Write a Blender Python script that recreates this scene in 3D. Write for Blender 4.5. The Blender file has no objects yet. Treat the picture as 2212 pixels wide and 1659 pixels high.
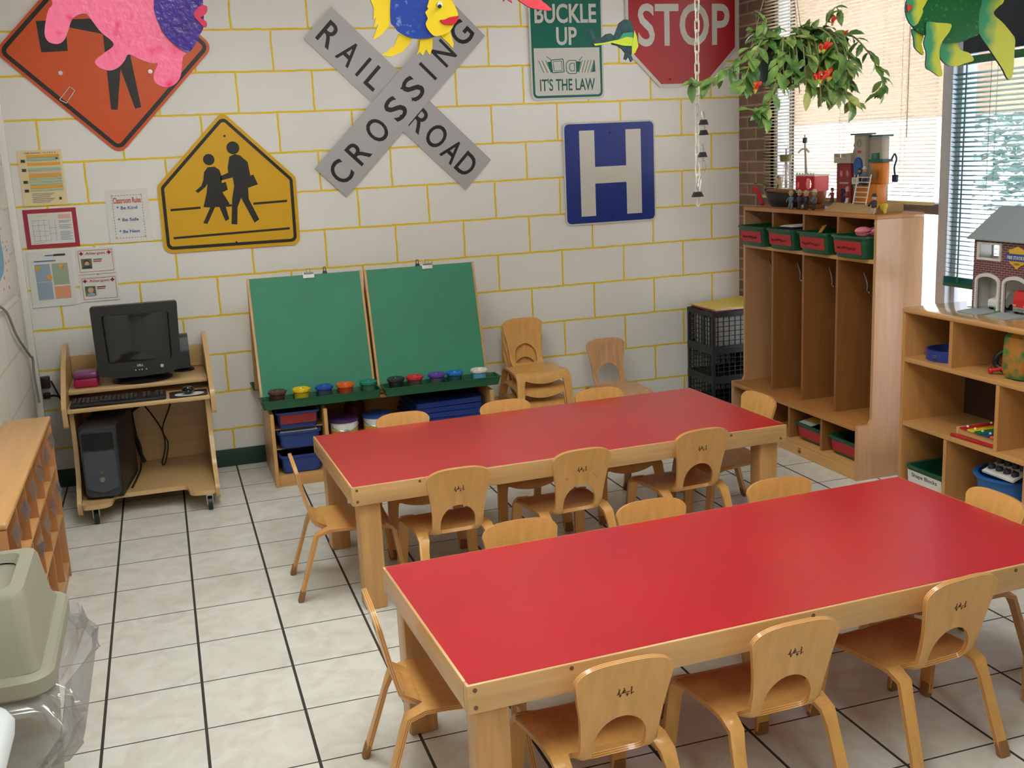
import bpy, bmesh, math, random
from mathutils import Vector, Matrix
from mathutils.geometry import delaunay_2d_cdt, tessellate_polygon
random.seed(7)
scene = bpy.context.scene
COL = scene.collection
PI = math.pi

# ------------------------------------------------------------------ camera, world, sun, exposure
cam_d = bpy.data.cameras.new('camera')
cam_d.sensor_width = 36.0
cam_d.lens = 37.8206
cam_d.clip_start = 0.05
cam = bpy.data.objects.new('camera', cam_d)
COL.objects.link(cam)
cam.matrix_world = Matrix(((0.949313, 0.107973, -0.295207, -1.69233),
                           (-0.311035, 0.186989, -0.931822, -6.13995),
                           (-0.045411, 0.97641, 0.211095, 1.68071),
                           (0, 0, 0, 1)))
scene.camera = cam

scene.view_settings.view_transform = 'Standard'
scene.view_settings.look = 'None'
scene.view_settings.exposure = 0.0
scene.view_settings.gamma = 1.0
scene.view_settings.use_curve_mapping = False

world = bpy.data.worlds.new('sky')
scene.world = world
world.use_nodes = True
wn, wl = world.node_tree.nodes, world.node_tree.links
wn.clear()
wout = wn.new('ShaderNodeOutputWorld')
wbg = wn.new('ShaderNodeBackground')
wsky = wn.new('ShaderNodeTexSky')
wsky.sky_type = 'NISHITA'
wsky.sun_disc = False
wsky.sun_elevation = math.radians(48)
wsky.sun_rotation = math.radians(250)
wsky.air_density = 1.0
wsky.dust_density = 2.0
wbg.inputs['Strength'].default_value = 2.6
wl.new(wsky.outputs[0], wbg.inputs[0])
wl.new(wbg.outputs[0], wout.inputs[0])

sun_d = bpy.data.lights.new('sun', 'SUN')
sun_d.energy = 50.0
sun_d.angle = math.radians(1.0)
sun_d.color = (1.0, 0.95, 0.88)
sun = bpy.data.objects.new('sun', sun_d)
COL.objects.link(sun)
sun.rotation_euler = (0, math.radians(-32), math.radians(-12))      # shines over the roof onto the yard outside
LAMP = 12.5                                                          # strength of the ceiling troffers

# ------------------------------------------------------------------ materials
def lin(c):
    return tuple((x / 12.92 if x <= 0.04045 else ((x + 0.055) / 1.055) ** 2.4) for x in (v / 255.0 for v in c))

MATS = {}
def mat(name, c, rough=0.5, metal=0.0, var=0.0, vscale=8.0, stretch=(1, 1, 1), bump=0.0, bscale=60.0,
        c2=None, spec=0.5, coat=0.0, detail=4.0, trans=0.0, emit=None, estr=0.0, lo=0.35, hi=0.65):
    if name in MATS:
        return MATS[name]
    m = bpy.data.materials.new(name)
    m.use_nodes = True
    nt = m.node_tree
    n, l = nt.nodes, nt.links
    p = n['Principled BSDF']
    p.inputs['Roughness'].default_value = rough
    p.inputs['Metallic'].default_value = metal
    p.inputs['Specular IOR Level'].default_value = spec
    p.inputs['Coat Weight'].default_value = coat
    p.inputs['Coat Roughness'].default_value = 0.12
    base = lin(c)
    if var > 0 or c2:
        tc = n.new('ShaderNodeTexCoord')
        mp = n.new('ShaderNodeMapping')
        mp.inputs['Scale'].default_value = stretch
        nz = n.new('ShaderNodeTexNoise')
        nz.inputs['Scale'].default_value = vscale
        nz.inputs['Detail'].default_value = detail
        cr = n.new('ShaderNodeValToRGB')
        if c2:
            a, b = lin(c2), base
        else:
            a = tuple(x * (1 - var) for x in base)
            b = tuple(min(1, x * (1 + var)) for x in base)
        cr.color_ramp.elements[0].position = lo
        cr.color_ramp.elements[1].position = hi
        cr.color_ramp.elements[0].color = (*a, 1)
        cr.color_ramp.elements[1].color = (*b, 1)
        l.new(tc.outputs['Object'], mp.inputs[0])
        l.new(mp.outputs[0], nz.inputs['Vector'])
        l.new(nz.outputs['Fac'], cr.inputs[0])
        l.new(cr.outputs[0], p.inputs['Base Color'])
    else:
        p.inputs['Base Color'].default_value = (*base, 1)
    if bump > 0:
        tc2 = n.new('ShaderNodeTexCoord')
        nb = n.new('ShaderNodeTexNoise')
        nb.inputs['Scale'].default_value = bscale
        bp = n.new('ShaderNodeBump')
        bp.inputs['Strength'].default_value = bump
        bp.inputs['Distance'].default_value = 0.01
        l.new(tc2.outputs['Object'], nb.inputs['Vector'])
        l.new(nb.outputs['Fac'], bp.inputs['Height'])
        l.new(bp.outputs[0], p.inputs['Normal'])
    if trans > 0:
        p.inputs['Transmission Weight'].default_value = trans
    if emit:
        p.inputs['Emission Color'].default_value = (*lin(emit), 1)
        p.inputs['Emission Strength'].default_value = estr
    MATS[name] = m
    return m

def wood(name, c, var=0.16, axis='z', scale=5.0, rough=0.38, coat=0.25, bump=0.02):
    st = {'x': (0.7, 9, 9), 'y': (9, 0.7, 9), 'z': (9, 9, 0.7)}[axis]
    return mat(name, c, rough=rough, var=var, vscale=scale, stretch=st, coat=coat, bump=bump, bscale=90, detail=6, lo=0.3, hi=0.7)

def ply_edge(name, c, dark, coord):
    """edge of bent plywood: thin alternating layers across the thickness (UV.y)"""
    m = bpy.data.materials.new(name); m.use_nodes = True
    n, l = m.node_tree.nodes, m.node_tree.links
    p = n['Principled BSDF']; p.inputs['Roughness'].default_value = 0.3; p.inputs['Coat Weight'].default_value = 0.4
    uv = n.new('ShaderNodeUVMap'); sx = n.new('ShaderNodeSeparateXYZ')
    mm = n.new('ShaderNodeMath'); mm.operation = 'MULTIPLY'; mm.inputs[1].default_value = 5 * PI
    sn = n.new('ShaderNodeMath'); sn.operation = 'SINE'
    cr = n.new('ShaderNodeValToRGB')
    cr.color_ramp.elements[0].position = 0.0; cr.color_ramp.elements[1].position = 0.6
    cr.color_ramp.elements[0].color = (*lin(dark), 1); cr.color_ramp.elements[1].color = (*lin(c), 1)
    l.new(uv.outputs[0], sx.inputs[0]); l.new(sx.outputs[coord], mm.inputs[0]); l.new(mm.outputs[0], sn.inputs[0])
    l.new(sn.outputs[0], cr.inputs[0]); l.new(cr.outputs[0], p.inputs['Base Color'])
    return m

# block wall: 0.4064 x 0.2164 courses in running bond, hand painted yellow joints
def block_wall_mat(name, joint, blockc, vertical_axis='x'):
    m = bpy.data.materials.new(name); m.use_nodes = True
    n, l = m.node_tree.nodes, m.node_tree.links
    p = n['Principled BSDF']; p.inputs['Roughness'].default_value = 0.55; p.inputs['Specular IOR Level'].default_value = 0.35
    tc = n.new('ShaderNodeTexCoord'); sp = n.new('ShaderNodeSeparateXYZ'); cb = n.new('ShaderNodeCombineXYZ')
    l.new(tc.outputs['Object'], sp.inputs[0])
    l.new(sp.outputs['X' if vertical_axis == 'x' else 'Y'], cb.inputs['X']); l.new(sp.outputs['Z'], cb.inputs['Y'])
    wob = n.new('ShaderNodeTexNoise'); wob.inputs['Scale'].default_value = 14
    l.new(cb.outputs[0], wob.inputs['Vector'])
    sub = n.new('ShaderNodeVectorMath'); sub.operation = 'SUBTRACT'; sub.inputs[1].default_value = (0.5, 0.5, 0.5)
    l.new(wob.outputs['Color'], sub.inputs[0])
    scl = n.new('ShaderNodeVectorMath'); scl.operation = 'SCALE'; scl.inputs['Scale'].default_value = 0.009
    l.new(sub.outputs[0], scl.inputs[0])
    add = n.new('ShaderNodeVectorMath'); add.operation = 'ADD'
    l.new(cb.outputs[0], add.inputs[0]); l.new(scl.outputs[0], add.inputs[1])
    br = n.new('ShaderNodeTexBrick')
    br.offset = 0.5; br.offset_frequency = 2; br.squash = 1.0
    br.inputs['Scale'].default_value = 1.0
    br.inputs['Mortar Size'].default_value = 0.0056
    br.inputs['Mortar Smooth'].default_value = 0.12
    br.inputs['Bias'].default_value = 0.0
    br.inputs['Brick Width'].default_value = 0.4064
    br.inputs['Row Height'].default_value = 0.21638
    a = lin(blockc)
    br.inputs['Color1'].default_value = (*a, 1)
    br.inputs['Color2'].default_value = (*[x * 0.965 for x in a], 1)
    br.inputs['Mortar'].default_value = (*lin(joint), 1)
    l.new(add.outputs[0], br.inputs['Vector'])
    # paint strokes: the joint colour thins out in places
    ns = n.new('ShaderNodeTexNoise'); ns.inputs['Scale'].default_value = 3.0; ns.inputs['Detail'].default_value = 5
    l.new(tc.outputs['Object'], ns.inputs['Vector'])
    mx = n.new('ShaderNodeMixRGB'); mx.blend_type = 'MULTIPLY'; mx.inputs['Fac'].default_value = 0.08
    l.new(br.outputs['Color'], mx.inputs['Color1']); l.new(ns.outputs['Fac'], mx.inputs['Color2'])
    l.new(mx.outputs[0], p.inputs['Base Color'])
    nb = n.new('ShaderNodeTexNoise'); nb.inputs['Scale'].default_value = 70; nb.inputs['Detail'].default_value = 6
    l.new(tc.outputs['Object'], nb.inputs['Vector'])
    b1 = n.new('ShaderNodeBump'); b1.inputs['Strength'].default_value = 0.08; b1.inputs['Distance'].default_value = 0.004
    l.new(nb.outputs['Fac'], b1.inputs['Height'])
    b2 = n.new('ShaderNodeBump'); b2.invert = True; b2.inputs['Strength'].default_value = 0.35; b2.inputs['Distance'].default_value = 0.004
    l.new(br.outputs['Fac'], b2.inputs['Height']); l.new(b1.outputs[0], b2.inputs['Normal'])
    l.new(b2.outputs[0], p.inputs['Normal'])
    return m

def brick_mat(name, cols, mortar, w, h, ms, axis, rough=0.85):
    m = bpy.data.materials.new(name); m.use_nodes = True
    n, l = m.node_tree.nodes, m.node_tree.links
    p = n['Principled BSDF']; p.inputs['Roughness'].default_value = rough
    tc = n.new('ShaderNodeTexCoord'); sp = n.new('ShaderNodeSeparateXYZ'); cb = n.new('ShaderNodeCombineXYZ')
    l.new(tc.outputs['Object'], sp.inputs[0])
    l.new(sp.outputs[axis], cb.inputs['X']); l.new(sp.outputs['Z'], cb.inputs['Y'])
    br = n.new('ShaderNodeTexBrick'); br.offset = 0.5
    br.inputs['Scale'].default_value = 1.0; br.inputs['Mortar Size'].default_value = ms
    br.inputs['Mortar Smooth'].default_value = 0.1; br.inputs['Bias'].default_value = 0.0
    br.inputs['Brick Width'].default_value = w; br.inputs['Row Height'].default_value = h
    br.inputs['Color1'].default_value = (*lin(cols[0]), 1); br.inputs['Color2'].default_value = (*lin(cols[1]), 1)
    br.inputs['Mortar'].default_value = (*lin(mortar), 1)
    l.new(cb.outputs[0], br.inputs['Vector'])
    nz = n.new('ShaderNodeTexNoise'); nz.inputs['Scale'].default_value = 1.6 / w; nz.inputs['Detail'].default_value = 5
    l.new(cb.outputs[0], nz.inputs['Vector'])
    mx = n.new('ShaderNodeMixRGB'); mx.blend_type = 'MULTIPLY'; mx.inputs['Fac'].default_value = 0.55
    l.new(br.outputs['Color'], mx.inputs['Color1']); l.new(nz.outputs['Fac'], mx.inputs['Color2'])
    gm = n.new('ShaderNodeBrightContrast'); gm.inputs['Bright'].default_value = 0.02
    l.new(mx.outputs[0], gm.inputs[0]); l.new(gm.outputs[0], p.inputs['Base Color'])
    b2 = n.new('ShaderNodeBump'); b2.invert = True; b2.inputs['Strength'].default_value = 0.6; b2.inputs['Distance'].default_value = 0.006
    l.new(br.outputs['Fac'], b2.inputs['Height']); l.new(b2.outputs[0], p.inputs['Normal'])
    return m

def floor_mat():
    m = bpy.data.materials.new('floor_tile'); m.use_nodes = True
    n, l = m.node_tree.nodes, m.node_tree.links
    p = n['Principled BSDF']; p.inputs['Roughness'].default_value = 0.32; p.inputs['Specular IOR Level'].default_value = 0.45
    tc = n.new('ShaderNodeTexCoord'); sp = n.new('ShaderNodeSeparateXYZ'); l.new(tc.outputs['Object'], sp.inputs[0])
    def M(op, a, b=None):
        k = n.new('ShaderNodeMath'); k.operation = op
        for i, v in enumerate((a, b)):
            if v is None: continue
            if isinstance(v, (int, float)): k.inputs[i].default_value = v
            else: l.new(v, k.inputs[i])
        return k.outputs[0]
    def gap(sock, origin, pitch, half):
        t = M('DIVIDE', M('SUBTRACT', sock, origin), pitch)
        f = M('ABSOLUTE', M('SUBTRACT', M('FRACT', M('ADD', t, 0.5)), 0.5))
        return M('LESS_THAN', f, half / pitch), M('FLOOR', t)
    gx, ix = gap(sp.outputs['X'], -2.02261, 0.300578, 0.0046)
    gy, iy = gap(sp.outputs['Y'], -0.754505, 0.318311, 0.0029)
    g = M('MAXIMUM', gx, gy)
    nz = n.new('ShaderNodeTexNoise'); nz.inputs['Scale'].default_value = 9; nz.inputs['Detail'].default_value = 7; nz.inputs['Distortion'].default_value = 1.2
    l.new(tc.outputs['Object'], nz.inputs['Vector'])
    cr = n.new('ShaderNodeValToRGB')
    e = cr.color_ramp.elements
    e[0].position = 0.28; e[0].color = (*lin((210, 207, 198)), 1)
    e[1].position = 0.62; e[1].color = (*lin((228, 227, 220)), 1)
    l.new(nz.outputs['Fac'], cr.inputs[0])
    wn2 = n.new('ShaderNodeTexWhiteNoise'); wn2.noise_dimensions = '2D'
    cb = n.new('ShaderNodeCombineXYZ'); l.new(ix, cb.inputs[0]); l.new(iy, cb.inputs[1]); l.new(cb.outputs[0], wn2.inputs['Vector'])
    sh = M('ADD', M('MULTIPLY', wn2.outputs['Value'], 0.05), 0.95)
    vm = n.new('ShaderNodeVectorMath'); vm.operation = 'SCALE'; l.new(cr.outputs[0], vm.inputs[0]); l.new(sh, vm.inputs['Scale'])
    mx = n.new('ShaderNodeMixRGB'); l.new(g, mx.inputs['Fac']); l.new(vm.outputs[0], mx.inputs['Color1'])
    mx.inputs['Color2'].default_value = (*lin((58, 55, 50)), 1)
    l.new(mx.outputs[0], p.inputs['Base Color'])
    rr = M('ADD', M('MULTIPLY', g, 0.5), 0.3); l.new(rr, p.inputs['Roughness'])
    bp = n.new('ShaderNodeBump'); bp.invert = True; bp.inputs['Strength'].default_value = 0.5; bp.inputs['Distance'].default_value = 0.003
    l.new(g, bp.inputs['Height']); l.new(bp.outputs[0], p.inputs['Normal'])
    return m

def glass_mat(name, tint=(1, 1, 1), refl=0.08, film=0.0, filmc=(230, 230, 235), rough=0.0):
    """thin clear sheet: light passes straight through, with a weak mirror reflection (and a milky film)"""
    m = bpy.data.materials.new(name); m.use_nodes = True
    n, l = m.node_tree.nodes, m.node_tree.links
    n.clear()
    o = n.new('ShaderNodeOutputMaterial'); t = n.new('ShaderNodeBsdfTransparent'); t.inputs[0].default_value = (*tint, 1)
    gl = n.new('ShaderNodeBsdfGlossy'); gl.inputs['Roughness'].default_value = rough
    mx = n.new('ShaderNodeMixShader'); lw = n.new('ShaderNodeLayerWeight'); lw.inputs['Blend'].default_value = 0.25
    mu = n.new('ShaderNodeMath'); mu.operation = 'MULTIPLY_ADD'; mu.inputs[1].default_value = 0.5; mu.inputs[2].default_value = refl * 0.4
    l.new(lw.outputs['Fresnel'], mu.inputs[0]); l.new(mu.outputs[0], mx.inputs[0])
    l.new(t.outputs[0], mx.inputs[1]); l.new(gl.outputs[0], mx.inputs[2])
    last = mx.outputs[0]
    if film > 0:
        d = n.new('ShaderNodeBsdfDiffuse'); d.inputs[0].default_value = (*lin(filmc), 1)
        m2 = n.new('ShaderNodeMixShader'); m2.inputs[0].default_value = film
        l.new(last, m2.inputs[1]); l.new(d.outputs[0], m2.inputs[2]); last = m2.outputs[0]
    l.new(last, o.inputs[0])
    return m

# ------------------------------------------------------------------ object helpers
BASE = {}
def thing(name, label, cat, loc=(0, 0, 0), rotz=0.0, group=None, kind=None):
    o = bpy.data.objects.new(name, None)
    o.empty_display_size = 0.05
    COL.objects.link(o)
    o.location = loc; o.rotation_euler = (0, 0, rotz)
    if label: o['label'] = label
    if cat: o['category'] = cat
    if group: o['group'] = group
    if kind: o['kind'] = kind
    BASE[o.name] = Vector(loc)
    return o

def tag(o, label=None, cat=None, group=None, kind=None):
    if label: o['label'] = label
    if cat: o['category'] = cat
    if group: o['group'] = group
    if kind: o['kind'] = kind
    return o

def top_of(o):
    while o.parent: o = o.parent
    return o

def kids(o):
    return [c for c in bpy.data.objects if c.parent == o]

def dup(root, loc=None, rotz=None, label=None, group=None):
    def rec(o, parent):
        c = o.copy(); COL.objects.link(c); c.parent = parent
        for ch in CH.get(o.name, []):
            d = rec(ch, c); CH.setdefault(c.name, []).append(d)
        return c
    r = rec(root, None)
    if loc is not None: r.location = loc
    if rotz is not None: r.rotation_euler = (0, 0, rotz)
    if label: r['label'] = label
    if group: r['group'] = group
    return r
CH = {}

class MB:
    def __init__(self):
        self.bm = bmesh.new()
        self.uv = None
    def _f(self, vs, m=0):
        try:
            f = self.bm.faces.new(vs); f.material_index = m; return f
        except ValueError:
            return None
    def box(self, x0, x1, y0, y1, z0, z1, m=0, bev=0.0, seg=2, M=None):
        v = [self.bm.verts.new(p) for p in ((x0, y0, z0), (x1, y0, z0), (x1, y1, z0), (x0, y1, z0), (x0, y0, z1), (x1, y0, z1), (x1, y1, z1), (x0, y1, z1))]
        fs = [self._f([v[i] for i in q], m) for q in ((3, 2, 1, 0), (4, 5, 6, 7), (0, 1, 5, 4), (1, 2, 6, 5), (2, 3, 7, 6), (3, 0, 4, 7))]
        if bev > 0:
            es = list({e for f in fs for e in f.edges})
            r = bmesh.ops.bevel(self.bm, geom=es, offset=bev, segments=seg, profile=0.5, affect='EDGES', clamp_overlap=True)
            for f in r['faces']: f.material_index = m
            v = list({w for f in r['faces'] for w in f.verts} | {w for w in v if w.is_valid})
        if M is not None:
            for w in v: w.co = M @ w.co
        return self
    def cyl(self, p0, p1, r0, r1=None, n=16, m=0, caps=True):
        r1 = r0 if r1 is None else r1
        return self.tube([p0, p1], [r0, r1], n, m, caps)
    def tube(self, pts, r, n=8, m=0, caps=True, closed=False):
        pts = [Vector(p) for p in pts]
        k = len(pts)
        rs = r if isinstance(r, (list, tuple)) else [r] * k
        rings = []; up = None
        for i, p in enumerate(pts):
            if closed: t = pts[(i + 1) % k] - pts[i - 1]
            elif i == 0: t = pts[1] - pts[0]
            elif i == k - 1: t = pts[-1] - pts[-2]
            else: t = (pts[i + 1] - p).normalized() + (p - pts[i - 1]).normalized()
            if t.length < 1e-9: t = Vector((0, 0, 1))
            t.normalize()
            if up is None:
                up = Vector((0, 0, 1)) if abs(t.z) < 0.9 else Vector((1, 0, 0))
            a = (up - t * up.dot(t))
            if a.length < 1e-6: a = t.orthogonal()
            a.normalize(); up = a
            b = t.cross(a)
            rings.append([self.bm.verts.new(p + (a * math.cos(2 * PI * j / n) + b * math.sin(2 * PI * j / n)) * rs[i]) for j in range(n)])
        rng = range(k) if closed else range(k - 1)
        for i in rng:
            A, B = rings[i], rings[(i + 1) % k]
            for j in range(n):
                self._f([A[j], A[(j + 1) % n], B[(j + 1) % n], B[j]], m)
        if caps and not closed:
            self._f(list(reversed(rings[0])), m); self._f(rings[-1], m)
        return self
    def lathe(self, prof, c=(0, 0, 0), n=32, m=0, sx=1.0, sy=1.0, M=None):
        c = Vector(c); rings = []; new = []
        for r, z in prof:
            if r < 1e-6:
                v = self.bm.verts.new(c + Vector((0, 0, z))); rings.append([v]); new.append(v)
            else:
                ring = [self.bm.verts.new(c + Vector((r * sx * math.cos(2 * PI * j / n), r * sy * math.sin(2 * PI * j / n), z))) for j in range(n)]
                rings.append(ring); new += ring
        for A, B in zip(rings, rings[1:]):
            for j in range(n):
                if len(A) == 1 and len(B) == 1: continue
                if len(A) == 1: self._f([A[0], B[(j + 1) % n], B[j]], m)
                elif len(B) == 1: self._f([A[j], A[(j + 1) % n], B[0]], m)
                else: self._f([A[j], A[(j + 1) % n], B[(j + 1) % n], B[j]], m)
        if M is not None:
            for w in new: w.co = M @ w.co
        return self
    def ball(self, c, r, m=0, n=16, s=(1, 1, 1)):
        k = 8
        prof = [(math.sin(PI * i / k) * r, -math.cos(PI * i / k) * r * s[2]) for i in range(k + 1)]
        prof[0] = (0, prof[0][1]); prof[-1] = (0, prof[-1][1])
        return self.lathe(prof, c, n, m, s[0], s[1])
    def sheet(self, outline, mapf, thick, holes=(), res=0.02, mf=0, me=0, mb=None):
        """plate cut to an outline in (s,t), bent by mapf(s,t,h); h runs across the thickness"""
        loops = [list(outline)] + [list(h) for h in holes]
        pts, edges, ids = [], [], []
        for lp in loops:
            k0 = len(pts); k = len(lp)
            pts += [Vector((a, b)) for a, b in lp]
            edges += [(k0 + i, k0 + (i + 1) % k) for i in range(k)]
            ids.append(list(range(k0, k0 + k)))
        def inside(x, y, poly):
            c = False; j = len(poly) - 1
            for i in range(len(poly)):
                xi, yi = poly[i]; xj, yj = poly[j]
                if (yi > y) != (yj > y) and x < (xj - xi) * (y - yi) / (yj - yi) + xi: c = not c
                j = i
            return c
        def dist(x, y, poly):
            d = 1e9
            for i in range(len(poly)):
                x1, y1 = poly[i - 1]; x2, y2 = poly[i]
                dx, dy = x2 - x1, y2 - y1; L = dx * dx + dy * dy
                u = 0 if L == 0 else max(0, min(1, ((x - x1) * dx + (y - y1) * dy) / L))
                d = min(d, math.hypot(x - x1 - u * dx, y - y1 - u * dy))
            return d
        if res:
            xs = [a for a, b in outline]; ys = [b for a, b in outline]
            x = min(xs) + res / 2
            while x < max(xs):
                y = min(ys) + res / 2
                while y < max(ys):
                    if inside(x, y, loops[0]) and not any(inside(x, y, h) for h in loops[1:]) and min(dist(x, y, lp) for lp in loops) > res * 0.45:
                        pts.append(Vector((x, y)))
                    y += res
                x += res
        vo, eo, fo, vi, ei, fi = delaunay_2d_cdt(pts, edges, [], 1, 1e-7)
        where = {}
        for k, lst in enumerate(vi):
            for q in lst: where[q] = k
        top = [self.bm.verts.new(mapf(v.x, v.y, thick / 2)) for v in vo]
        bot = [self.bm.verts.new(mapf(v.x, v.y, -thick / 2)) for v in vo]
        mb = mf if mb is None else mb
        for f in fo:
            cx = sum(vo[i].x for i in f) / len(f); cy = sum(vo[i].y for i in f) / len(f)
            if not inside(cx, cy, loops[0]) or any(inside(cx, cy, h) for h in loops[1:]): continue
            self._f([top[i] for i in f], mf); self._f([bot[i] for i in reversed(f)], mb)
        if self.uv is None: self.uv = self.bm.loops.layers.uv.new('UVMap')
        for lp in ids:
            for i in range(len(lp)):
                a, b = where[lp[i]], where[lp[(i + 1) % len(lp)]]
                f = self._f([top[a], top[b], bot[b], bot[a]], me)
                if f:
                    for q, w in zip(f.loops, ((0, 1), (1, 1), (1, 0), (0, 0))): q[self.uv].uv = w
        return self
    def text(self, body, F, h, w=None, d0=0.0, d1=0.001, m=0, bold=0.0, align='C', shear=0.0):
        """lettering scaled to cap height h and (optionally) width w, placed by frame F(u,v,d) -> world"""
        cu = bpy.data.curves.new('lettering_curve', 'FONT'); cu.body = body; cu.size = 1.0
        cu.resolution_u = 4; cu.offset = bold; cu.shear = shear
        ob = bpy.data.objects.new('lettering_tmp', cu); COL.objects.link(ob)
        bpy.context.view_layer.update()
        me = bpy.data.meshes.new_from_object(ob.evaluated_get(bpy.context.evaluated_depsgraph_get()))
        bpy.data.objects.remove(ob); bpy.data.curves.remove(cu)
        if len(me.vertices) == 0: return self
        xs = [v.co.x for v in me.vertices]
        x0, x1 = min(xs), max(xs)
        cap = 0.73
        sy = h / cap; sx = sy if w is None else w / max(1e-6, x1 - x0)
        off = -(x0 + x1) / 2 if align == 'C' else -x0
        vt = [self.bm.verts.new(F((v.co.x + off) * sx, v.co.y * sy, d1)) for v in me.vertices]
        for f in me.polygons: self._f([vt[i] for i in f.vertices], m)
        be = {}
        for f in me.polygons:
            vs = list(f.vertices)
            for i in range(len(vs)):
                k = (vs[i], vs[(i + 1) % len(vs)])
                be[tuple(sorted(k))] = be.get(tuple(sorted(k)), 0) + 1
        vb = {}
        for (a, b), c in be.items():
            if c == 1:
                for q in (a, b):
                    if q not in vb: vb[q] = self.bm.verts.new(F((me.vertices[q].co.x + off) * sx, me.vertices[q].co.y * sy, d0))
                self._f([vt[a], vt[b], vb[b], vb[a]], m)
        bpy.data.meshes.remove(me)
        return self
    def build(self, name, mats, parent=None, local=False, smooth=35.0, base=None, label=None):
        bm = self.bm
        bmesh.ops.remove_doubles(bm, verts=bm.verts, dist=1e-6)
        bmesh.ops.recalc_face_normals(bm, faces=bm.faces)
        lim = math.radians(smooth)
        for f in bm.faces: f.smooth = smooth > 0
        for e in bm.edges:
            if len(e.link_faces) == 2 and e.calc_face_angle(0.0) > lim: e.smooth = False
        if parent is not None and not local:
            b = BASE[top_of(parent).name]
            for v in bm.verts: v.co -= b
        elif parent is None:
            if base is None:
                lo = [min(v.co[i] for v in bm.verts) for i in range(3)]; hi = [max(v.co[i] for v in bm.verts) for i in range(3)]
                base = Vector(((lo[0] + hi[0]) / 2, (lo[1] + hi[1]) / 2, lo[2]))
            base = Vector(base)
            for v in bm.verts: v.co -= base
        me = bpy.data.meshes.new(name)
        bm.to_mesh(me); bm.free()
        for q in (mats if isinstance(mats, (list, tuple)) else [mats]): me.materials.append(q)
        o = bpy.data.objects.new(name, me); COL.objects.link(o)
        if parent is not None:
            o.parent = parent; CH.setdefault(parent.name, []).append(o)
        else:
            o.location = base; BASE[o.name] = base
        if label: o['label'] = label
        return o

def smooth_closed(pts, k=4):
    """Catmull-Rom through a closed outline"""
    n = len(pts); out = []
    for i in range(n):
        p0, p1, p2, p3 = (pts[(i + q) % n] for q in (-1, 0, 1, 2))
        for j in range(k):
            t = j / k
            out.append(tuple(0.5 * (2 * p1[a] + (p2[a] - p0[a]) * t + (2 * p0[a] - 5 * p1[a] + 4 * p2[a] - p3[a]) * t * t + (3 * p1[a] - p0[a] - 3 * p2[a] + p3[a]) * t ** 3) for a in (0, 1)))
    return out

def smooth_open(pts, k=6):
    pts = [Vector(p) for p in pts]; out = []
    for i in range(len(pts) - 1):
        p0 = pts[max(0, i - 1)]; p1 = pts[i]; p2 = pts[i + 1]; p3 = pts[min(len(pts) - 1, i + 2)]
        for j in range(k):
            t = j / k
            out.append(0.5 * (2 * p1 + (p2 - p0) * t + (2 * p0 - 5 * p1 + 4 * p2 - p3) * t * t + (3 * p1 - p0 - 3 * p2 + p3) * t ** 3))
    out.append(pts[-1]); return out

def round_poly(pts, r, k=6):
    out = []; n = len(pts)
    for i in range(n):
        p = Vector(pts[i]); a = Vector(pts[i - 1]) - p; b = Vector(pts[(i + 1) % n]) - p
        rr = r[i] if isinstance(r, (list, tuple)) else r
        if rr <= 0: out.append(tuple(p)); continue
        a.normalize(); b.normalize()
        ang = a.angle(b); d = rr / math.tan(ang / 2)
        c = p + (a + b).normalized() * (rr / math.sin(ang / 2))
        s, e = p + a * d - c, p + b * d - c
        a0 = math.atan2(s.y, s.x); a1 = math.atan2(e.y, e.x)
        da = (a1 - a0 + PI) % (2 * PI) - PI
        for j in range(k + 1):
            t = a0 + da * j / k
            out.append((c.x + rr * math.cos(t), c.y + rr * math.sin(t)))
    return out

def rect(x0, x1, y0, y1): return [(x0, y0), (x1, y0), (x1, y1), (x0, y1)]
def rrect(x0, x1, y0, y1, r, k=6): return round_poly(rect(x0, x1, y0, y1), r, k)
def circ(cx, cy, r, n=24, sx=1.0): return [(cx + r * sx * math.cos(2 * PI * i / n), cy + r * math.sin(2 * PI * i / n)) for i in range(n)]
def inset(poly, d):
    """inset a convex-ish polygon (counter-clockwise or clockwise)"""
    n = len(poly); A = sum(poly[i - 1][0] * poly[i][1] - poly[i][0] * poly[i - 1][1] for i in range(n)); sg = 1 if A > 0 else -1
    out = []
    for i in range(n):
        p = Vector(poly[i]); a = (p - Vector(poly[i - 1])).normalized(); b = (Vector(poly[(i + 1) % n]) - p).normalized()
        na = Vector((-a.y, a.x)) * sg; nb = Vector((-b.y, b.x)) * sg
        k = (na + nb); k = k / max(0.3, k.length_squared) * 2
        out.append(tuple(p + k * d))
    return out

def wallF(d=0.0):                                  # frame of the back wall: u along x, v up, depth towards the room
    return lambda u, v, h: Vector((u, -(d + h), v))

# ------------------------------------------------------------------ shared materials
m_white_wall = block_wall_mat('painted_block_wall', (238, 204, 44), (240, 239, 235))
m_white_side = block_wall_mat('painted_side_wall', (205, 202, 192), (226, 224, 215), 'y')
m_plain_white = mat('white_paint', (226, 225, 218), 0.5, var=0.02, vscale=3)
m_brick = brick_mat('brown_brick', ((150, 112, 88), (118, 92, 72)), (176, 160, 140), 0.203, 0.0675, 0.006, 'Y')
m_floor = floor_mat()
m_ceil = mat('ceiling_panel', (232, 230, 224), 0.8, var=0.03, vscale=40, bump=0.1, bscale=120)
m_green_base = mat('green_cove_base', (30, 62, 50), 0.4)
m_alu = mat('pale_window_metal', (190, 192, 196), 0.35, metal=0.3)
m_darkalu = mat('grey_rail_metal', (120, 118, 116), 0.4, metal=0.4)
m_glass = glass_mat('window_glass')
m_birch = wood('birch', (220, 166, 94), var=0.09)
m_birch_in = wood('birch_light', (214, 164, 98), axis='z')
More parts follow.
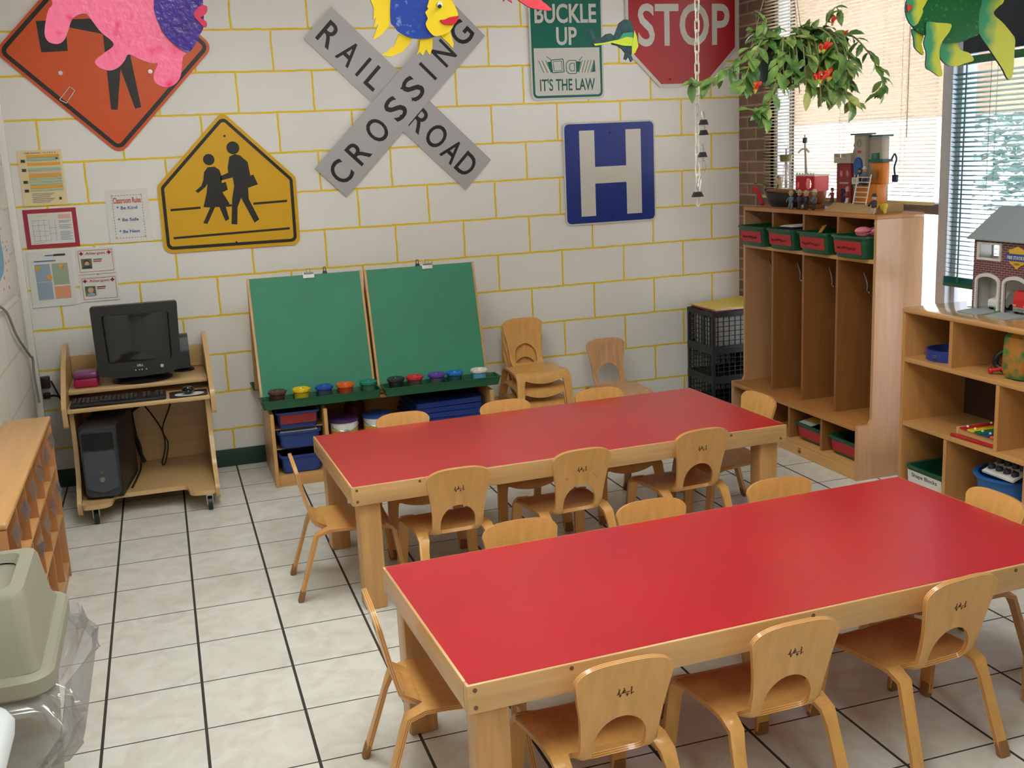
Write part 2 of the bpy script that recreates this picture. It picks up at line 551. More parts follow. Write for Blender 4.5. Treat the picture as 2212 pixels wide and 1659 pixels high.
m_edge = ply_edge('ply_edge', (232, 180, 112), (186, 122, 58), 'Y')
m_maple_x = wood('maple_rail', (212, 168, 112), axis='x', var=0.12)
m_maple_y = wood('maple_rail_side', (212, 168, 112), axis='y', var=0.12)
m_maple_z = wood('maple_post', (208, 158, 98), axis='z', var=0.13)
m_lock_shade = wood('locker_ply_shaded', (150, 98, 52), axis='z', var=0.10)  # dividers only: shade inside the bays is put into this darker colour
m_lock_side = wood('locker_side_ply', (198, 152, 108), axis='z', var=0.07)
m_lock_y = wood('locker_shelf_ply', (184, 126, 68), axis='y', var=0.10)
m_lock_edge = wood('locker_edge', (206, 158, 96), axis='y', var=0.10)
m_red = mat('red_laminate', (188, 26, 40), 0.28, var=0.05, vscale=2.5, spec=0.55, bump=0.03, bscale=9)
m_black = mat('black_plastic', (24, 25, 28), 0.42)
m_dgrey = mat('charcoal_plastic', (58, 60, 64), 0.45)
m_white_pl = mat('white_plastic', (232, 232, 230), 0.35)
m_steel = mat('bright_steel', (200, 200, 198), 0.22, metal=0.9)
m_green_pl = mat('green_plastic', (28, 92, 58), 0.38)
m_green_tub = mat('dark_green_tub', (24, 84, 56), 0.4)
m_blue_pl = mat('blue_plastic', (34, 70, 152), 0.4)
m_redlab = mat('red_label', (178, 34, 44), 0.5)
m_ink = mat('black_ink', (26, 26, 28), 0.5)
m_cord = mat('black_cord', (20, 20, 22), 0.5)

# ------------------------------------------------------------------ room shell
def struct(name, mb, mats, smooth=35):
    return tag(mb.build(name, mats, base=(0, 0, 0), smooth=smooth), kind='structure')
H = 3.0
X0, X1, YC = -2.405, 1.822, -8.2
struct('floor', MB().box(X0 - 0.15, X1 + 0.1, YC - 0.1, 0.1, -0.1, 0), m_floor)
struct('ceiling', MB().box(X0 - 0.15, X1 + 0.1, YC - 0.1, 0.1, H, H + 0.1), m_ceil)
struct('wall_back', MB().box(X0 - 0.15, X1 + 0.1, 0, 0.1, 0, H), m_white_wall)
struct('wall_left', MB().box(X0 - 0.15, X0, YC, 0, 0, H).box(X0, X0 + 0.02, YC, -0.41, 0, 1.105, bev=0.004), m_white_side)
struct('wall_front', MB().box(X0 - 0.15, X1 + 0.1, YC - 0.1, YC, 0, H), m_plain_white)
WY0, WYM0, WYM1, WY1 = -0.372, -1.868, -1.945, -3.62                 # window edges along the right wall
struct('wall_right', MB().box(X1, X1 + 0.16, WY0, 0, 0, H).box(X1, X1 + 0.16, YC, WY1, 0, H)
       .box(X1, X1 + 0.16, WY1, WY0, 0, 0.12).box(X1, X1 + 0.16, WY1, WY0, 2.72, H), m_brick)
struct('baseboard_back', MB().box(X0, -1.0, -0.012, 0, 0, 0.1, bev=0.003).box(-1.0, X1, -0.012, 0, 0, 0.1, bev=0.003), m_green_base)
struct('trim_1', MB().box(X0, X0 + 0.035, -0.16, -0.125, 0, H, bev=0.004), m_plain_white)     # conduit cover in the left corner

def window(name, ya, yb, rails):
    w = thing(name, None, None, (X1 + 0.05, (ya + yb) / 2, 0.12), kind='structure')
    f = MB()
    for y in (ya, yb):
        f.box(X1 + 0.02, X1 + 0.10, y - 0.022, y + 0.022, 0.12, 2.72, bev=0.004)
    f.box(X1 + 0.02, X1 + 0.10, yb, ya, 0.12, 0.17).box(X1 + 0.02, X1 + 0.10, yb, ya, 2.67, 2.72)
    f.build('window_frame', m_alu, w)
    for z in rails:
        MB().box(X1 + 0.015, X1 + 0.10, yb + 0.02, ya - 0.02, z - 0.026, z + 0.026, bev=0.005).build('window_rail', m_darkalu, w)
    MB().box(X1 + 0.055, X1 + 0.061, yb + 0.01, ya - 0.01, 0.15, 2.70).build('pane', m_glass, w)
    return w
window('window_1', WY0 - 0.02, WYM0 - 0.01, [1.318])
w2 = window('window_2', WYM1 + 0.0, WY1 + 0.02, [])
MB().box(X1 + 0.010, X1 + 0.05, WY1 + 0.045, WYM1 - 0.025, 2.015, 2.66, bev=0.004).build('added_shade_sheet', mat('transom_shade', (24, 36, 48), 0.5), w2)  # added dark sheet in place of the shaded view above the green blind
struct('trim_2', MB().box(X1 - 0.012, X1 + 0.12, WYM1 + 0.005, WYM0 - 0.005, 0.0, 2.9, bev=0.004), m_alu)   # post between the windows

# venetian blinds
def slat_mat(name, c, t):  # translucency stands in for window glare on opaque slats
    """thin painted slat with window glare put in as translucency"""
    m = mat(name, c, 0.45)
    n, l = m.node_tree.nodes, m.node_tree.links
    p = n['Principled BSDF']; o = [q for q in n if q.type == 'OUTPUT_MATERIAL'][0]
    tr = n.new('ShaderNodeBsdfTranslucent'); tr.inputs[0].default_value = (*lin(c), 1)
    mx = n.new('ShaderNodeMixShader'); mx.inputs[0].default_value = t
    l.new(p.outputs[0], mx.inputs[1]); l.new(tr.outputs[0], mx.inputs[2]); l.new(mx.outputs[0], o.inputs[0])
    return m
def blind(name, label, ya, yb, x, ztop, zbot, pitch, width, tilt, slat_mat, rail_mat, cord_mat, cords, wand_y, stack=0):
    b = thing(name, label, 'blind', (x, (ya + yb) / 2, zbot), group=None)
    MB().box(x - 0.02, x + 0.02, yb, ya, ztop - 0.035, ztop, bev=0.003).build('headrail', rail_mat, b)
    s = MB(); n = int((ztop - 0.05 - zbot - 0.02) / pitch); N = 4
    for i in range(n + stack):
        z = zbot + 0.03 + (i * pitch if i < n else 0)
        if i >= n: z = zbot + 0.006 + (i - n) * 0.004
        tl = tilt if i < n else 0.05
        rows = []
        for k in range(N + 1):
            t = (k / N - 0.5)
            cx, cz = t * width, (0.25 - t * t) * width * 0.28
            px, pz = cx * math.cos(tl) - cz * math.sin(tl), cx * math.sin(tl) + cz * math.cos(tl)
            rows.append([s.bm.verts.new((x + px, y, z + pz + dz)) for y, dz in ((ya, 0), (yb, 0), (yb, -0.0006), (ya, -0.0006))])
        for A, B in zip(rows, rows[1:]):
            s._f([A[0], A[1], B[1], B[0]]); s._f([A[3], B[3], B[2], A[2]])
            s._f([A[0], B[0], B[3], A[3]]); s._f([A[1], A[2], B[2], B[1]])
        s._f(rows[0]); s._f(list(reversed(rows[-1])))
    s.build('slats', slat_mat, b, smooth=50)
    MB().box(x - width * 0.5, x + width * 0.5, yb, ya, zbot - 0.012, zbot + 0.004, bev=0.004).build('bottom_rail', rail_mat, b)
    for y in cords:
        for dx in (-width * 0.5, width * 0.5):
            MB().tube([(x + dx, y, ztop - 0.03), (x + dx, y, zbot)], 0.0011, 5).build('ladder_cord', cord_mat, b)
    MB().tube([(x - 0.035, wand_y, ztop - 0.02), (x - 0.04, wand_y, ztop - 1.0)], 0.0035, 6).build('tilt_wand', cord_mat, b)
    return b
m_slat = slat_mat('beige_slat', (226, 210, 176), 0.22)
m_slat_y = mat('yellowed_blind_rail', (206, 184, 120), 0.45)
m_slat_g = slat_mat('teal_green_slat', (52, 136, 122), 0.22)
m_cordw = mat('cream_cord', (214, 206, 184), 0.6)
m_cordg = mat('green_cord', (60, 96, 80), 0.6)
blind('venetian_blind', 'beige slatted blind over the window behind the cubby locker', WY0 + 0.03, WYM0 + 0.012, X1 - 0.028, 2.66, 1.352, 0.0186, 0.025, math.radians(-13),
      m_slat, m_slat_y, m_cordw, (-0.62, -1.12, -1.62), -1.70)
blind('venetian_blind', 'dark green slatted blind over the window beside the toy fire station', WYM1 - 0.02, -3.5, X1 - 0.030, 2.0, 0.985, 0.0212, 0.034, math.radians(-13),
      m_slat_g, m_green_pl, m_cordg, (-2.22, -2.72, -3.2), -2.09, stack=7)

# ------------------------------------------------------------------ outside the windows
m_conc = mat('yard_concrete', (200, 198, 192), 0.8, var=0.06, vscale=2)
m_added_canopy = mat('added_canopy_dark', (78, 60, 42), 0.7, var=0.05, vscale=2)  # darkened well below tan so the sky-lit canopy stays dim
m_leaf_out = mat('garden_leaf', (70, 98, 92), 0.6, var=0.3, vscale=6)
m_bark = mat('bark', (90, 72, 58), 0.8)
tag(MB().box(2.0, 40, -26, 30, -0.2, -0.05).build('yard_paving', m_conc, base=(0, 0, 0)), kind='structure')
tag(MB().box(4.8, 6.4, -14, 12, 1.83, 3.15).box(5.4, 5.5, 7.5, 7.6, -0.06, 1.83).box(5.4, 5.5, -9.6, -9.5, -0.06, 1.83).build('added_canopy', m_added_canopy, base=(0, 0, 0)), kind='structure')  # made-up canopy for the dark band outside, shaped to let skylight in
def garden_tree(label, x, y, h, r, seed):
    rnd = random.Random(seed)
    t = thing('garden_tree', label, 'tree', (x, y, -0.05))
    MB().tube([(x, y, -0.06), (x + 0.05, y, h * 0.3), (x, y + 0.06, h * 0.6)], [0.09, 0.07, 0.03], 8).build('trunk', m_bark, t)
    f = MB()
    for i in range(1500):
        a, b = rnd.uniform(0, 2 * PI), math.acos(rnd.uniform(-1, 1)); rr = r * rnd.uniform(0.45, 1.0)
        c = Vector((x + rr * math.sin(b) * math.cos(a), y + rr * math.sin(b) * math.sin(a), h * 0.55 + rr * math.cos(b) * (h * 0.45 / r)))
        q = Matrix.Rotation(rnd.uniform(0, 6.28), 3, 'Z') @ Matrix.Rotation(rnd.uniform(-1.2, 1.2), 3, 'X')
        s = rnd.uniform(0.06, 0.13)
        f._f([f.bm.verts.new(c + q @ Vector(p)) for p in ((-s, 0, 0), (0, -s * 0.45, 0.01), (s, 0, 0), (0, s * 0.45, 0.01))])
    f.build('foliage', m_leaf_out, t, smooth=0)
garden_tree('bushy tree outside seen between the pirate ship and the castle', 8.8, 4.4, 2.6, 1.3, 1)
garden_tree('bushy tree outside seen right of the castle tower', 7.4, 1.4, 2.2, 1.1, 2)
garden_tree('small leafy tree outside seen through the green blind', 6.9, -1.0, 2.1, 0.9, 3)

# ------------------------------------------------------------------ ceiling lights
m_diff = mat('lit_diffuser', (252, 250, 240), 0.5, emit=(246, 250, 244), estr=LAMP)
m_frame = mat('white_enamel', (235, 235, 232), 0.4)
cl = thing('ceiling_light', 'recessed fluorescent ceiling panel', 'ceiling light', (-1.35, -2.3, H - 0.06), group='fluorescent ceiling panels')
fx = MB()
for a in ((-0.32, -0.30, -0.62, 0.62), (0.30, 0.32, -0.62, 0.62), (-0.30, 0.30, -0.62, -0.60), (-0.30, 0.30, 0.60, 0.62)):
    fx.box(a[0], a[1], a[2], a[3], 0, 0.06)
fx.build('fixture_frame', m_frame, cl, local=True)
MB().box(-0.30, 0.30, -0.60, 0.60, 0.02, 0.045).build('diffuser', m_diff, cl, local=True)
for x, y in ((0.15, -3.35), (-1.35, -4.6), (-0.9, -6.9)):
    dup(cl, (x, y, H - 0.06))

# ------------------------------------------------------------------ tables
m_plug = mat('dark_plug', (120, 84, 50), 0.5)
TABLE_L, TABLE_D, TABLE_H = 1.868, 0.838, 0.5
def make_table(label, loc, rz, depth=TABLE_D):
    t = thing('activity_table', label, 'table', (*loc, 0), rz, group='red topped classroom tables')
    L, D, Z = TABLE_L / 2, depth / 2, TABLE_H
    MB().box(-L + 0.007, L - 0.007, -D + 0.007, D - 0.007, Z - 0.02, Z, bev=0.0015, seg=1).build('tabletop', m_red, t, local=True)
    for s in (-1, 1):
        MB().box(-L, L, s * D - (0.026 if s > 0 else 0), s * D + (0.026 if s < 0 else 0), Z - 0.074, Z - 0.001, bev=0.004).build('apron', m_maple_x, t, local=True)
        MB().box(s * L - (0.026 if s > 0 else 0), s * L + (0.026 if s < 0 else 0), -D + 0.027, D - 0.027, Z - 0.074, Z - 0.001, bev=0.004).build('apron', m_maple_y, t, local=True)
    for sx in (-1, 1):
        for sy in (-1, 1):
            cx, cy = sx * (L - 0.027 - 0.042), sy * (D - 0.027 - 0.042)
            x0, x1 = cx - 0.042, cx + 0.042
            MB().box(x0, x1, cy - 0.042, cy + 0.042, 0.0, Z - 0.021, bev=0.006).build('leg', m_maple_z, t, local=True)
    for x, z in ((-L + 0.02, -0.014), (-L + 0.02, -0.058), (-L + 0.26, -0.012), (0.0, -0.014), (L - 0.27, -0.013), (L - 0.03, -0.058)):
        MB().cyl((x, -D + 0.002, Z + z), (x, -D - 0.0012, Z + z), 0.0055, n=12).build('wooden_plug', m_plug, t, local=True)
    return t
make_table('long red table in the foreground nearest the camera', (-0.2275, -3.523), math.radians(2.3), 0.804)
make_table('long red table standing behind the foreground table towards the painted wall', (-0.207, -1.898), math.radians(1.7))

# ------------------------------------------------------------------ bent plywood children's chairs
def walk(start, th0, segs, ds=0.004):
    """path in (y,z): list of (length, turn in degrees); returns sampled points with headings"""
    y, z = start; th = math.radians(th0); s = 0.0
    out = [(0.0, y, z, th)]
    for L, turn in segs:
        n = max(1, int(round(L / ds))); d = L / n; dt = math.radians(turn) / n
        for _ in range(n):
            th += dt / 2; y += d * math.cos(th); z += d * math.sin(th); th += dt / 2; s += d
            out.append((s, y, z, th))
    return out
def along(path, s):
    if s <= 0: a = path[0]; return a[1] + s * math.cos(a[3]), a[2] + s * math.sin(a[3]), a[3]
    lo, hi = 0, len(path) - 1
    if s >= path[hi][0]: a = path[hi]; e = s - a[0]; return a[1] + e * math.cos(a[3]), a[2] + e * math.sin(a[3]), a[3]
    while hi - lo > 1:
        m = (lo + hi) // 2
        if path[m][0] <= s: lo = m
        else: hi = m
    a, b = path[lo], path[hi]; u = (s - a[0]) / (b[0] - a[0])
    return a[1] + (b[1] - a[1]) * u, a[2] + (b[2] - a[2]) * u, a[3] + (b[3] - a[3]) * u
ZS = 0.270                                              # middle of the seat sheet
seat_path = walk((-0.062, ZS), 0, [(0.10, -3), (0.10, 3), (0.022, 0), (0.050, -82), (0.06, 0)])
fleg_path = walk((0.160, ZS), 0, [(0.050, -82), (0.228, 0)])
rleg_path = walk((-0.062, ZS), 180, [(0.010, 0), (0.058, 72), (0.226, 0)])
back_path = walk((-0.062, ZS), 180, [(0.008, 0), (0.062, -75), (0.11, -3), (0.135, 0)])
def bend(path, splay=0.0):
    def f(s, t, h):
        y, z, th = along(path, s)
        n = (-math.sin(th), math.cos(th))
        if math.cos(th) < -1e-6 and False: n = (-n[0], -n[1])
        x = t * (1 + splay * max(0, (ZS - z)) / 0.3)
        return Vector((x, y + n[0] * h, z + n[1] * h))
    return f
TH = 0.013
def make_chair(label, small_hole=True):
    t = thing('childs_chair', label, 'chair', (0, 0, 0))
    # seat: flat sheet whose front edge rolls down into a scalloped lip between the front legs
    S = seat_path[-1][0]
    lip = [(0.272, 0.160)] + [(0.272 + 0.0 + 0.022 * math.sin(PI * i / 12.0) ** 0.8 * (1 if 0 < i < 12 else 0), 0.105 - 0.21 * i / 12.0) for i in range(13)] + [(0.272, -0.160)]
    outl = [(0.0, -0.152), (0.06, -0.150), (0.12, -0.152), (0.20, -0.158), (0.25, -0.160)] + list(reversed(lip)) + [(0.25, 0.160), (0.20, 0.158), (0.12, 0.152), (0.06, 0.150), (0.0, 0.152)]
    MB().sheet(outl, bend(seat_path), TH, res=0.017, me=1).build('seat', [m_birch, m_edge], t, local=True, smooth=50)
    # backrest: tongue that turns up from the seat, waisted, with a round opening at its foot
    Lb = back_path[-1][0]
    half = [(0.0, 0.100), (0.07, 0.100), (0.12, 0.101), (0.17, 0.106), (0.215, 0.114), (0.262, 0.122)]
    top = [(Lb - 0.048 + 0.048 * math.sin(a) ** 0.9, 0.125 * math.cos(a) ** 0.62) for a in [PI / 2 * i / 14 for i in range(1, 14)]]
    outl = half + top + [(Lb, 0.0)] + [(a, -b) for a, b in reversed(top)] + [(a, -b) for a, b in reversed(half)]
    hb, hw, ht = 0.040, 0.069, 0.162
    hole = [(hb, -hw + 0.012), (hb, 0.0), (hb, hw - 0.012), (hb + 0.006, hw - 0.003), (hb + 0.02, hw)] + [(hb + 0.045 + (ht - hb - 0.045) * math.sin(a), hw * math.cos(a)) for a in [PI * i / 16 for i in range(17)]] + [(hb + 0.02, -hw), (hb + 0.006, -hw + 0.003)]
    bk = MB().sheet(outl, bend(back_path), TH, holes=[hole], res=0.017, me=1).build('backrest', [m_birch, m_edge], t, local=True, smooth=50)
    # burnt-in emblem on the outside of the backrest: small figures with a cart
    e = MB(); bf = bend(back_path)
    def EF(u, v, d): return bf(0.228 + v, u, TH / 2 * EMB + (0.0004 + d) * EMB)
    for poly in ([(-0.014, -0.003), (-0.006, -0.003), (-0.010, -0.011)], [(0.004, -0.003), (0.012, -0.003), (0.008, -0.011)],
                 [(-0.019, -0.002), (0.014, 0.001), (0.014, 0.0025), (-0.019, -0.0005)], [(-0.017, 0.0), (-0.012, 0.0), (-0.011, 0.008), (-0.014, 0.009)],
                 [(-0.006, 0.001), (-0.002, 0.001), (0.004, 0.006), (0.001, 0.010), (-0.004, 0.007)], [(0.017, -0.008), (0.019, -0.007), (0.020, 0.010), (0.016, 0.009)],
                 [(0.019, -0.006), (0.024, -0.003), (0.025, -0.001), (0.020, -0.003)]):
        e.sheet(poly, EF, 0.0006, res=0)
    for cx, cy in ((-0.0125, 0.0115), (-0.001, 0.0125), (0.018, 0.0128)): e.sheet(circ(cx, cy, 0.0021, 8), EF, 0.0006, res=0)
    e.build('emblem', m_burn, bk, local=True)
    # four bent legs, each with a rubber foot
    for sx in (-1, 1):
        for path, L, w0, y0 in ((fleg_path, 0.278, 0.160, 1), (rleg_path, 0.294, 0.152, -1)):
            o = 0.010 if y0 < 0 else 0.0
            inn = 0.106
            ol = [(-0.001, sx * inn), (0.05, sx * (inn + 0.006)), (0.09, sx * (inn + 0.012)), (L, sx * (inn + 0.016)), (L, sx * (w0 + 0.001)), (0.05, sx * w0), (-0.001, sx * w0)]
            lg = MB().sheet(ol, bend(path, 0.10), TH + 0.001, res=0.02, me=1).build('leg', [m_birch, m_edge], t, local=True, smooth=50)
            y1, z1, th = along(path, path[-1][0] - 0.012); y2, z2, _ = along(path, path[-1][0] - 0.040)
            k = (y1 - y2) / (z1 - z2); cx = sx * ((inn + 0.016 + w0) / 2) * 1.095
            ft = MB(); rings = []
            for z, ax, ay in ((0.0, 0.018, 0.0100), (0.004, 0.020, 0.0113), (0.03, 0.0195, 0.0108), (0.042, 0.019, 0.0100)):
                y = y1 + (z - z1) * k
                rings.append([ft.bm.verts.new((cx + ax * math.copysign(abs(math.cos(q)) ** 0.6, math.cos(q)), y + ay * math.copysign(abs(math.sin(q)) ** 0.6, math.sin(q)), z)) for q in [2 * PI * j / 16 for j in range(16)]])
            for A, B in zip(rings, rings[1:]):
                for j in range(16): ft._f([A[j], A[(j + 1) % 16], B[(j + 1) % 16], B[j]])
            ft._f(list(reversed(rings[0]))); ft._f(rings[-1])
            ft.build('rubber_foot', m_foot, lg, local=True)
    return t
EMB = 1
m_burn = mat('burnt_mark', (72, 48, 34), 0.7)
m_foot = mat('tan_rubber', (150, 104, 64), 0.6)
BT = -0.166                                             # backrest top, behind the chair's origin
def seat_at(o, px, py, rz):
    r = math.radians(rz)
    o.location = (px + BT * math.sin(r), py - BT * math.cos(r), 0); o.rotation_euler = (0, 0, r)
chair0 = make_chair('leftmost of three birch chairs at the near edge of the foreground table')
seat_at(chair0, -0.797, -4.064, 1.5); chair0['group'] = 'chairs at the red tables'
for px, py, rz, lab in (
        (-0.337, -4.045, 1.5, 'middle of three birch chairs at the near edge of the foreground table'),
        (0.198, -3.988, 6.0, 'rightmost of three birch chairs at the near edge of the foreground table'),
        (-1.272, -3.475, -92, 'birch chair seen edge-on at the left end of the foreground table'),
        (0.766, -3.475, 92, 'birch chair at the right end of the foreground table, beside the shelf with the toys'),
        (-0.715, -3.062, 180, 'left of three birch chair backs showing beyond the foreground table'),
        (-0.259, -3.060, 180, 'middle of three birch chair backs showing beyond the foreground table'),
        (0.234, -3.040, 179, 'right of three birch chair backs showing beyond the foreground table'),
        (-0.738, -2.416, 1, 'left of three birch chairs at the near edge of the far table'),
        (-0.234, -2.392, 3, 'birch chair with orange and green paint smears on its back, far table'),
        (0.316, -2.340, 3, 'right of three birch chairs at the near edge of the far table'),
        (-1.296, -1.972, -91, 'birch chair seen edge-on at the left end of the far table'),
        (0.848, -1.885, 96, 'birch chair at the right end of the far table, in front of the cubby locker'),
        (-0.735, -1.440, 180, 'birch chair on the wall side of the far table, in front of the paint buckets'),
        (-0.243, -1.434, 180, 'birch chair on the wall side of the far table, in front of the stacked chairs'),
        (0.240, -1.416, 180, 'birch chair on the wall side of the far table, before the single pale chair'),):
    seat_at(dup(chair0, label=lab, group='chairs at the red tables'), px, py, rz)
for i, (dz, lab) in enumerate(((0.0, 'birch chair at the bottom of the stack of three by the wall'), (0.083, 'birch chair in the middle of the stack of three by the wall'),
                               (0.166, 'birch chair on top of the stack of three by the wall'))):
    c = dup(chair0, label=lab, group='stacked chairs by the wall')
    seat_at(c, 0.295, -0.098 - 0.0068 * i, 180); c.location.z = dz
c = dup(chair0, label='single paler birch chair standing against the painted wall near the black crates', group='chairs by the wall')
seat_at(c, 0.812, -0.150, 178)
m_pale = wood('pale_birch', (206, 160, 116))
for ch in CH[c.name]:
    if ch.name.startswith(('seat', 'backrest', 'leg')):
        ch.data = ch.data.copy(); ch.data.materials[0] = m_pale
# paint smears on one backrest
m_orange_paint = mat('orange_paint', (222, 140, 62), 0.6); m_green_paint = mat('green_paint', (164, 160, 100), 0.6)
for o in list(bpy.data.objects):
    if o.get('label', '').startswith('birch chair with orange and green paint'):
        bk = [q for q in CH[o.name] if q.name.startswith('backrest')][0]
        bf = bend(back_path)
        F = lambda u, v, d: bf(0.13 + v, u, TH / 2 + 0.0004 + d)
        MB().sheet(smooth_closed([(-0.066, 0.070), (-0.058, 0.073), (-0.052, 0.069), (-0.055, 0.063), (-0.064, 0.062)]), F, 0.0005, res=0).build('paint_smear', m_orange_paint, bk, local=True, label='orange paint smear')
        MB().sheet(smooth_closed([(0.042, 0.080), (0.056, 0.073), (0.070, 0.058), (0.066, 0.056), (0.055, 0.068)]), F, 0.0005, res=0).build('paint_smear', m_green_paint, bk, local=True, label='green paint smear')

# ------------------------------------------------------------------ road signs on the back wall
m_sign_org = mat('sign_orange', (214, 84, 22), 0.35, spec=0.5)
m_sign_yel = mat('sign_yellow', (218, 168, 10), 0.35, spec=0.5)
m_sign_blk = mat('sign_black', (28, 28, 26), 0.4)
m_sign_alu = mat('sign_aluminium', (178, 178, 180), 0.38, metal=0.25)
m_sign_white = mat('sign_white', (206, 204, 196), 0.35)
m_sign_grn = mat('sign_green', (14, 104, 88), 0.35)
m_sign_red = mat('sign_red', (172, 26, 34), 0.35)
m_sign_blu = mat('sign_blue', (22, 46, 132), 0.35)
D0 = 0.006                                              # the plates stand a little off the wall

def plate(poly, name, mats, parent, d0, d1, holes=()):
    return MB().sheet(poly, lambda u, v, h: Vector((u, -((d0 + d1) / 2 + h), v)), d1 - d0, holes=holes, res=0).build(name, mats, parent, smooth=30)
def ring_plate(poly, w, name, m, parent, d0, d1):
    return plate(poly, name, m, parent, d0, d1, holes=[inset(poly, w)])
def flat_shapes(polys, name, m, parent, d0, d1, label=None):
    b = MB()
    for q in polys:
        b.sheet(q, lambda u, v, h: Vector((u, -((d0 + d1) / 2 + h), v)), d1 - d0, res=0)
    return b.build(name, m, parent, smooth=30, label=label)
def rot_pts(pts, c, a):
    ca, sa = math.cos(a), math.sin(a)
    return [(c[0] + x * ca - y * sa, c[1] + x * sa + y * ca) for x, y in pts]

# orange diamond, flagger symbol
cx, cz, hs = -1.852, 2.290, 0.377
s1 = thing('road_work_sign', 'orange diamond warning sign with a black flagger symbol, behind the pink fish', 'sign', (cx, -0.006, 1.76))
A = math.radians(45.4)
pl = rot_pts(rrect(-hs, hs, -hs, hs, 0.05), (cx, cz), A)
plate(pl, 'sign_plate', m_sign_org, s1, D0, D0 + 0.003)
ring_plate(rot_pts(rrect(-hs + 0.014, hs - 0.014, -hs + 0.014, hs - 0.014, 0.04), (cx, cz), A), 0.021, 'border', m_sign_blk, s1, D0 + 0.003, D0 + 0.004)
flat_shapes([[(-2.172, 2.430), (-2.034, 2.436), (-2.040, 2.284), (-2.166, 2.278)],
             [(-2.036, 2.436), (-1.915, 2.440), (-1.80, 2.46), (-1.80, 2.33), (-1.845, 2.36), (-2.036, 2.402)],
             [(-1.915, 2.44), (-1.85, 2.52), (-1.74, 2.52), (-1.70, 2.40), (-1.74, 2.25), (-1.716, 1.996), (-1.747, 1.988), (-1.796, 2.19), (-1.834, 1.986), (-1.866, 1.988), (-1.862, 2.36)],
             circ(-1.79, 2.60, 0.06)], 'flagger_symbol', m_sign_blk, s1, D0 + 0.003, D0 + 0.004)
for x, z in ((-2.087, 2.176), (-1.651, 2.174)):
    MB().cyl((x, -D0 - 0.002, z), (x, -D0 - 0.008, z), 0.011, n=12).cyl((x, -D0 - 0.008, z), (x, -D0 - 0.014, z), 0.006, n=6).build('bolt', m_steel, s1)
bk = MB()
for a, b in (((-2.108, 2.045), (-2.052, 2.108)), ((-2.078, 2.026), (-2.030, 2.088))):
    bk.tube([(a[0], -D0 - 0.006, a[1]), (b[0], -D0 - 0.006, b[1])], 0.004, 6)
bk.tube([(-2.108, -D0 - 0.006, 2.045), (-2.078, -D0 - 0.006, 2.026)], 0.004, 6).tube([(-2.052, -D0 - 0.006, 2.108), (-2.030, -D0 - 0.006, 2.088)], 0.003, 6)
bk.build('wire_bracket', m_steel, s1)

# yellow school crossing pentagon
s2 = thing('school_crossing_sign', 'yellow pentagon school crossing sign showing two walking figures', 'sign', (-1.32, -0.006, 1.226))
pent = [(-1.684, 1.226), (-0.953, 1.226), (-0.948, 1.597), (-1.309, 1.962), (-1.682, 1.586)]
rp = round_poly(pent, [0.045, 0.045, 0.035, 0.035, 0.035])
plate(rp, 'sign_plate', m_sign_yel, s2, D0, D0 + 0.003)
pin = inset(pent, 0.018)
ro = round_poly(pin, 0.032); ri = round_poly(inset(pin, 0.017), 0.018)
plate(ro, 'border', m_sign_blk, s2, D0 + 0.003, D0 + 0.004, holes=[ri])
girl = [(-1.412, 1.672), (-1.433, 1.647), (-1.442, 1.603), (-1.455, 1.575), (-1.488, 1.550), (-1.476, 1.538), (-1.436, 1.566), (-1.422, 1.585), (-1.430, 1.540), (-1.455, 1.462), (-1.420, 1.458), (-1.465, 1.377), (-1.443, 1.371), (-1.395, 1.458), (-1.372, 1.458), (-1.347, 1.380), (-1.326, 1.390), (-1.338, 1.458), (-1.316, 1.472), (-1.348, 1.535), (-1.318, 1.548), (-1.325, 1.590), (-1.346, 1.584), (-1.345, 1.625), (-1.352, 1.655), (-1.375, 1.673)]
man = [(-1.293, 1.723), (-1.308, 1.665), (-1.308, 1.638), (-1.348, 1.622), (-1.352, 1.598), (-1.286, 1.612), (-1.283, 1.565), (-1.300, 1.497), (-1.317, 1.362), (-1.286, 1.358), (-1.276, 1.45), (-1.252, 1.500), (-1.193, 1.362), (-1.166, 1.378), (-1.212, 1.492), (-1.210, 1.552), (-1.155, 1.568), (-1.176, 1.622), (-1.192, 1.616), (-1.199, 1.69), (-1.236, 1.726), (-1.262, 1.735)]
flat_shapes([girl, circ(-1.402, 1.712, 0.030, 20), man, circ(-1.270, 1.768, 0.034, 20)], 'walking_figures', m_sign_blk, s2, D0 + 0.003, D0 + 0.0042)
flat_shapes([[(-1.627, 1.450), (-1.47, 1.454), (-1.47, 1.466), (-1.627, 1.462)], [(-1.335, 1.456), (-1.305, 1.457), (-1.305, 1.469), (-1.335, 1.468)], [(-1.19, 1.459), (-1.006, 1.464), (-1.006, 1.476), (-1.19, 1.471)], [(-1.627, 1.300), (-1.005, 1.313), (-1.005, 1.325), (-1.627, 1.312)]],
            'crosswalk_lines', m_sign_blk, s2, D0 + 0.003, D0 + 0.004)
for x, z in ((-1.308, 1.832), (-1.30, 1.262)):
    MB().cyl((x, -D0 - 0.002, z), (x, -D0 - 0.007, z), 0.006, n=10).build('bolt', m_ink, s2)

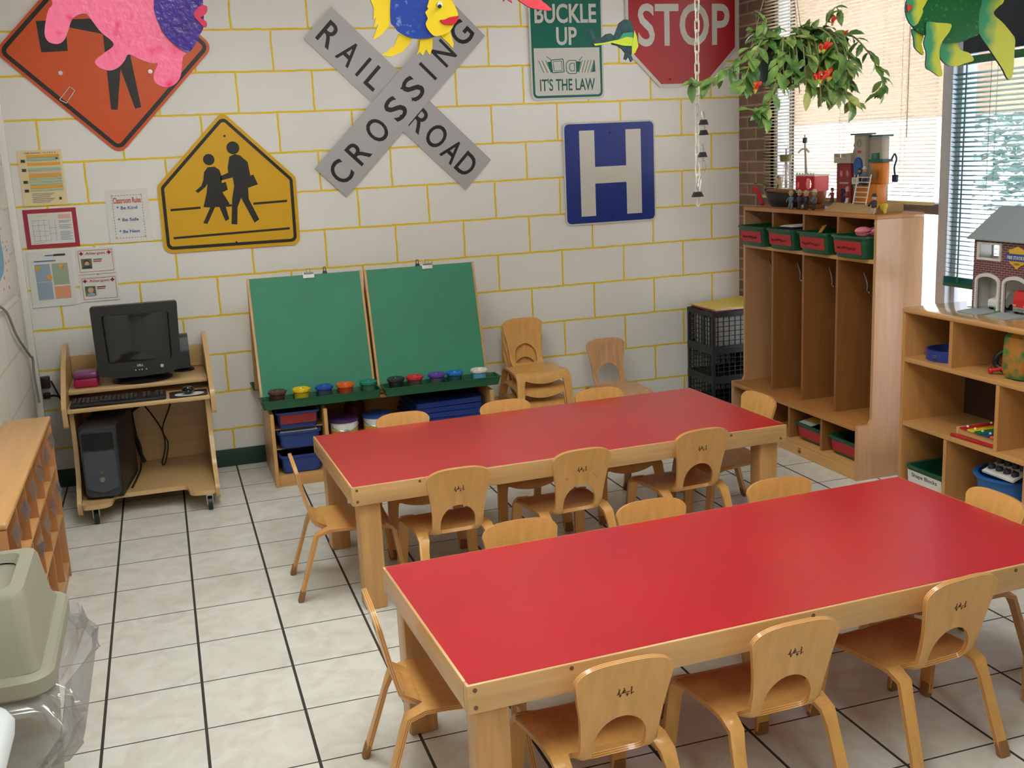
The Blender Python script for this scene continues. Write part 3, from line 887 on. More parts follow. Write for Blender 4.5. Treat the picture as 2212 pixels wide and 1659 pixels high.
# crossbuck
s3 = thing('railroad_crossbuck', 'grey X shaped railroad crossing sign with black lettering, behind the blue fish', 'sign', (-0.33, -0.006, 1.469))
def board(c, ang, d, letters, name, lname):
    L, Wd = 0.607, 0.116
    plate(rot_pts(rect(-L, L, -Wd, Wd), c, ang), name, m_sign_alu, s3, d, d + 0.003)
    ca, sa = math.cos(ang), math.sin(ang)
    for part, t in ((0, MB()), (1, MB())):
      for ch, u in letters:
        if (u > -0.08 if lname[0] == 'r' else True) != bool(part) and lname[0] == 'r': continue
        if lname[0] != 'r' and part == 1: continue
        F = lambda a, b, h, u=u: Vector((c[0] + (u + a) * ca - (b - 0.068) * sa, -(d + 0.003 + h), c[1] + (u + a) * sa + (b - 0.068) * ca))
        w = {'I': 0.018, 'L': 0.072, 'O': 0.108, 'C': 0.1, 'G': 0.108, 'S': 0.094}.get(ch, 0.094)
        t.text(ch, F, 0.136, w, 0.0, 0.001, bold=0.012 if ch != 'I' else 0.0)
      if len(t.bm.verts): t.build(lname if lname[0] != 'r' else ('rail_lettering', 'road_lettering')[part], m_sign_blk, s3)
cA = (-0.328, 1.984)
board(cA, math.radians(-44.7), D0, [('R', -0.520), ('A', -0.380), ('I', -0.275), ('L', -0.186), ('R', 0.150), ('O', 0.278), ('A', 0.402), ('D', 0.516)], 'cross_board', 'railroad_lettering')
board(cA, math.radians(44.9), D0 + 0.006, [('C', -0.524), ('R', -0.375), ('O', -0.212), ('S', -0.052), ('S', 0.100), ('I', 0.230), ('N', 0.366), ('G', 0.520)], 'cross_board', 'crossing_lettering')
for a, b in ((-0.40, 1.975), (-0.32, 2.055), (-0.26, 1.99), (-0.335, 1.905)):
    MB().cyl((a, -D0 - 0.008, b), (a, -D0 - 0.013, b), 0.006, n=10).build('bolt', m_ink, s3)

# seat belt sign
s4 = thing('seat_belt_sign', 'green and white road sign reading BUCKLE UP, IT\'S THE LAW', 'sign', (0.68, -0.006, 1.964))
plate(rrect(0.452, 0.912, 1.964, 2.575, 0.035), 'sign_plate', m_sign_white, s4, D0, D0 + 0.003)
gp = rrect(0.463, 0.901, 1.977, 2.562, 0.028)
plate(gp, 'green_border', m_sign_grn, s4, D0 + 0.003, D0 + 0.0036, holes=[round_poly(rect(0.476, 0.888, 1.990, 2.258), [0.018, 0.018, 0.001, 0.001])])
def wtext(parent, name, body, x, z, h, w, m, d0, d1, bold=0.0, ang=0.0):
    ca, sa = math.cos(ang), math.sin(ang)
    return MB().text(body, lambda u, v, k: Vector((x + u * ca - v * sa, -(d0 + k), z + u * sa + v * ca)), h, w, 0.0, d1 - d0, bold=bold).build(name, m, parent, smooth=0)
wtext(s4, 'buckle_lettering', 'BUCKLE', 0.680, 2.400, 0.106, 0.384, m_sign_white, D0 + 0.0036, D0 + 0.0046, 0.022)
wtext(s4, 'up_lettering', 'UP', 0.682, 2.277, 0.100, 0.128, m_sign_white, D0 + 0.0036, D0 + 0.0046, 0.022)
wtext(s4, 'law_lettering', "IT'S THE LAW", 0.680, 2.018, 0.068, 0.346, m_sign_grn, D0 + 0.003, D0 + 0.004, 0.012)
sb = []
def seg(a, b, w=0.0035):
    v = Vector(b) - Vector(a); n = Vector((-v.y, v.x)).normalized() * w / 2
    return [tuple(Vector(a) - n), tuple(Vector(b) - n), tuple(Vector(b) + n), tuple(Vector(a) + n)]
def loop(pts, w=0.0035): return [seg(pts[i], pts[(i + 1) % len(pts)], w) for i in range(len(pts))]
sb += loop([(0.580, 2.190), (0.655, 2.196), (0.660, 2.123), (0.588, 2.118)], 0.005) + loop([(0.592, 2.181), (0.645, 2.185), (0.648, 2.131), (0.598, 2.128)], 0.003)
sb += loop([(0.690, 2.186), (0.737, 2.186), (0.738, 2.112), (0.692, 2.112), (0.674, 2.128), (0.674, 2.170)], 0.004) + loop([(0.703, 2.170), (0.726, 2.171), (0.726, 2.127), (0.704, 2.127), (0.695, 2.138), (0.695, 2.160)], 0.004)
for i in range(3): sb.append(seg((0.503 + 0.022 * i, 2.188), (0.535 + 0.022 * i, 2.120)))
for i in range(5): sb.append(seg((0.776 + 0.019 * i, 2.186), (0.752 + 0.019 * i, 2.116)))
sb += [[(0.556, 2.180), (0.580, 2.182), (0.586, 2.122), (0.578, 2.122)], [(0.739, 2.180), (0.768, 2.180), (0.752, 2.124), (0.739, 2.118)], seg((0.552, 2.212), (0.580, 2.192)), seg((0.756, 2.184), (0.776, 2.205)), [(0.855, 2.186), (0.858, 2.120), (0.834, 2.118)]]
flat_shapes(sb, 'seat_belt_drawing', m_sign_grn, s4, D0 + 0.003, D0 + 0.0038)

# stop sign
s5 = thing('stop_sign', 'red octagonal STOP sign with white edge near the brick corner', 'sign', (1.436, -0.006, 2.018))
def octo(R): return [(1.434 + R * math.cos(PI / 8 + i * PI / 4), 2.392 + R * math.sin(PI / 8 + i * PI / 4)) for i in range(8)]
plate(octo(0.406), 'sign_plate', m_sign_white, s5, D0, D0 + 0.003)
plate(octo(0.384), 'red_field', m_sign_red, s5, D0 + 0.003, D0 + 0.0036)
wtext(s5, 'stop_lettering', 'STOP', 1.445, 2.266, 0.244, 0.612, m_sign_white, D0 + 0.0036, D0 + 0.0046, 0.018)
MB().cyl((1.345, -D0 - 0.003, 2.065), (1.345, -D0 - 0.008, 2.065), 0.006, n=10).build('bolt', m_ink, s5)

# hospital sign
s6 = thing('hospital_sign', 'square blue road sign with a large white letter H', 'sign', (0.938, -0.006, 1.226))
plate(rrect(0.638, 1.238, 1.224, 1.832, 0.035), 'sign_plate', m_sign_white, s6, D0, D0 + 0.003)
plate(rrect(0.648, 1.228, 1.234, 1.822, 0.028), 'blue_field', m_sign_blu, s6, D0 + 0.003, D0 + 0.0036)
flat_shapes([[(0.741, 1.275), (0.836, 1.275), (0.836, 1.468), (1.042, 1.468), (1.042, 1.275), (1.142, 1.275), (1.142, 1.780), (1.042, 1.780), (1.042, 1.567), (0.838, 1.567), (0.838, 1.782), (0.741, 1.782)]],
            'letter_h', m_sign_white, s6, D0 + 0.0036, D0 + 0.0046)
for z in (1.765, 1.262):
    MB().cyl((0.94, -D0 - 0.003, z), (0.94, -D0 - 0.008, z), 0.006, n=10).build('bolt', m_sign_blk, s6)

# ------------------------------------------------------------------ papers on the back wall
m_paper = mat('white_paper', (222, 221, 214), 0.6)
m_lam = mat('laminated_sheet', (226, 226, 222), 0.18)
m_cream = mat('cream_paper', (232, 214, 168), 0.6)
m_pr = {k: mat('print_' + k, c, 0.6) for k, c in dict(orange=(232, 168, 52), teal=(158, 196, 172), pink=(226, 178, 158), grey=(150, 152, 150), maroon=(168, 42, 62), red=(196, 60, 62), blue=(66, 108, 170),
        sky=(150, 172, 190), sage=(158, 176, 150), salmon=(226, 158, 122), dark=(52, 52, 56), gold=(206, 178, 70), skin=(206, 166, 140), grass=(96, 112, 62), hair=(54, 42, 36), shirt=(60, 66, 92), blond=(196, 176, 128)).items()}
def sheet_of_paper(name, label, x0, x1, z0, z1, m, group, tilt=0.0, cat='paper notice'):
    o = thing(name, label, cat, ((x0 + x1) / 2, -0.002, z0), group=group)
    MB().sheet(rect(x0, x1, z0, z1), lambda u, v, h: Vector((u, -(0.0022 + h + 0.003 * max(0, (z0 + 0.03 - v)) / 0.03), v)), 0.0009, res=0.05).build('sheet', m, o)
    return o
def ink(parent, name, boxes, m): return flat_shapes([rect(*b) for b in boxes], name, m, parent, 0.0058, 0.0064)
G = 'notices on the wall above the computer'
o = sheet_of_paper('schedule_notice', 'cream daily schedule notice with orange and teal bands, under the orange sign', -2.346, -2.134, 1.517, 1.798, m_cream, G)
ink(o, 'orange_bands', [(-2.302, -2.146, z, z + 0.013) for z in (1.762, 1.722, 1.662, 1.605)], m_pr['orange'])
ink(o, 'teal_bands', [(-2.302, -2.146, z, z + 0.014) for z in (1.745, 1.695)] + [(-2.302, -2.146, z, z + 0.007) for z in (1.650, 1.636, 1.622, 1.592)], m_pr['teal'])
ink(o, 'pink_band', [(-2.302, -2.146, 1.679, 1.690)], m_pr['pink'])
ink(o, 'text_lines', [(-2.300, -2.19 - 0.012 * (i % 3), z, z + 0.0028) for i, z in enumerate((1.577, 1.568, 1.559, 1.550, 1.541, 1.533))], m_pr['grey'])
ink(o, 'pictures', [(-2.332, -2.312, z, z + 0.014) for z in (1.738, 1.692, 1.632, 1.588)] + [(-2.172, -2.160, 1.543, 1.556), (-2.165, -2.155, 1.75, 1.757)], m_pr['dark'])
wtext(o, 'title', 'Daily Schedule - Yr. 3 Pre. K', -2.235, 1.781, 0.008, 0.15, m_pr['dark'], 0.0034, 0.0040)

o = sheet_of_paper('evacuation_map', 'small floor plan notice with a wide maroon border', -2.358, -2.100, 1.297, 1.499, m_pr['maroon'], G)
ink(o, 'plan_sheet', [(-2.336, -2.122, 1.318, 1.478)], m_paper)
b = [rect(-2.32, -2.245, z, z + 0.002) for z in (1.44, 1.415, 1.385, 1.36, 1.335)] + [rect(x, x + 0.002, 1.33, 1.44) for x in (-2.318, -2.29, -2.262, -2.238, -2.21)] + [rect(-2.24, -2.2, z, z + 0.002) for z in (1.40, 1.37)]
flat_shapes(b, 'plan_lines', m_pr['sky'], o, 0.0064, 0.0068)
flat_shapes([rect(-2.19, -2.13 - 0.01 * (i % 2), z, z + 0.004) for i, z in enumerate((1.432, 1.425, 1.410, 1.402, 1.394, 1.375, 1.367, 1.359, 1.351, 1.343, 1.335))], 'plan_text', m_pr['sky'], o, 0.0064, 0.0068)
flat_shapes([rect(-2.19, -2.13, 1.445, 1.468), rect(-2.30, -2.25, 1.462, 1.465), rect(-2.33, -2.27, 1.323, 1.327)], 'red_text', m_pr['pink'], o, 0.0064, 0.0068)

o = sheet_of_paper('classroom_rules_notice', 'white laminated Classroom Rules notice beside the yellow sign', -1.949, -1.734, 1.300, 1.578, m_lam, G)
wtext(o, 'title', 'Classroom Rules', -1.842, 1.507, 0.030, 0.140, m_pr['red'], 0.0034, 0.0040, 0.02)
for i, tx in enumerate(('* Be Kind', '* Be Safe', '* Be Neat')):
    wtext(o, 'rule_line', tx, -1.846, 1.474 - 0.062 * i, 0.017, 0.104, m_pr['blue'], 0.0034, 0.0040, 0.02)
fr = [rect(-1.915 + 0.0148 * i, -1.907 + 0.0148 * i, z, z + 0.002) for i in range(10) for z in (1.323, 1.546)] + [rect(x, x + 0.002, 1.326 + 0.0148 * i, 1.334 + 0.0148 * i) for i in range(15) for x in (-1.917, -1.768)]
flat_shapes(fr, 'dashed_frame', m_pr['dark'], o, 0.0034, 0.0038)
flat_shapes([rect(x, x + 0.008, z, z + 0.008) for x in (-1.92, -1.772) for z in (1.321, 1.543)], 'corner_marks', m_pr['gold'], o, 0.0034, 0.0039)

o = sheet_of_paper('menu_notice', 'laminated sheet with blue, green and salmon panels, lowest notice by the corner', -2.369, -2.150, 0.990, 1.281, m_lam, G)
ink(o, 'blue_panels', [(-2.335, -2.262, 1.125, 1.215), (-2.335, -2.262, 1.030, 1.120)], m_pr['sky'])
ink(o, 'green_panel', [(-2.252, -2.175, 1.105, 1.215)], m_pr['sage'])
ink(o, 'salmon_panel', [(-2.252, -2.175, 1.030, 1.095)], m_pr['salmon'])
flat_shapes([rect(-2.335, -2.23, 1.228, 1.233), rect(-2.28, -2.24, 1.256, 1.261)], 'heading', m_pr['blue'], o, 0.0058, 0.0064)
flat_shapes([rect(-2.238, -2.18, 1.254, 1.264)], 'black_bar', m_pr['dark'], o, 0.0058, 0.0064)
flat_shapes(circle_list if False else [circ(-2.32, 1.195, 0.012, 10), circ(-2.27, 1.145, 0.013, 10), circ(-2.205, 1.200, 0.012, 10)], 'fruit_pictures', m_pr['orange'], o, 0.0064, 0.0067)
for i, (z0, lab, hair, top) in enumerate(((1.146, 'upper white Allergies card with a photo of a dark haired child', 'hair', 'shirt'), (1.000, 'lower white Allergies card with a photo of a fair haired child', 'blond', 'sky'))):
    x0 = -2.130 + 0.002 * i
    o = sheet_of_paper('allergy_card', lab, x0, x0 + 0.192, z0, z0 + 0.138, m_lam, 'allergy cards on the wall')
    plate(rect(x0 + 0.012, x0 + 0.182, z0 + 0.012, z0 + 0.126), 'red_frame', m_pr['red'], o, 0.0058, 0.0063, holes=[rect(x0 + 0.0138, x0 + 0.1802, z0 + 0.0138, z0 + 0.1242)])
    wtext(o, 'title', 'Allergies', x0 + 0.098, z0 + 0.103, 0.014, 0.098, m_pr['red'], 0.0058, 0.0064)
    flat_shapes([rect(x - 0.010, x + 0.010, z0 + 0.106, z0 + 0.113) for x in (x0 + 0.028, x0 + 0.166)] + [rect(x - 0.0035, x + 0.0035, z0 + 0.0995, z0 + 0.1195) for x in (x0 + 0.028, x0 + 0.166)], 'crosses', m_pr['red'], o, 0.0064, 0.0068)
    px, pz = x0 + 0.024, z0 + 0.030
    flat_shapes([rect(px, px + 0.052, pz, pz + 0.052)], 'photo', m_pr['grass'], o, 0.0058, 0.0062)
    flat_shapes([circ(px + 0.027, pz + 0.031, 0.0145, 16)], 'photo_hair', m_pr[hair], o, 0.0062, 0.0064)
    flat_shapes([circ(px + 0.027, pz + 0.026, 0.0115, 16)], 'photo_face', m_pr['skin'], o, 0.0064, 0.0066)
    flat_shapes([[(px + 0.004, pz), (px + 0.05, pz), (px + 0.044, pz + 0.012), (px + 0.032, pz + 0.017), (px + 0.022, pz + 0.017), (px + 0.010, pz + 0.012)]], 'photo_shirt', m_pr[top], o, 0.0064, 0.0066)
    ink(o, 'text_lines', [(px + 0.060, px + 0.104, pz + 0.044, pz + 0.048)], m_pr['dark'])
    ink(o, 'red_text', [(px + 0.060, px + 0.100, pz + 0.034, pz + 0.039)], m_pr['red'])

# paper border strip of the bulletin board on the left wall
bb = thing('bulletin_board_paper', 'confetti patterned paper backing with a blue map on the left wall', 'bulletin paper', (X0 + 0.01, -1.6, 1.13))
LW = lambda d: (lambda u, v, h: Vector((X0 + d + h, u, v)))
MB().sheet(rect(-2.9, -0.42, 1.125, 2.5), LW(0.006), 0.004, res=0).build('backing_sheet', mat('confetti_paper', (226, 218, 212), 0.6), bb)
rnd = random.Random(4)
for nm, c in (('red', (190, 60, 60)), ('navy', (40, 60, 130)), ('green', (70, 140, 100))):
    k = MB()
    for i in range(70):
        u, v = rnd.uniform(-1.6, -0.44), rnd.uniform(1.14, 2.3)
        k.sheet(circ(u, v, rnd.uniform(0.004, 0.009), 6), LW(0.0085), 0.0006, res=0)
    tag(k.build('confetti_' + nm, mat('confetti_' + nm, c, 0.6), bb), kind='stuff')
MB().sheet(smooth_closed([(-1.5, 1.22), (-0.72, 1.24), (-0.66, 1.42), (-0.70, 1.62), (-0.95, 1.70), (-1.5, 1.68)]), LW(0.009), 0.001, res=0).build('blue_map', mat('map_blue', (120, 170, 200), 0.6), bb)

# ------------------------------------------------------------------ computer cart
m_cart = wood('cart_maple', (206, 170, 118), axis='z', var=0.07)
m_cart_x = wood('cart_maple_flat', (208, 172, 120), axis='x', var=0.07)
dk = thing('computer_cart', 'pale wooden computer cart on castors below the wall notices', 'desk', (-1.885, -0.4, 0))
YZ = lambda x0, x1: (lambda u, v, h: Vector(((x0 + x1) / 2 + h, u, v)))
for x0, x1 in ((-2.243, -2.220), (-1.541, -1.518)):
    up = round_poly([(-0.035, 0.45), (-0.60, 0.45), (-0.60, 0.565), (-0.40, 0.70), (-0.17, 0.795), (-0.035, 0.795)], [0.01, 0.02, 0.05, 0.08, 0.05, 0.02])
    MB().sheet(up, YZ(x0, x1), x1 - x0, res=0.08).build('upper_side_panel', m_cart, dk)
for x0, x1 in ((-2.216, -2.194), (-1.567, -1.545)):
    lo = round_poly([(-0.045, 0.06), (-0.755, 0.045), (-0.755, 0.11), (-0.63, 0.20), (-0.56, 0.34), (-0.56, 0.53), (-0.045, 0.53)], [0.02, 0.03, 0.03, 0.12, 0.10, 0.01, 0.01])
    MB().sheet(lo, YZ(x0, x1), x1 - x0, res=0.08).build('lower_side_panel', m_cart, dk)
MB().box(-2.219, -1.542, -0.43, -0.04, 0.585, 0.607, bev=0.005).build('desktop', m_cart_x, dk)
MB().box(-2.219, -1.542, -0.06, -0.04, 0.61, 0.725, bev=0.003).build('back_rail', m_cart_x, dk)
MB().box(-2.219, -1.542, -0.605, -0.12, 0.525, 0.548, bev=0.006).build('keyboard_shelf', m_cart_x, dk)
MB().box(-2.193, -1.568, -0.075, -0.055, 0.11, 0.50).build('back_panel', m_cart_x, dk)
SZ = 0.098
sh = round_poly([(-2.193, -0.06), (-2.193, -0.80), (-2.06, -0.80), (-2.045, -0.66), (-1.70, -0.66), (-1.69, -0.80), (-1.568, -0.80), (-1.568, -0.06)], [0.005, 0.03, 0.05, 0.03, 0.03, 0.05, 0.03, 0.005])
MB().sheet(sh, lambda u, v, h: Vector((u, v, SZ + h)), 0.022, res=0.08).build('bottom_shelf', m_cart_x, dk)
for x, y in ((-2.135, -0.745), (-1.60, -0.765), (-2.13, -0.13), (-1.63, -0.13)):
    MB().box(x - 0.016, x - 0.012, y - 0.014, y + 0.014, 0.03, 0.087).box(x + 0.012, x + 0.016, y - 0.014, y + 0.014, 0.03, 0.087).box(x - 0.016, x + 0.016, y - 0.02, y + 0.02, 0.076, 0.087).build('castor_fork', m_steel, dk)
    MB().cyl((x - 0.011, y, 0.034), (x + 0.011, y, 0.034), 0.034, n=20).build('castor_wheel', m_black, dk)

# monitor
m_screen = mat('dark_crt_glass', (26, 30, 28), 0.08, spec=0.6)
mo = thing('crt_monitor', 'large black tube monitor with a dark screen on the computer cart', 'monitor', (-1.865, -0.30, 0.607))
def tf(x, z, y0=-0.405):                                  # front face, leaning back a little
    return Vector((x, y0 + (z - 0.66) * 0.10, z))
outer = rrect(-2.070, -1.660, 0.655, 1.012, 0.016)
bz = MB()
outb = [(-2.072, 1.012), (-1.651, 1.012), (-1.664, 0.668), (-1.76, 0.648), (-1.96, 0.645), (-2.066, 0.662)]
scr = [(-2.022, 0.965), (-1.698, 0.965), (-1.704, 0.722), (-2.014, 0.722)]
bz.sheet(round_poly(outb, [0.012, 0.012, 0.02, 0.05, 0.05, 0.02]), lambda u, v, h: tf(u, v, -0.395) + Vector((0, -h, 0)), 0.05, holes=[round_poly(scr, 0.012)], res=0.06)
bz.build('bezel', m_black, mo)
MB().sheet(round_poly(inset(scr, -0.004), 0.012), lambda u, v, h: tf(u, v, -0.385) + Vector((0, -h - 0.012 * (1 - ((u + 1.86) / 0.17) ** 2) * 0.9, 0)), 0.006, res=0.04).build('screen', m_screen, mo)
hs_ = MB(); rings = []
for y, sx, sz, dz in ((-0.36, 1.0, 1.0, 0.0), (-0.27, 0.97, 0.97, 0.0), (-0.15, 0.72, 0.72, -0.03), (-0.085, 0.60, 0.60, -0.05)):
    rings.append([hs_.bm.verts.new((-1.862 + (u + 1.862) * sx, y, 0.835 + (v - 0.835) * sz + dz)) for u, v in rrect(-2.052, -1.672, 0.668, 1.0, 0.03)])
for A_, B_ in zip(rings, rings[1:]):
    for j in range(len(A_)): hs_._f([A_[j], A_[(j + 1) % len(A_)], B_[(j + 1) % len(A_)], B_[j]])
hs_._f(rings[0]); hs_._f(list(reversed(rings[-1])))
hs_.build('rear_housing', m_black, mo)
MB().lathe([(0, 0.6078), (0.15, 0.6078), (0.152, 0.615), (0.13, 0.624), (0.07, 0.632), (0.065, 0.66), (0, 0.66)], (-1.862, -0.30, 0), 36, sy=0.85).build('swivel_base', m_black, mo)
ff = lambda dx, dz: (lambda u, v, h: tf(u + dx, v + dz, -0.4205) + Vector((0, -h, 0)))
MB().text('DELL', ff(-1.862, 0.697), 0.012, 0.032, 0, 0.0008, bold=0.03).build('maker_lettering', m_steel, mo)
for x in (-1.886, -1.868, -1.855, -1.834):
    MB().sheet(circ(0, 0, 0.0035, 10), ff(x, 0.680), 0.004, res=0).build('control_button', m_steel, mo)
MB().sheet(circ(0, 0, 0.0085, 18), ff(-1.757, 0.690), 0.008, res=0).build('power_button', m_steel, mo)

# small speaker
sp = thing('desk_speaker', 'charcoal desktop speaker standing right of the monitor', 'speaker', (-1.63, -0.20, 0.607))
MB().sheet(round_poly([(-0.215, 0.625), (-0.09, 0.625), (-0.09, 0.80), (-0.19, 0.805), (-0.228, 0.72)], [0.01, 0.01, 0.02, 0.03, 0.05]), YZ(-1.684, -1.614), 0.070, res=0.05).build('cabinet', m_dgrey, sp)
MB().lathe([(0, 0.6078), (0.055, 0.6078), (0.055, 0.613), (0.03, 0.63), (0, 0.63)], (-1.650, -0.155, 0), 24).build('foot', m_black, sp)
# purple disk box
m_purple = mat('purple_plastic', (124, 48, 104), 0.3, coat=0.3); m_mag = mat('magenta_plastic', (168, 26, 78), 0.3)
pb = thing('disc_box', 'purple and magenta plastic box left of the monitor', 'plastic box', (-2.13, -0.33, 0.607))
MB().box(-2.190, -2.072, -0.39, -0.27, 0.6078, 0.660, bev=0.012, seg=3).build('box_body', m_mag, pb)
MB().box(-2.192, -2.070, -0.40, -0.265, 0.655, 0.690, bev=0.014, seg=3).build('box_lid', m_purple, pb)
# keyboard
kb = thing('keyboard', 'long black keyboard on the pull-out shelf of the cart', 'keyboard', (-1.98, -0.5, 0.548))
KX0, KX1, KY0, KY1 = -2.205, -1.752, -0.602, -0.445
k = MB(); k.box(KX0, KX1, KY0, KY1, 0.549, 0.565, bev=0.006); k.build('keyboard_body', m_black, kb)
m_key = mat('key_black', (38, 39, 42), 0.35)
k = MB()
for r in range(6):
    y = KY0 + 0.030 + r * 0.0205
    for i in range(21):
        if i in (15, 18) : continue
        if r == 0 and 4 <= i <= 9:
            if i == 4: k.box(KX0 + 0.012 + 4 * 0.0205, KX0 + 0.012 + 9.85 * 0.0205, y, y + 0.0165, 0.564, 0.5725, bev=0.002, seg=1)
            continue
        x = KX0 + 0.012 + i * 0.0205
        k.box(x, x + 0.0170, y, y + 0.0165, 0.564, 0.5725, bev=0.002, seg=1)
tag(k.build('keys', m_key, kb), kind='stuff')
# mouse and pad
m_pad_w = mat('mouse_pad_white', (216, 216, 222), 0.5)
mp_ = thing('mouse_pad', 'black mouse pad with a white oval, at the right of the keyboard', 'mouse pad', (-1.645, -0.53, 0.548))
MB().sheet(rrect(-1.738, -1.552, -0.600, -0.45, 0.02), lambda u, v, h: Vector((u, v, 0.5505 + h)), 0.004, res=0).build('pad', m_black, mp_)
MB().sheet(circ(-1.640, -0.545, 0.045, 28, 1.6), lambda u, v, h: Vector((u, v, 0.553 + h)), 0.001, res=0).build('white_oval', m_pad_w, mp_)
ms = thing('mouse', 'black computer mouse lying on the white oval of the pad', 'mouse', (-1.645, -0.53, 0.554))
MB().ball((-1.645, -0.53, 0.5725), 0.034, s=(0.9, 1.5, 0.5)).build('mouse_shell', mat('glossy_black', (22, 22, 24), 0.15), ms)
MB().box(-1.648, -1.642, -0.565, -0.548, 0.583, 0.590, bev=0.002).build('scroll_wheel', m_steel, ms)
# tower
tw = thing('computer_tower', 'black and charcoal computer tower on the bottom shelf of the cart', 'computer', (-2.09, -0.48, 0.110), math.radians(-8))
MB().box(-2.180, -2.000, -0.715, -0.27, 0.110, 0.475, bev=0.012).build('case', m_black, tw)
XZf = lambda y: (lambda u, v, h: Vector((u, y - h, v)))
MB().sheet(rrect(-2.172, -2.008, 0.125, 0.467, 0.03), XZf(-0.722), 0.016, res=0).build('front_panel', m_dgrey, tw)
MB().sheet(rrect(-2.162, -2.018, 0.365, 0.445, 0.008), XZf(-0.732), 0.006, res=0).build('drive_bay', m_black, tw)
MB().sheet(round_poly([(-2.166, 0.17), (-2.09, 0.145), (-2.014, 0.17), (-2.018, 0.355), (-2.162, 0.355)], [0.03, 0.04, 0.03, 0.01, 0.01]), XZf(-0.733), 0.008, res=0).build('lower_door', mat('slate_plastic', (74, 80, 90), 0.35), tw)
MB().sheet(circ(-2.088, 0.215, 0.014, 20), XZf(-0.740), 0.006, res=0).build('power_button', m_steel, tw)
MB().sheet(circ(-2.088, 0.250, 0.005, 12), XZf(-0.740), 0.004, res=0).build('indicator', m_steel, tw)
tw.location.x += 0.036
# cables below the desktop
CG = 'cables hanging in the computer cart'
def cable(name, label, pts, r, m=None, group=None):
    o = MB().tube(smooth_open(pts, 8), r, 8).build(name, m or m_cord, smooth=60)
    return tag(o, label, 'cable', group)
cable('monitor_cable', 'thick black cable hanging straight down behind the computer tower', [(-1.955, -0.09, 0.58), (-1.950, -0.11, 0.47), (-1.945, -0.12, 0.34), (-1.93, -0.13, 0.20), (-1.905, -0.15, 0.122)], 0.010, group=CG)
cable('looped_cable', 'thick black cable looping over in the upper part of the cart', [(-1.86, -0.10, 0.58), (-1.835, -0.092, 0.50), (-1.865, -0.098, 0.45), (-1.93, -0.150, 0.42), (-1.980, -0.19, 0.39)], 0.009, group=CG)
MB().tube(smooth_open([(-1.93, -0.10, 0.57), (-1.92, -0.117, 0.50), (-1.85, -0.165, 0.40), (-1.80, -0.22, 0.31), (-1.79, -0.23, 0.22), (-1.815, -0.24, 0.132), (-1.80, -0.25, 0.132), (-1.775, -0.23, 0.23), (-1.795, -0.21, 0.31), (-1.745, -0.15, 0.42), (-1.735, -0.105, 0.50), (-1.735, -0.10, 0.57)], 8), 0.004, 8).build('mouse_cord', m_cord, ms, smooth=60)
cable('floor_lead', 'black lead curving on the cart bottom beside the tower', [(-1.935, -0.20, 0.30), (-1.915, -0.22, 0.22), (-1.925, -0.26, 0.128), (-1.94, -0.40, 0.117), (-1.965, -0.60, 0.117)], 0.005, group=CG)
# outlet with adapters, left of the cart
pw = thing('wall_outlet', 'wall outlet with a black power adapter left of the computer cart', 'outlet', (-2.36, -0.002, 0.50))
MB().box(-2.395, -2.325, -0.008, -0.001, 0.50, 0.62, bev=0.003).build('cover_plate', m_white_pl, pw)
MB().box(-2.385, -2.335, -0.06, -0.009, 0.565, 0.625, bev=0.006).build('power_adapter', m_black, pw)
MB().box(-2.378, -2.342, -0.045, -0.009, 0.505, 0.535, bev=0.005).build('plug', m_black, pw)
cable('power_cord', 'black power cord running from the outlet to the computer cart', [(-2.36, -0.053, 0.52), (-2.31, -0.085, 0.525), (-2.27, -0.085, 0.49), (-2.256, -0.08, 0.42), (-2.252, -0.075, 0.33)], 0.006)
cable('adapter_cord', 'thin black cord hanging from the power adapter', [(-2.331, -0.035, 0.60), (-2.32, -0.036, 0.57), (-2.29, -0.034, 0.48), (-2.268, -0.03, 0.40), (-2.264, -0.03, 0.28)], 0.004)
cable('grey_wall_cable', 'grey cable drooping along the left wall down into the corner', [(X0 + 0.03, -1.15, 1.14), (X0 + 0.032, -0.95, 1.08), (X0 + 0.034, -0.78, 0.96), (X0 + 0.034, -0.55, 0.86), (X0 + 0.03, -0.35, 0.79), (X0 + 0.025, -0.24, 0.76), (X0 + 0.02, -0.22, 0.66), (X0 + 0.022, -0.19, 0.52)], 0.006, mat('grey_cord', (150, 150, 148), 0.5))

# ------------------------------------------------------------------ double easel on its storage cabinet
m_chalk = mat('green_chalkboard', (50, 134, 104), 0.55, var=0.05, vscale=4)
m_easel = wood('easel_frame', (204, 158, 98), axis='z', var=0.10)
m_easel_x = wood('easel_shelf', (200, 152, 92), axis='x', var=0.10)
EG = 'blue bins in the easel cabinet'
cb = thing('easel_cabinet', 'low birch storage cabinet under the green easel boards', 'cabinet', (-0.645, -0.31, 0))
CX0, CX1, CYF, CYB, CH_ = -1.255, -0.035, -0.566, -0.05, 0.400
for x in (CX0, -0.977, CX1 - 0.02):
    MB().box(x, x + 0.02, CYF, CYB, 0.0, CH_, bev=0.003).build('side_panel' if x != -0.977 else 'divider', m_easel, cb)
MB().box(CX0 + 0.02, -0.978, CYF + 0.012, CYB, 0.0, 0.062, bev=0.002).box(-0.956, CX1 - 0.021, CYF + 0.012, CYB, 0, 0.062, bev=0.002).build('plinth', m_easel_x, cb)
MB().box(CX0, CX1, CYF + 0.105, CYB, CH_ + 0.0005, CH_ + 0.018, bev=0.003).build('cabinet_top', m_easel_x, cb)
MB().box(CX0 + 0.02, CX1 - 0.02, CYB - 0.012, CYB, 0.063, CH_ - 0.001).build('back_panel', m_easel_x, cb)
for z in (0.185, 0.292):
    MB().box(CX0 + 0.021, -0.978, CYF + 0.07, CYB - 0.013, z + 0.003, z + 0.010).build('shelf', m_easel_x, cb)
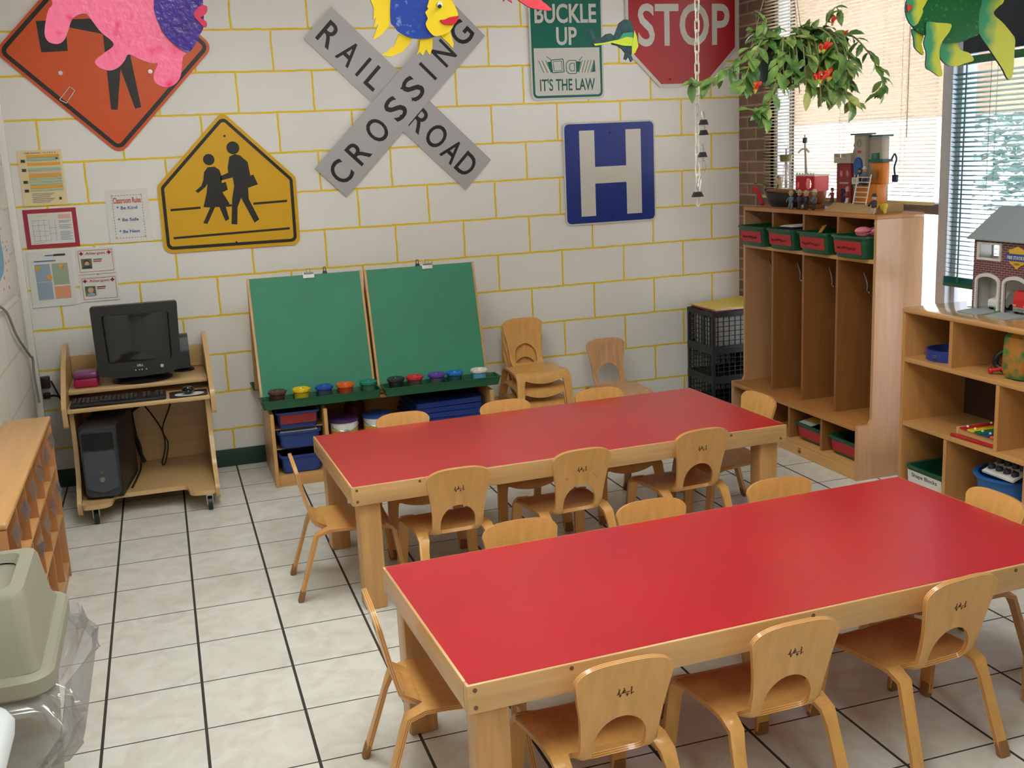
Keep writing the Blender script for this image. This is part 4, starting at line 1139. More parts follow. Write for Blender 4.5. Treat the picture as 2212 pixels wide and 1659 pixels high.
MB().box(-0.955, CX1 - 0.021, CYF + 0.015, CYB - 0.013, 0.186, 0.20).build('shelf', m_easel_x, cb)
m_bin = mat('blue_bin', (36, 62, 130), 0.45); m_bin_r = mat('red_bin_label', (140, 38, 40), 0.5)
def tub(name, label, cat, x0, x1, y0, y1, z0, z1, m, taper=0.012, rim=0.006, group=None, wall=0.004):
    """open plastic tub, tapered, with a rolled rim"""
    t = thing(name, label, cat, ((x0 + x1) / 2, (y0 + y1) / 2, z0), group=group)
    b = MB(); R = 0.02
    lv = [(taper + 0.004, z0, R), (taper, z0 + 0.004, R), (0.003, z1 - 0.012, R), (-rim, z1 - 0.011, R + rim), (-rim, z1, R + rim), (0.003, z1, R), (0.003 + wall, z1 - 0.002, R), (taper + wall, z0 + wall, R)]
    rings = [[b.bm.verts.new((u, v, z)) for u, v in rrect(x0 + d, x1 - d, y0 + d, y1 - d, r, 4)] for d, z, r in lv]
    for A_, B_ in zip(rings, rings[1:]):
        n = len(A_)
        for j in range(n): b._f([A_[j], A_[(j + 1) % n], B_[(j + 1) % n], B_[j]])
    b._f(list(reversed(rings[0]))); b._f(rings[-1])
    b.build('tub', m, t)
    return t
for z, lab in ((0.305, 'top blue bin with a red label in the left column of the easel cabinet'), (0.198, 'middle blue bin holding white paper in the left column of the easel cabinet'), (0.064, 'lowest blue bin in the left column of the easel cabinet')):
    t = tub('storage_bin', lab, 'bin', -1.218, -0.998, -0.545, -0.10, z, z + (0.092 if z != 0.064 else 0.098), m_bin, group=EG)
    if z == 0.305:
        MB().box(-1.20, -1.015, -0.5455, -0.5435, z + 0.030, z + 0.080).build('red_label', m_bin_r, t)
    if z == 0.198:
        MB().box(-1.205, -1.010, -0.53, -0.14, z + 0.03, z + 0.0885).build('paper_stack', m_paper, t)
def bucket(label, x, y, lidm, r=0.075):
    t = thing('paint_bucket', label, 'bucket', (x, y, 0.2), group='paint buckets in the easel cabinet')
    MB().lathe([(0, 0.201), (r * 0.92, 0.201), (r, 0.30), (0, 0.30)], (x, y, 0), 28).build('pail', m_white_pl, t)
    MB().lathe([(0, 0.299), (r * 1.05, 0.299), (r * 1.05, 0.314), (r * 0.95, 0.317), (0.0, 0.313)], (x, y, 0), 28).build('lid', lidm, t)
    MB().lathe([(r * 0.945, 0.205), (r * 0.99, 0.255), (r * 1.0, 0.256), (r * 0.96, 0.204)], (x, y, 0), 28).build('label_band', mat('yellow_label', (212, 172, 48), 0.5), t)
    MB().box(x - 0.014, x + 0.014, y - r * 1.03, y - r * 0.98, 0.235, 0.262).build('picture_label', mat('label_green', (90, 120, 70), 0.5), t)
    MB().tube([(x + r * math.cos(a), y - 0.2 * r - 0.9 * r * abs(math.sin(a)), 0.288 - 0.03 * math.sin(a)) for a in [PI * i / 12 for i in range(13)]], 0.002, 6).build('wire_handle', m_steel, t)
bucket('white paint bucket with a purple lid, beside the cabinet divider', -0.858, -0.46, mat('lid_purple', (72, 44, 96), 0.4))
bucket('white paint bucket with a blue lid, right of the purple lidded one', -0.675, -0.44, mat('lid_blue', (36, 70, 140), 0.4))
t = thing('dark_jar', 'dark red jar behind the two paint buckets', 'jar', (-0.76, -0.24, 0.2))
MB().lathe([(0, 0.201), (0.06, 0.201), (0.06, 0.33), (0.045, 0.345), (0, 0.345)], (-0.76, -0.24, 0), 20).build('jar_body', mat('dark_red_jar', (92, 24, 26), 0.4), t)
MB().lathe([(0, 0.346), (0.048, 0.346), (0.048, 0.365), (0, 0.367)], (-0.76, -0.24, 0), 20).build('jar_lid', m_black, t)
m_matblue = mat('blue_vinyl', (28, 58, 140), 0.38, var=0.08, vscale=6)
for i in range(5):
    z = 0.201 + i * 0.030
    y0 = -0.50 + 0.006 * (i % 2)
    b = MB()
    b.sheet(rrect(-0.50 + 0.01 * i, -0.068 - 0.004 * i, y0, -0.09, 0.02), lambda u, v, h, z=z, i=i: Vector((u, v, z + 0.0135 + h * (1 - 0.1 * math.sin(u * 20)) + (0.035 * max(0, (u + 0.28)) * 0.9 if i == 4 else 0))), 0.026, res=0.05)
    tag(b.build('folded_mat', m_matblue), ['lowest of the five blue vinyl mats stacked in the easel cabinet', 'second lowest of the five blue vinyl mats in the easel cabinet', 'middle one of the five blue vinyl mats in the easel cabinet',
        'second highest of the five blue vinyl mats in the easel cabinet', 'topmost blue vinyl mat, its corner lifted, in the easel cabinet'][i], 'mat', 'blue mats in the easel cabinet')
# boards
ez = thing('double_easel', 'wooden easel with two green chalkboards, paint trays and paper clips', 'easel', (-0.65, -0.28, CH_ + 0.018))
def tilt(y0, z0, y1, z1):
    L = math.hypot(y1 - y0, z1 - z0); dy, dz = (y1 - y0) / L, (z1 - z0) / L
    return lambda u, v, h: Vector((u, y0 + dy * v - dz * h, z0 + dz * v + dy * h))
FB = tilt(-0.452, 0.428, -0.272, 1.083); FLn = math.hypot(0.18, 0.655)
RB_ = tilt(-0.085, 0.428, -0.262, 1.083)
for x0, x1 in ((-1.284, -0.669), (-0.655, -0.030)):
    MB().sheet(rect(x0 + 0.012, x1 - 0.012, 0.045, FLn - 0.003), FB, 0.009, res=0).build('chalkboard', m_chalk, ez)
    for a, b in ((x0, x0 + 0.014), (x1 - 0.014, x1)):
        MB().sheet(rect(a, b, 0.0, FLn), lambda u, v, h: FB(u, v, h - 0.010), 0.022, res=0).build('frame_rail', m_easel, ez)
    MB().sheet(rect(x0 + 0.014, x1 - 0.014, 0.0, 0.046), lambda u, v, h: FB(u, v, h - 0.010), 0.018, res=0).build('bottom_rail', m_easel_x, ez)
    MB().sheet(rect(x0 + 0.014, x1 - 0.014, FLn - 0.02, FLn), lambda u, v, h: FB(u, v, h - 0.016), 0.012, res=0).build('top_rail', m_easel_x, ez)
    MB().sheet(rect(x0, x1, 0.02, FLn - 0.01), RB_, 0.012, res=0).build('rear_board', m_easel, ez)
def tray(x0, x1, y0, y1, z0, z1):
    b = MB(); R = 0.012
    lv = [(0.010, z0), (0.0, z1), (-0.004, z1), (-0.004, z1 + 0.004), (0.004, z1 + 0.004), (0.013, z0 + 0.004)]
    rings = [[b.bm.verts.new((u, v, z)) for u, v in rrect(x0 + d, x1 - d, y0 + d, y1 - d, R, 4)] for d, z in lv]
    for A_, B_ in zip(rings, rings[1:]):
        n = len(A_)
        for j in range(n): b._f([A_[j], A_[(j + 1) % n], B_[(j + 1) % n], B_[j]])
    b._f(list(reversed(rings[0]))); b._f(rings[-1])
    return b
for x0, x1 in ((-1.292, -0.664), (-0.646, 0.004)):
    tr = tray(x0, x1, -0.592, -0.466, 0.4285, 0.472).build('paint_tray', m_green_pl, ez)
    for x in (x0 + 0.02, x1 - 0.02):
        MB().cyl((x, -0.468, 0.463), (x, -0.477, 0.463), 0.006, n=10).build('rivet', m_steel, tr)
tray(-1.30, -0.66, -0.072, -0.016, 0.434, 0.470).build('rear_tray', m_green_pl, ez)
def clip(x, big):
    p = FB(x, FLn - 0.012, 0.006)
    if big:
        c = MB().sheet(rrect(-0.030, 0.030, -0.022, 0.010, 0.004), lambda u, v, h: FB(x + u, FLn + v, 0.008 + h + 0.05 * max(0, v)), 0.006, res=0)
        c.tube([FB(x - 0.026, FLn + 0.004, 0.014), FB(x + 0.026, FLn + 0.004, 0.014)], 0.0055, 10)
        c.build('bulldog_clip', m_steel, ez)
        MB().tube([FB(x - 0.009, FLn, 0.01), FB(x - 0.009, FLn + 0.028, 0.016), FB(x + 0.009, FLn + 0.028, 0.016), FB(x + 0.009, FLn, 0.01)], 0.0022, 6).build('clip_handle', m_steel, ez)
    else:
        MB().sheet([(-0.014, -0.006), (0.014, -0.006), (0.009, 0.012), (-0.009, 0.012)], lambda u, v, h: FB(x + u, FLn + v, -0.004 + h), 0.016, res=0).build('binder_clip', m_black, ez)
        MB().tube([FB(x - 0.007, FLn + 0.008, 0.0), FB(x - 0.005, FLn + 0.032, 0.004), FB(x + 0.005, FLn + 0.032, 0.004), FB(x + 0.007, FLn + 0.008, 0.0)], 0.0024, 6).build('clip_handle', m_black, ez)
clip(-0.958, True); clip(-0.868, False); clip(-0.300, True); clip(-0.352, False)
# paint cups
PC = dict(brown=(84, 54, 46), yellow=(226, 200, 28), blue=(34, 76, 176), orange=(226, 98, 34), teal=(20, 128, 104), black=(44, 48, 52), red=(198, 36, 50), purple=(92, 62, 160), azure=(28, 112, 190), white=(224, 222, 214))
cup_clear = mat('cloudy_cup', (120, 136, 132), 0.35)
for x, c, body in ((-1.203, 'brown', (70, 46, 40)), (-1.078, 'yellow', (196, 170, 30)), (-0.958, 'blue', (58, 76, 100)), (-0.846, 'orange', (176, 66, 34)), (-0.722, 'teal', (64, 104, 88)),
                   (-0.572, 'black', (40, 44, 48)), (-0.468, 'red', (88, 62, 62)), (-0.345, 'purple', (78, 80, 96)), (-0.243, 'azure', (40, 74, 92)), (-0.103, 'white', (96, 168, 206))):
    t = thing('paint_cup', 'no-spill paint cup with a %s lid in the easel tray' % dict(azure='bright blue', blue='dark blue', teal='green').get(c, c), 'paint cup', (x, -0.530, 0.433), group='paint cups in the easel trays')
    MB().lathe([(0, 0.4335), (0.034, 0.4335), (0.040, 0.500), (0, 0.500)], (x, -0.530, 0), 24).build('cup', mat('cup_' + c, body, 0.35), t)
    MB().lathe([(0, 0.499), (0.044, 0.499), (0.047, 0.503), (0.047, 0.514), (0.043, 0.518), (0.038, 0.516), (0.013, 0.515), (0.010, 0.521), (0, 0.521)], (x, -0.530, 0), 28).box(x + 0.040, x + 0.0505, -0.536, -0.524, 0.506, 0.514, bev=0.002).build('lid', mat('lidc_' + c, PC[c], 0.4, var=0.12, vscale=40), t)

# ------------------------------------------------------------------ black crates beside the locker
def crate(label, x0, x1, y0, y1, z0, z1):
    t = thing('plastic_crate', label, 'crate', ((x0 + x1) / 2, (y0 + y1) / 2, z0), group='black crates by the locker')
    f = MB()
    for z, w in ((z1 - 0.028, 0.028), (z0, 0.02)):
        for a in ((x0, x1, y0, y0 + 0.010), (x0, x1, y1 - 0.010, y1), (x0, x0 + 0.010, y0 + 0.010, y1 - 0.010), (x1 - 0.010, x1, y0 + 0.010, y1 - 0.010)):
            f.box(a[0], a[1], a[2], a[3], z, z + w)
    for x in (x0, x1 - 0.02):
        for y in (y0, y1 - 0.02):
            f.box(x + 0.001, x + 0.019, y + 0.001, y + 0.019, z0 + 0.019, z1 - 0.027)
    f.box(x0 + 0.012, x1 - 0.012, y0 + 0.012, y1 - 0.012, z0 + 0.002, z0 + 0.008)
    f.build('crate_frame', m_black, t)
    g = MB(); nx = 9; hz = z1 - z0 - 0.05
    for i in range(1, nx):
        x = x0 + (x1 - x0) * i / nx; y = y0 + (y1 - y0) * i / nx
        for yy in (y0 + 0.004, y1 - 0.004): g.box(x - 0.002, x + 0.002, yy - 0.003, yy + 0.003, z0 + 0.019, z1 - 0.027)
        for xx in (x0 + 0.004, x1 - 0.004): g.box(xx - 0.003, xx + 0.003, y - 0.002, y + 0.002, z0 + 0.019, z1 - 0.027)
    nz = max(2, int(round(hz / 0.030)))
    for i in range(1, nz):
        z = z0 + 0.02 + hz * i / nz
        for yy in (y0 + 0.004, y1 - 0.004): g.box(x0 + 0.019, x1 - 0.019, yy - 0.002, yy + 0.002, z - 0.002, z + 0.002)
        for xx in (x0 + 0.004, x1 - 0.004): g.box(xx - 0.002, xx + 0.002, y0 + 0.019, y1 - 0.019, z - 0.002, z + 0.002)
    g.build('lattice', m_black, t)
    return t
QX0, QX1, QY0, QY1 = 1.432, 1.782, -0.362, -0.03
crate('black lattice crate at the bottom of the stack by the locker', QX0, QX1, QY0, QY1, 0.001, 0.250)
crate('black lattice crate in the middle of the stack by the locker', QX0, QX1, QY0, QY1, 0.251, 0.437)
crate('topmost black lattice crate, packed with folders, by the locker', QX0, QX1, QY0, QY1, 0.438, 0.668)
FG = 'folders in the top crate'
y = QY0 + 0.022
for i, (w, c, n) in enumerate(((0.034, (150, 148, 142), 'pale folder bundle nearest the front of the top crate'), (0.030, (150, 142, 130), 'grey folder second from the front of the top crate'), (0.044, (186, 182, 172), 'white folder bundle in the middle of the top crate'), (0.042, (38, 104, 72), 'green folder in the top crate'), (0.05, (170, 160, 146), 'beige folder behind the green one in the top crate'), (0.05, (180, 176, 168), 'rearmost pale folder in the top crate'))):
    b = MB().box(QX0 + 0.02, QX1 - 0.02, y, y + w - 0.004, 0.452, 0.632 - 0.004 * (i % 3), bev=0.003)
    tag(b.build('file_folder', mat('folder_%d' % i if False else 'folder_tone_' + 'abcdef'[i], c, 0.6)), n, 'folder', FG)
    y += w
for i, (z, c, dx, lab) in enumerate(((0.669, (150, 48, 58), 0.0, 'dark red folder lowest on top of the black crates'), (0.676, (226, 224, 230), 0.006, 'white folder lying on the dark red one on the crates'), (0.683, (234, 206, 92), -0.004, 'yellow folder lying topmost on the black crates'))):
    b = MB().sheet(rect(1.455 + dx, 1.81, -0.345, -0.04), lambda u, v, h, z=z: Vector((u, v, z + 0.003 + h + 0.018 * max(0, (v + 0.15) / 0.1) * max(0, (u - 1.66) / 0.15) * (1 if z > 0.68 else 0))), 0.005, res=0.04)
    tag(b.build('flat_folder', mat('flat_folder_' + 'abc'[i], c, 0.5)), lab, 'folder', 'folders on the crates')

# ------------------------------------------------------------------ cubby locker along the right wall
LYF, LYN = -0.537, -1.777                                # far and near ends
LX, LXB, LZ = 1.543, 1.812, 1.306
lk = thing('cubby_locker', 'tall wooden coat locker with four bays, hooks and a bench, under the window', 'locker', (1.68, (LYF + LYN) / 2, 0))
for y in (LYF - 0.02, LYN):
    p = round_poly([(LXB, 0.0), (LXB, LZ - 0.021), (LX, LZ - 0.021), (LX, 0.305), (LX - 0.012, 0.281), (1.4615, 0.281), (1.4615, 0.0)], [0.003, 0.003, 0.003, 0.02, 0.006, 0.003, 0.003])
    MB().sheet(p, lambda u, v, h, y=y: Vector((u, y + 0.01 + h, v)), 0.02, res=0.1).build('end_panel', m_lock_side, lk)
MB().box(LX, LXB, LYN, LYF, LZ - 0.0205, LZ, bev=0.002).build('top_board', m_lock_y, lk)
bay = (LYF - LYN - 0.02) / 4
MB().box(LX + 0.001, LXB - 0.008, LYN + 0.0205, LYF - 0.0205, 1.072, 1.092, bev=0.002).build('upper_shelf', m_lock_edge, lk)
MB().box(1.452, LXB - 0.008, LYN + 0.0205, LYF - 0.0205, 0.254, 0.279, bev=0.003).build('bench_seat', m_lock_y, lk)
MB().box(1.466, LXB - 0.008, LYN + 0.0205, LYF - 0.0205, 0.058, 0.078, bev=0.002).build('bottom_shelf', m_lock_edge, lk)
MB().box(1.4625, 1.48, LYN + 0.0205, LYF - 0.0205, 0.0, 0.0575, bev=0.002).build('plinth', m_lock_edge, lk)
MB().box(LXB - 0.0075, LXB, LYN + 0.0205, LYF - 0.0205, 0.06, LZ - 0.021).build('back_panel', mat('shaded_back', (60, 42, 30), 0.7), lk)  # bay shadow put into the panel's dark colour
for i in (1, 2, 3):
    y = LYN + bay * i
    MB().box(LX + 0.002, LXB - 0.008, y + 0.001, y + 0.019, 1.0925, LZ - 0.021).build('divider', m_lock_shade, lk)
    MB().box(LX + 0.002, LXB - 0.008, y + 0.001, y + 0.019, 0.2795, 1.0715).build('divider', m_lock_shade, lk)
    MB().box(1.466, LXB - 0.008, y + 0.001, y + 0.019, 0.0785, 0.2535).build('divider', m_lock_shade, lk)
for i in range(4):
    y = LYN + bay * (i + 1) + 0.0005
    h = MB(); xh = 1.70
    h.tube(smooth_open([(xh, y, 0.995), (xh, y - 0.018, 0.965), (xh, y - 0.030, 0.935), (xh, y - 0.030, 0.905), (xh - 0.004, y - 0.040, 0.895), (xh - 0.008, y - 0.052, 0.898)], 4), 0.0045, 8)
    h.ball((xh - 0.008, y - 0.054, 0.899), 0.006)
    h.build('coat_hook', m_steel, lk)
# brand mark on the plinth: two small figures
e = MB()
for dy in (0.0, 0.014):
    e.sheet([(-1.262 - dy, 0.012), (-1.254 - dy, 0.024), (-1.260 - dy, 0.036), (-1.268 - dy, 0.024)], lambda u, v, h: Vector((1.462 - h, u, v)), 0.001, res=0).sheet(circ(-1.261 - dy, 0.041, 0.004, 8), lambda u, v, h: Vector((1.462 - h, u, v)), 0.001, res=0)
e.build('emblem', m_burn, lk)

def scribble(parent, F, u0, u1, v, amp, seed, m=m_ink, r=0.0016):
    """illegible handwriting as a thin looping line"""
    rnd = random.Random(seed); n = 34; pts = []
    for i in range(n):
        u = u0 + (u1 - u0) * i / (n - 1)
        pts.append(F(u + 0.004 * math.sin(i * 1.9), v + amp * math.sin(i * 2.2) * rnd.uniform(0.4, 1.0), 0.0))
    return MB().tube(pts, r, 5).build('handwriting', m, parent)
BG = 'green bins on top of the locker'
labs = ('green bin with a plain red label, first top bay next to the brick wall', 'green bin holding papers and dark cloth, second top bay from the brick wall',
        'green bin with an orange strip sticking out, third top bay of the locker', 'green bin heaped with pink cloth, top bay nearest the camera')
for i in range(4):
    y1 = LYF - 0.022 - bay * i; y0 = y1 - bay + 0.024
    z0 = 1.0932
    t = tub('locker_bin', labs[i], 'bin', 1.487, 1.785, y0 + 0.012, y1 - 0.012, z0, z0 + 0.112, m_green_tub, taper=0.018, rim=0.006, group=BG)
    XF = lambda u, v, h: Vector((1.487 + 0.003 + 0.015 * (z0 + 0.112 - v) / 0.112 - 0.0012 - h, u, v))
    MB().sheet(rect(y0 + 0.032, y1 - 0.032, z0 + 0.024, z0 + 0.084), XF, 0.001, res=0).build('red_label', m_redlab, t)
    scribble(t, lambda u, v, h: XF(u, v, 0.0016), y1 - 0.055, y0 + 0.075, z0 + 0.050, 0.010, i, r=0.0011)
    yc = (y0 + y1) / 2
    if i == 1:
        MB().sheet(rect(y0 + 0.05, y1 - 0.10, 1.52, 1.72), lambda u, v, h: Vector((v, u, 1.205 + 0.02 * math.sin((u - y0) * 14) + h)), 0.003, res=0.03).build('papers', m_paper, t)
        MB().sheet(smooth_closed([(y0 + 0.03, 1.52), (y1 - 0.08, 1.51), (y1 - 0.06, 1.70), (y0 + 0.03, 1.72)]), lambda u, v, h: Vector((v, u, 1.196 + 0.01 * math.sin(u * 40) + h)), 0.006, res=0.03).build('dark_cloth', mat('navy_cloth', (40, 44, 62), 0.9), t)
    if i == 2:
        MB().sheet([(yc - 0.05, 1.50), (yc + 0.06, 1.60), (yc + 0.052, 1.62), (yc - 0.06, 1.515)], lambda u, v, h: Vector((v, u, 1.205 + 0.25 * max(0, v - 1.50) * 0.9 + h)), 0.003, res=0).build('orange_strip', mat('orange_card', (214, 150, 50), 0.6), t)
m_pink = mat('pink_cloth', (226, 128, 146), 0.9, var=0.25, vscale=30)
pc = MB()
rnd = random.Random(9)
for i in range(9):
    pc.ball((1.53 + 0.16 * rnd.random(), -1.645 - 0.07 * rnd.random(), 1.212 + 0.022 * rnd.random()), 0.032, s=(1.3, 1.1, 0.62), n=12)
tag(pc.build('folded_cloth', m_pink, base=(1.6, -1.70, 1.19)), 'pink patterned cloth heaped in the locker bin nearest the camera', 'cloth')
MB_ = MB().ball((1.64, -1.695, 1.2605), 0.040, s=(1.3, 0.75, 0.4))
tag(MB_.build('grey_cushion', mat('grey_cloth', (150, 148, 146), 0.9)), 'grey cloth lying on the pink cloth in the locker bin', 'cloth')
# bins under the bench
for i, lab in ((0, 'green and red bin under the bench, nearest the camera'), (1, 'green and red bin holding yellow and black cards under the bench'), (3, 'dark green bin under the bench end next to the crates')):
    y0 = LYN + bay * i + 0.034; y1 = y0 + bay - 0.062
    if i == 3: y1 -= 0.02
    t = tub('bench_bin', lab, 'bin', 1.482, 1.78, y0, y1, 0.0785, 0.178, m_green_tub, taper=0.02, group='bins under the bench')
    XF = lambda u, v, h: Vector((1.482 + 0.003 + 0.017 * (0.178 - v) / 0.10 - 0.0012 - h, u, v))
    MB().sheet(rect(y0 + 0.02, y1 - 0.02, 0.098, 0.154), XF, 0.001, res=0).build('red_label', m_redlab, t)
    if i == 1:
        for k, (c, d) in enumerate((((232, 232, 226), 0.05), ((222, 172, 60), 0.0))):
            MB().sheet(rect(y0 + 0.02 + d * 2, y1 - 0.05 + d, 1.50 + 0.03 * k, 1.60 + 0.1 * k), lambda u, v, h, k=k: Vector((v, u, 0.172 + 0.016 * k + 0.12 * (v - 1.5) + h)), 0.003, res=0).build('card', mat('card_' + 'ab'[k], c, 0.6), t)
        for k, (u, v) in enumerate(((y0 + 0.06, 1.66), (y0 + 0.14, 1.64), (y0 + 0.10, 1.57))):
            MB().sheet(circ(u, v, 0.026 - 0.006 * k, 18), lambda a, b, h: Vector((b, a, 0.1905 + 0.12 * (b - 1.5) + h)), 0.002, res=0).build('black_dot', m_ink, t)

# ------------------------------------------------------------------ open shelf unit, right foreground
m_shelf = wood('shelf_maple', (196, 142, 84), axis='z', var=0.09)
m_shelf_y = wood('shelf_maple_board', (202, 150, 90), axis='y', var=0.09)
m_shelf_top = wood('shelf_maple_top', (202, 150, 90), axis='y', var=0.09, rough=0.2, coat=0.8, bump=0.01)
SX, SXB, SYF, SYN, SZT = 1.4615, 1.812, -2.088, -3.32, 0.913
su = thing('open_shelf', 'open wooden toy shelf with staggered compartments along the right wall', 'shelf', (1.63, (SYF + SYN) / 2, 0))
for y in (SYF - 0.02, SYN):
    MB().box(SX, SXB, y, y + 0.02, 0, SZT - 0.0255, bev=0.003).build('end_panel', m_shelf, su)
MB().box(SX - 0.004, SXB, SYN, SYF, SZT - 0.025, SZT, bev=0.009, seg=3).build('top_board', m_shelf_top, su)
for z in (0.664, 0.365, 0.045):
    MB().box(SX + 0.002, SXB - 0.008, SYN + 0.0205, SYF - 0.0205, z, z + 0.022, bev=0.004).build('shelf_board', m_shelf_y, su)
MB().box(SX + 0.02, SX + 0.035, SYN + 0.0205, SYF - 0.0205, 0.0, 0.0445).build('plinth', m_shelf_y, su)
for y, z0, z1 in ((-2.405, 0.6865, 0.8875), (-2.95, 0.6865, 0.8875), (-2.690, 0.3875, 0.6635), (-2.395, 0.0675, 0.3645), (-2.86, 0.0675, 0.3645)):
    MB().box(SX + 0.003, SXB - 0.008, y - 0.010, y + 0.010, z0, z1).build('divider', m_shelf, su)
MB().box(SXB - 0.0075, SXB, SYN + 0.0205, SYF - 0.0205, 0.045, SZT - 0.026).build('back_panel', mat('shaded_back', (74, 54, 40), 0.7), su)  # shares the locker's shade-darkened back material
# pegboard strip seen at the back of the middle compartment
pg = thing('pegboard', 'black panel with a row of white pegs at the back of the middle shelf', 'panel', (SXB - 0.03, -2.60, 0.388))
MB().box(SXB - 0.026, SXB - 0.012, -2.675, -2.49, 0.3885, 0.655).build('panel', m_black, pg)
for i in range(8):
    MB().ball((SXB - 0.028, -2.495, 0.415 + 0.030 * i), 0.004, n=8).build('white_peg', m_white_pl, pg)

# things on the shelf
m_tamb = mat('tambourine_blue', (38, 58, 140), 0.35)
tb = thing('tambourine', 'blue tambourine lying in the upper left compartment of the toy shelf', 'tambourine', (1.60, -2.22, 0.687))
MB().lathe([(0.100, 0.688), (0.106, 0.688), (0.106, 0.735), (0.100, 0.735), (0.100, 0.688)], (1.602, -2.250, 0), 40).build('hoop', m_tamb, tb)
for i in range(8):
    a = i * PI / 4 + 0.2
    c = Vector((1.602 + 0.103 * math.cos(a), -2.250 + 0.103 * math.sin(a), 0.711)); d = Vector((math.cos(a), math.sin(a), 0))
    MB().cyl(c + d * 0.001 + Vector((0, 0, -0.005)), c + d * 0.001 + Vector((0, 0, -0.003)), 0.013, n=14).cyl(c + d * 0.001 + Vector((0, 0, 0.003)), c + d * 0.001 + Vector((0, 0, 0.005)), 0.013, n=14).build('jingle', m_steel, tb)
# jungle print bag
m_jung = mat('jungle_print', (176, 120, 48), 0.6, c2=(58, 116, 58), vscale=18, lo=0.42, hi=0.55)
jb = thing('jungle_bag', 'jungle patterned toy bag with a black strap on the top shelf, right edge', 'bag', (1.60, -2.70, 0.687))
b = MB(); rings = []
for z, s_ in ((0.692, 0.9), (0.72, 1.0), (0.80, 1.0), (0.86, 0.95), (0.878, 0.8)):
    rings.append([b.bm.verts.new((1.60 + u * s_, -2.712 + v * s_, z)) for u, v in rrect(-0.10, 0.10, -0.062, 0.062, 0.03)])
for A_, B_ in zip(rings, rings[1:]):
    for j in range(len(A_)): b._f([A_[j], A_[(j + 1) % len(A_)], B_[(j + 1) % len(A_)], B_[j]])
b._f(list(reversed(rings[0]))); b._f(rings[-1])
b.build('bag_body', m_jung, jb)
MB().tube(smooth_open([(1.56, -2.640, 0.80), (1.53, -2.610, 0.77), (1.53, -2.600, 0.73), (1.55, -2.635, 0.704)], 5), 0.012, 8).build('black_strap', m_black, jb)
MB().cyl((1.52, -2.585, 0.702), (1.545, -2.640, 0.722), 0.009, n=12).ball((1.52, -2.585, 0.702), 0.013, n=12).build('red_toggle', mat('shiny_red', (190, 30, 40), 0.3), jb)
MB().ball((1.66, -2.60, 0.745), 0.034).build('black_ball', m_black, jb)
# xylophone
xy = thing('toy_xylophone', 'toy xylophone with red, yellow and green bars on the middle shelf', 'xylophone', (1.60, -2.50, 0.388))
for x in (1.53, 1.66):
    MB().box(x - 0.008, x + 0.008, -2.655, -2.41, 0.3885, 0.415, bev=0.003).build('wooden_rail', m_maple_y, xy)
MB().box(1.515, 1.70, -2.415, -2.400, 0.3885, 0.420, bev=0.003).build('end_block', m_maple_x, xy)
for i, (c, nm) in enumerate((((196, 32, 40), 'red'), ((226, 200, 40), 'yellow'), ((30, 110, 80), 'green'), ((30, 70, 130), 'blue'), ((226, 110, 40), 'orange'))):
    y = -2.425 - 0.045 * i
    br_ = MB().box(1.512, 1.70 - 0.008 * i, y - 0.038, y, 0.4155, 0.425, bev=0.003).build('tone_bar', mat('bar_' + nm, c, 0.35), xy, label=nm + ' tone bar')
    for x in (1.54, 1.665 - 0.008 * i):
        MB().ball((x, y - 0.019, 0.427), 0.006, n=10).build('peg', m_white_pl, br_)
tag(MB().cyl((1.473, -2.425, 0.396), (1.49, -2.67, 0.396), 0.0075, n=14).ball((1.473, -2.425, 0.396), 0.0078, n=12).build('mallet', mat('mallet_red', (184, 28, 40), 0.3)), 'red rod lying along the front of the middle shelf', 'mallet')
# bins at the bottom
t = tub('shape_bin', 'green bin with a white handwritten label on the bottom shelf', 'bin', 1.478, 1.76, -2.368, -2.125, 0.0685, 0.185, m_green_tub, taper=0.014)
XF = lambda u, v, h: Vector((1.478 + 0.003 + 0.011 * (0.185 - v) / 0.117 - 0.0012 - h, u, v))
MB().sheet(rect(-2.36, -2.132, 0.090, 0.160), XF, 0.001, res=0).build('white_label', m_paper, t)
MB().text('Shape Blocks', lambda u, v, h: XF(-2.246 - u, 0.132 + v, 0.001 + h), 0.020, 0.17, 0, 0.0006).build('lettering', m_ink, t)
for x, y, c, lab in ((1.62, -2.30, (40, 70, 150), 'blue'), (1.64, -2.34, (200, 50, 50), 'red'), (1.60, -2.335, (220, 190, 50), 'yellow')):
    MB().box(x - 0.014, x + 0.014, y - 0.014, y + 0.014, 0.135, 0.163, bev=0.003, M=None).build('shape_block', mat('block_' + lab, c, 0.4), t)
m_blue_tub = mat('bright_blue_tub', (28, 96, 168), 0.4)
t = thing('round_blue_tub', 'round blue tub of toys at the right end of the bottom shelf', 'tub', (1.60, -2.62, 0.068))
MB().lathe([(0, 0.069), (0.12, 0.069), (0.145, 0.245), (0.158, 0.247), (0.158, 0.255), (0.138, 0.255), (0.115, 0.078), (0, 0.078)], (1.628, -2.625, 0), 40).build('tub', m_blue_tub, t)
g = thing('peg_game', 'white peg game board with dark knobs leaning in the round blue tub', 'game', (1.58, -2.66, 0.15))
GF = lambda u, v, h: Vector((1.50 + v * 0.9 - h * 0.35, -2.66 + u, 0.270 + v * 0.34 + h * 0.93))
MB().sheet(rect(-0.10, 0.075, 0.0, 0.17), GF, 0.010, res=0).build('board', m_white_pl, g)
for r in range(3):
    for k in range(4):
        MB().lathe([(0, 0), (0.017, 0), (0.014, 0.016), (0, 0.020)], (0, 0, 0), 12, M=Matrix.Translation(GF(-0.08 + 0.044 * k, 0.035 + 0.048 * r, 0.005))).ball(GF(-0.08 + 0.044 * k, 0.035 + 0.048 * r, 0.028), 0.005, n=8).build('knob', mat('dark_knob', (40, 50, 58), 0.4), g)

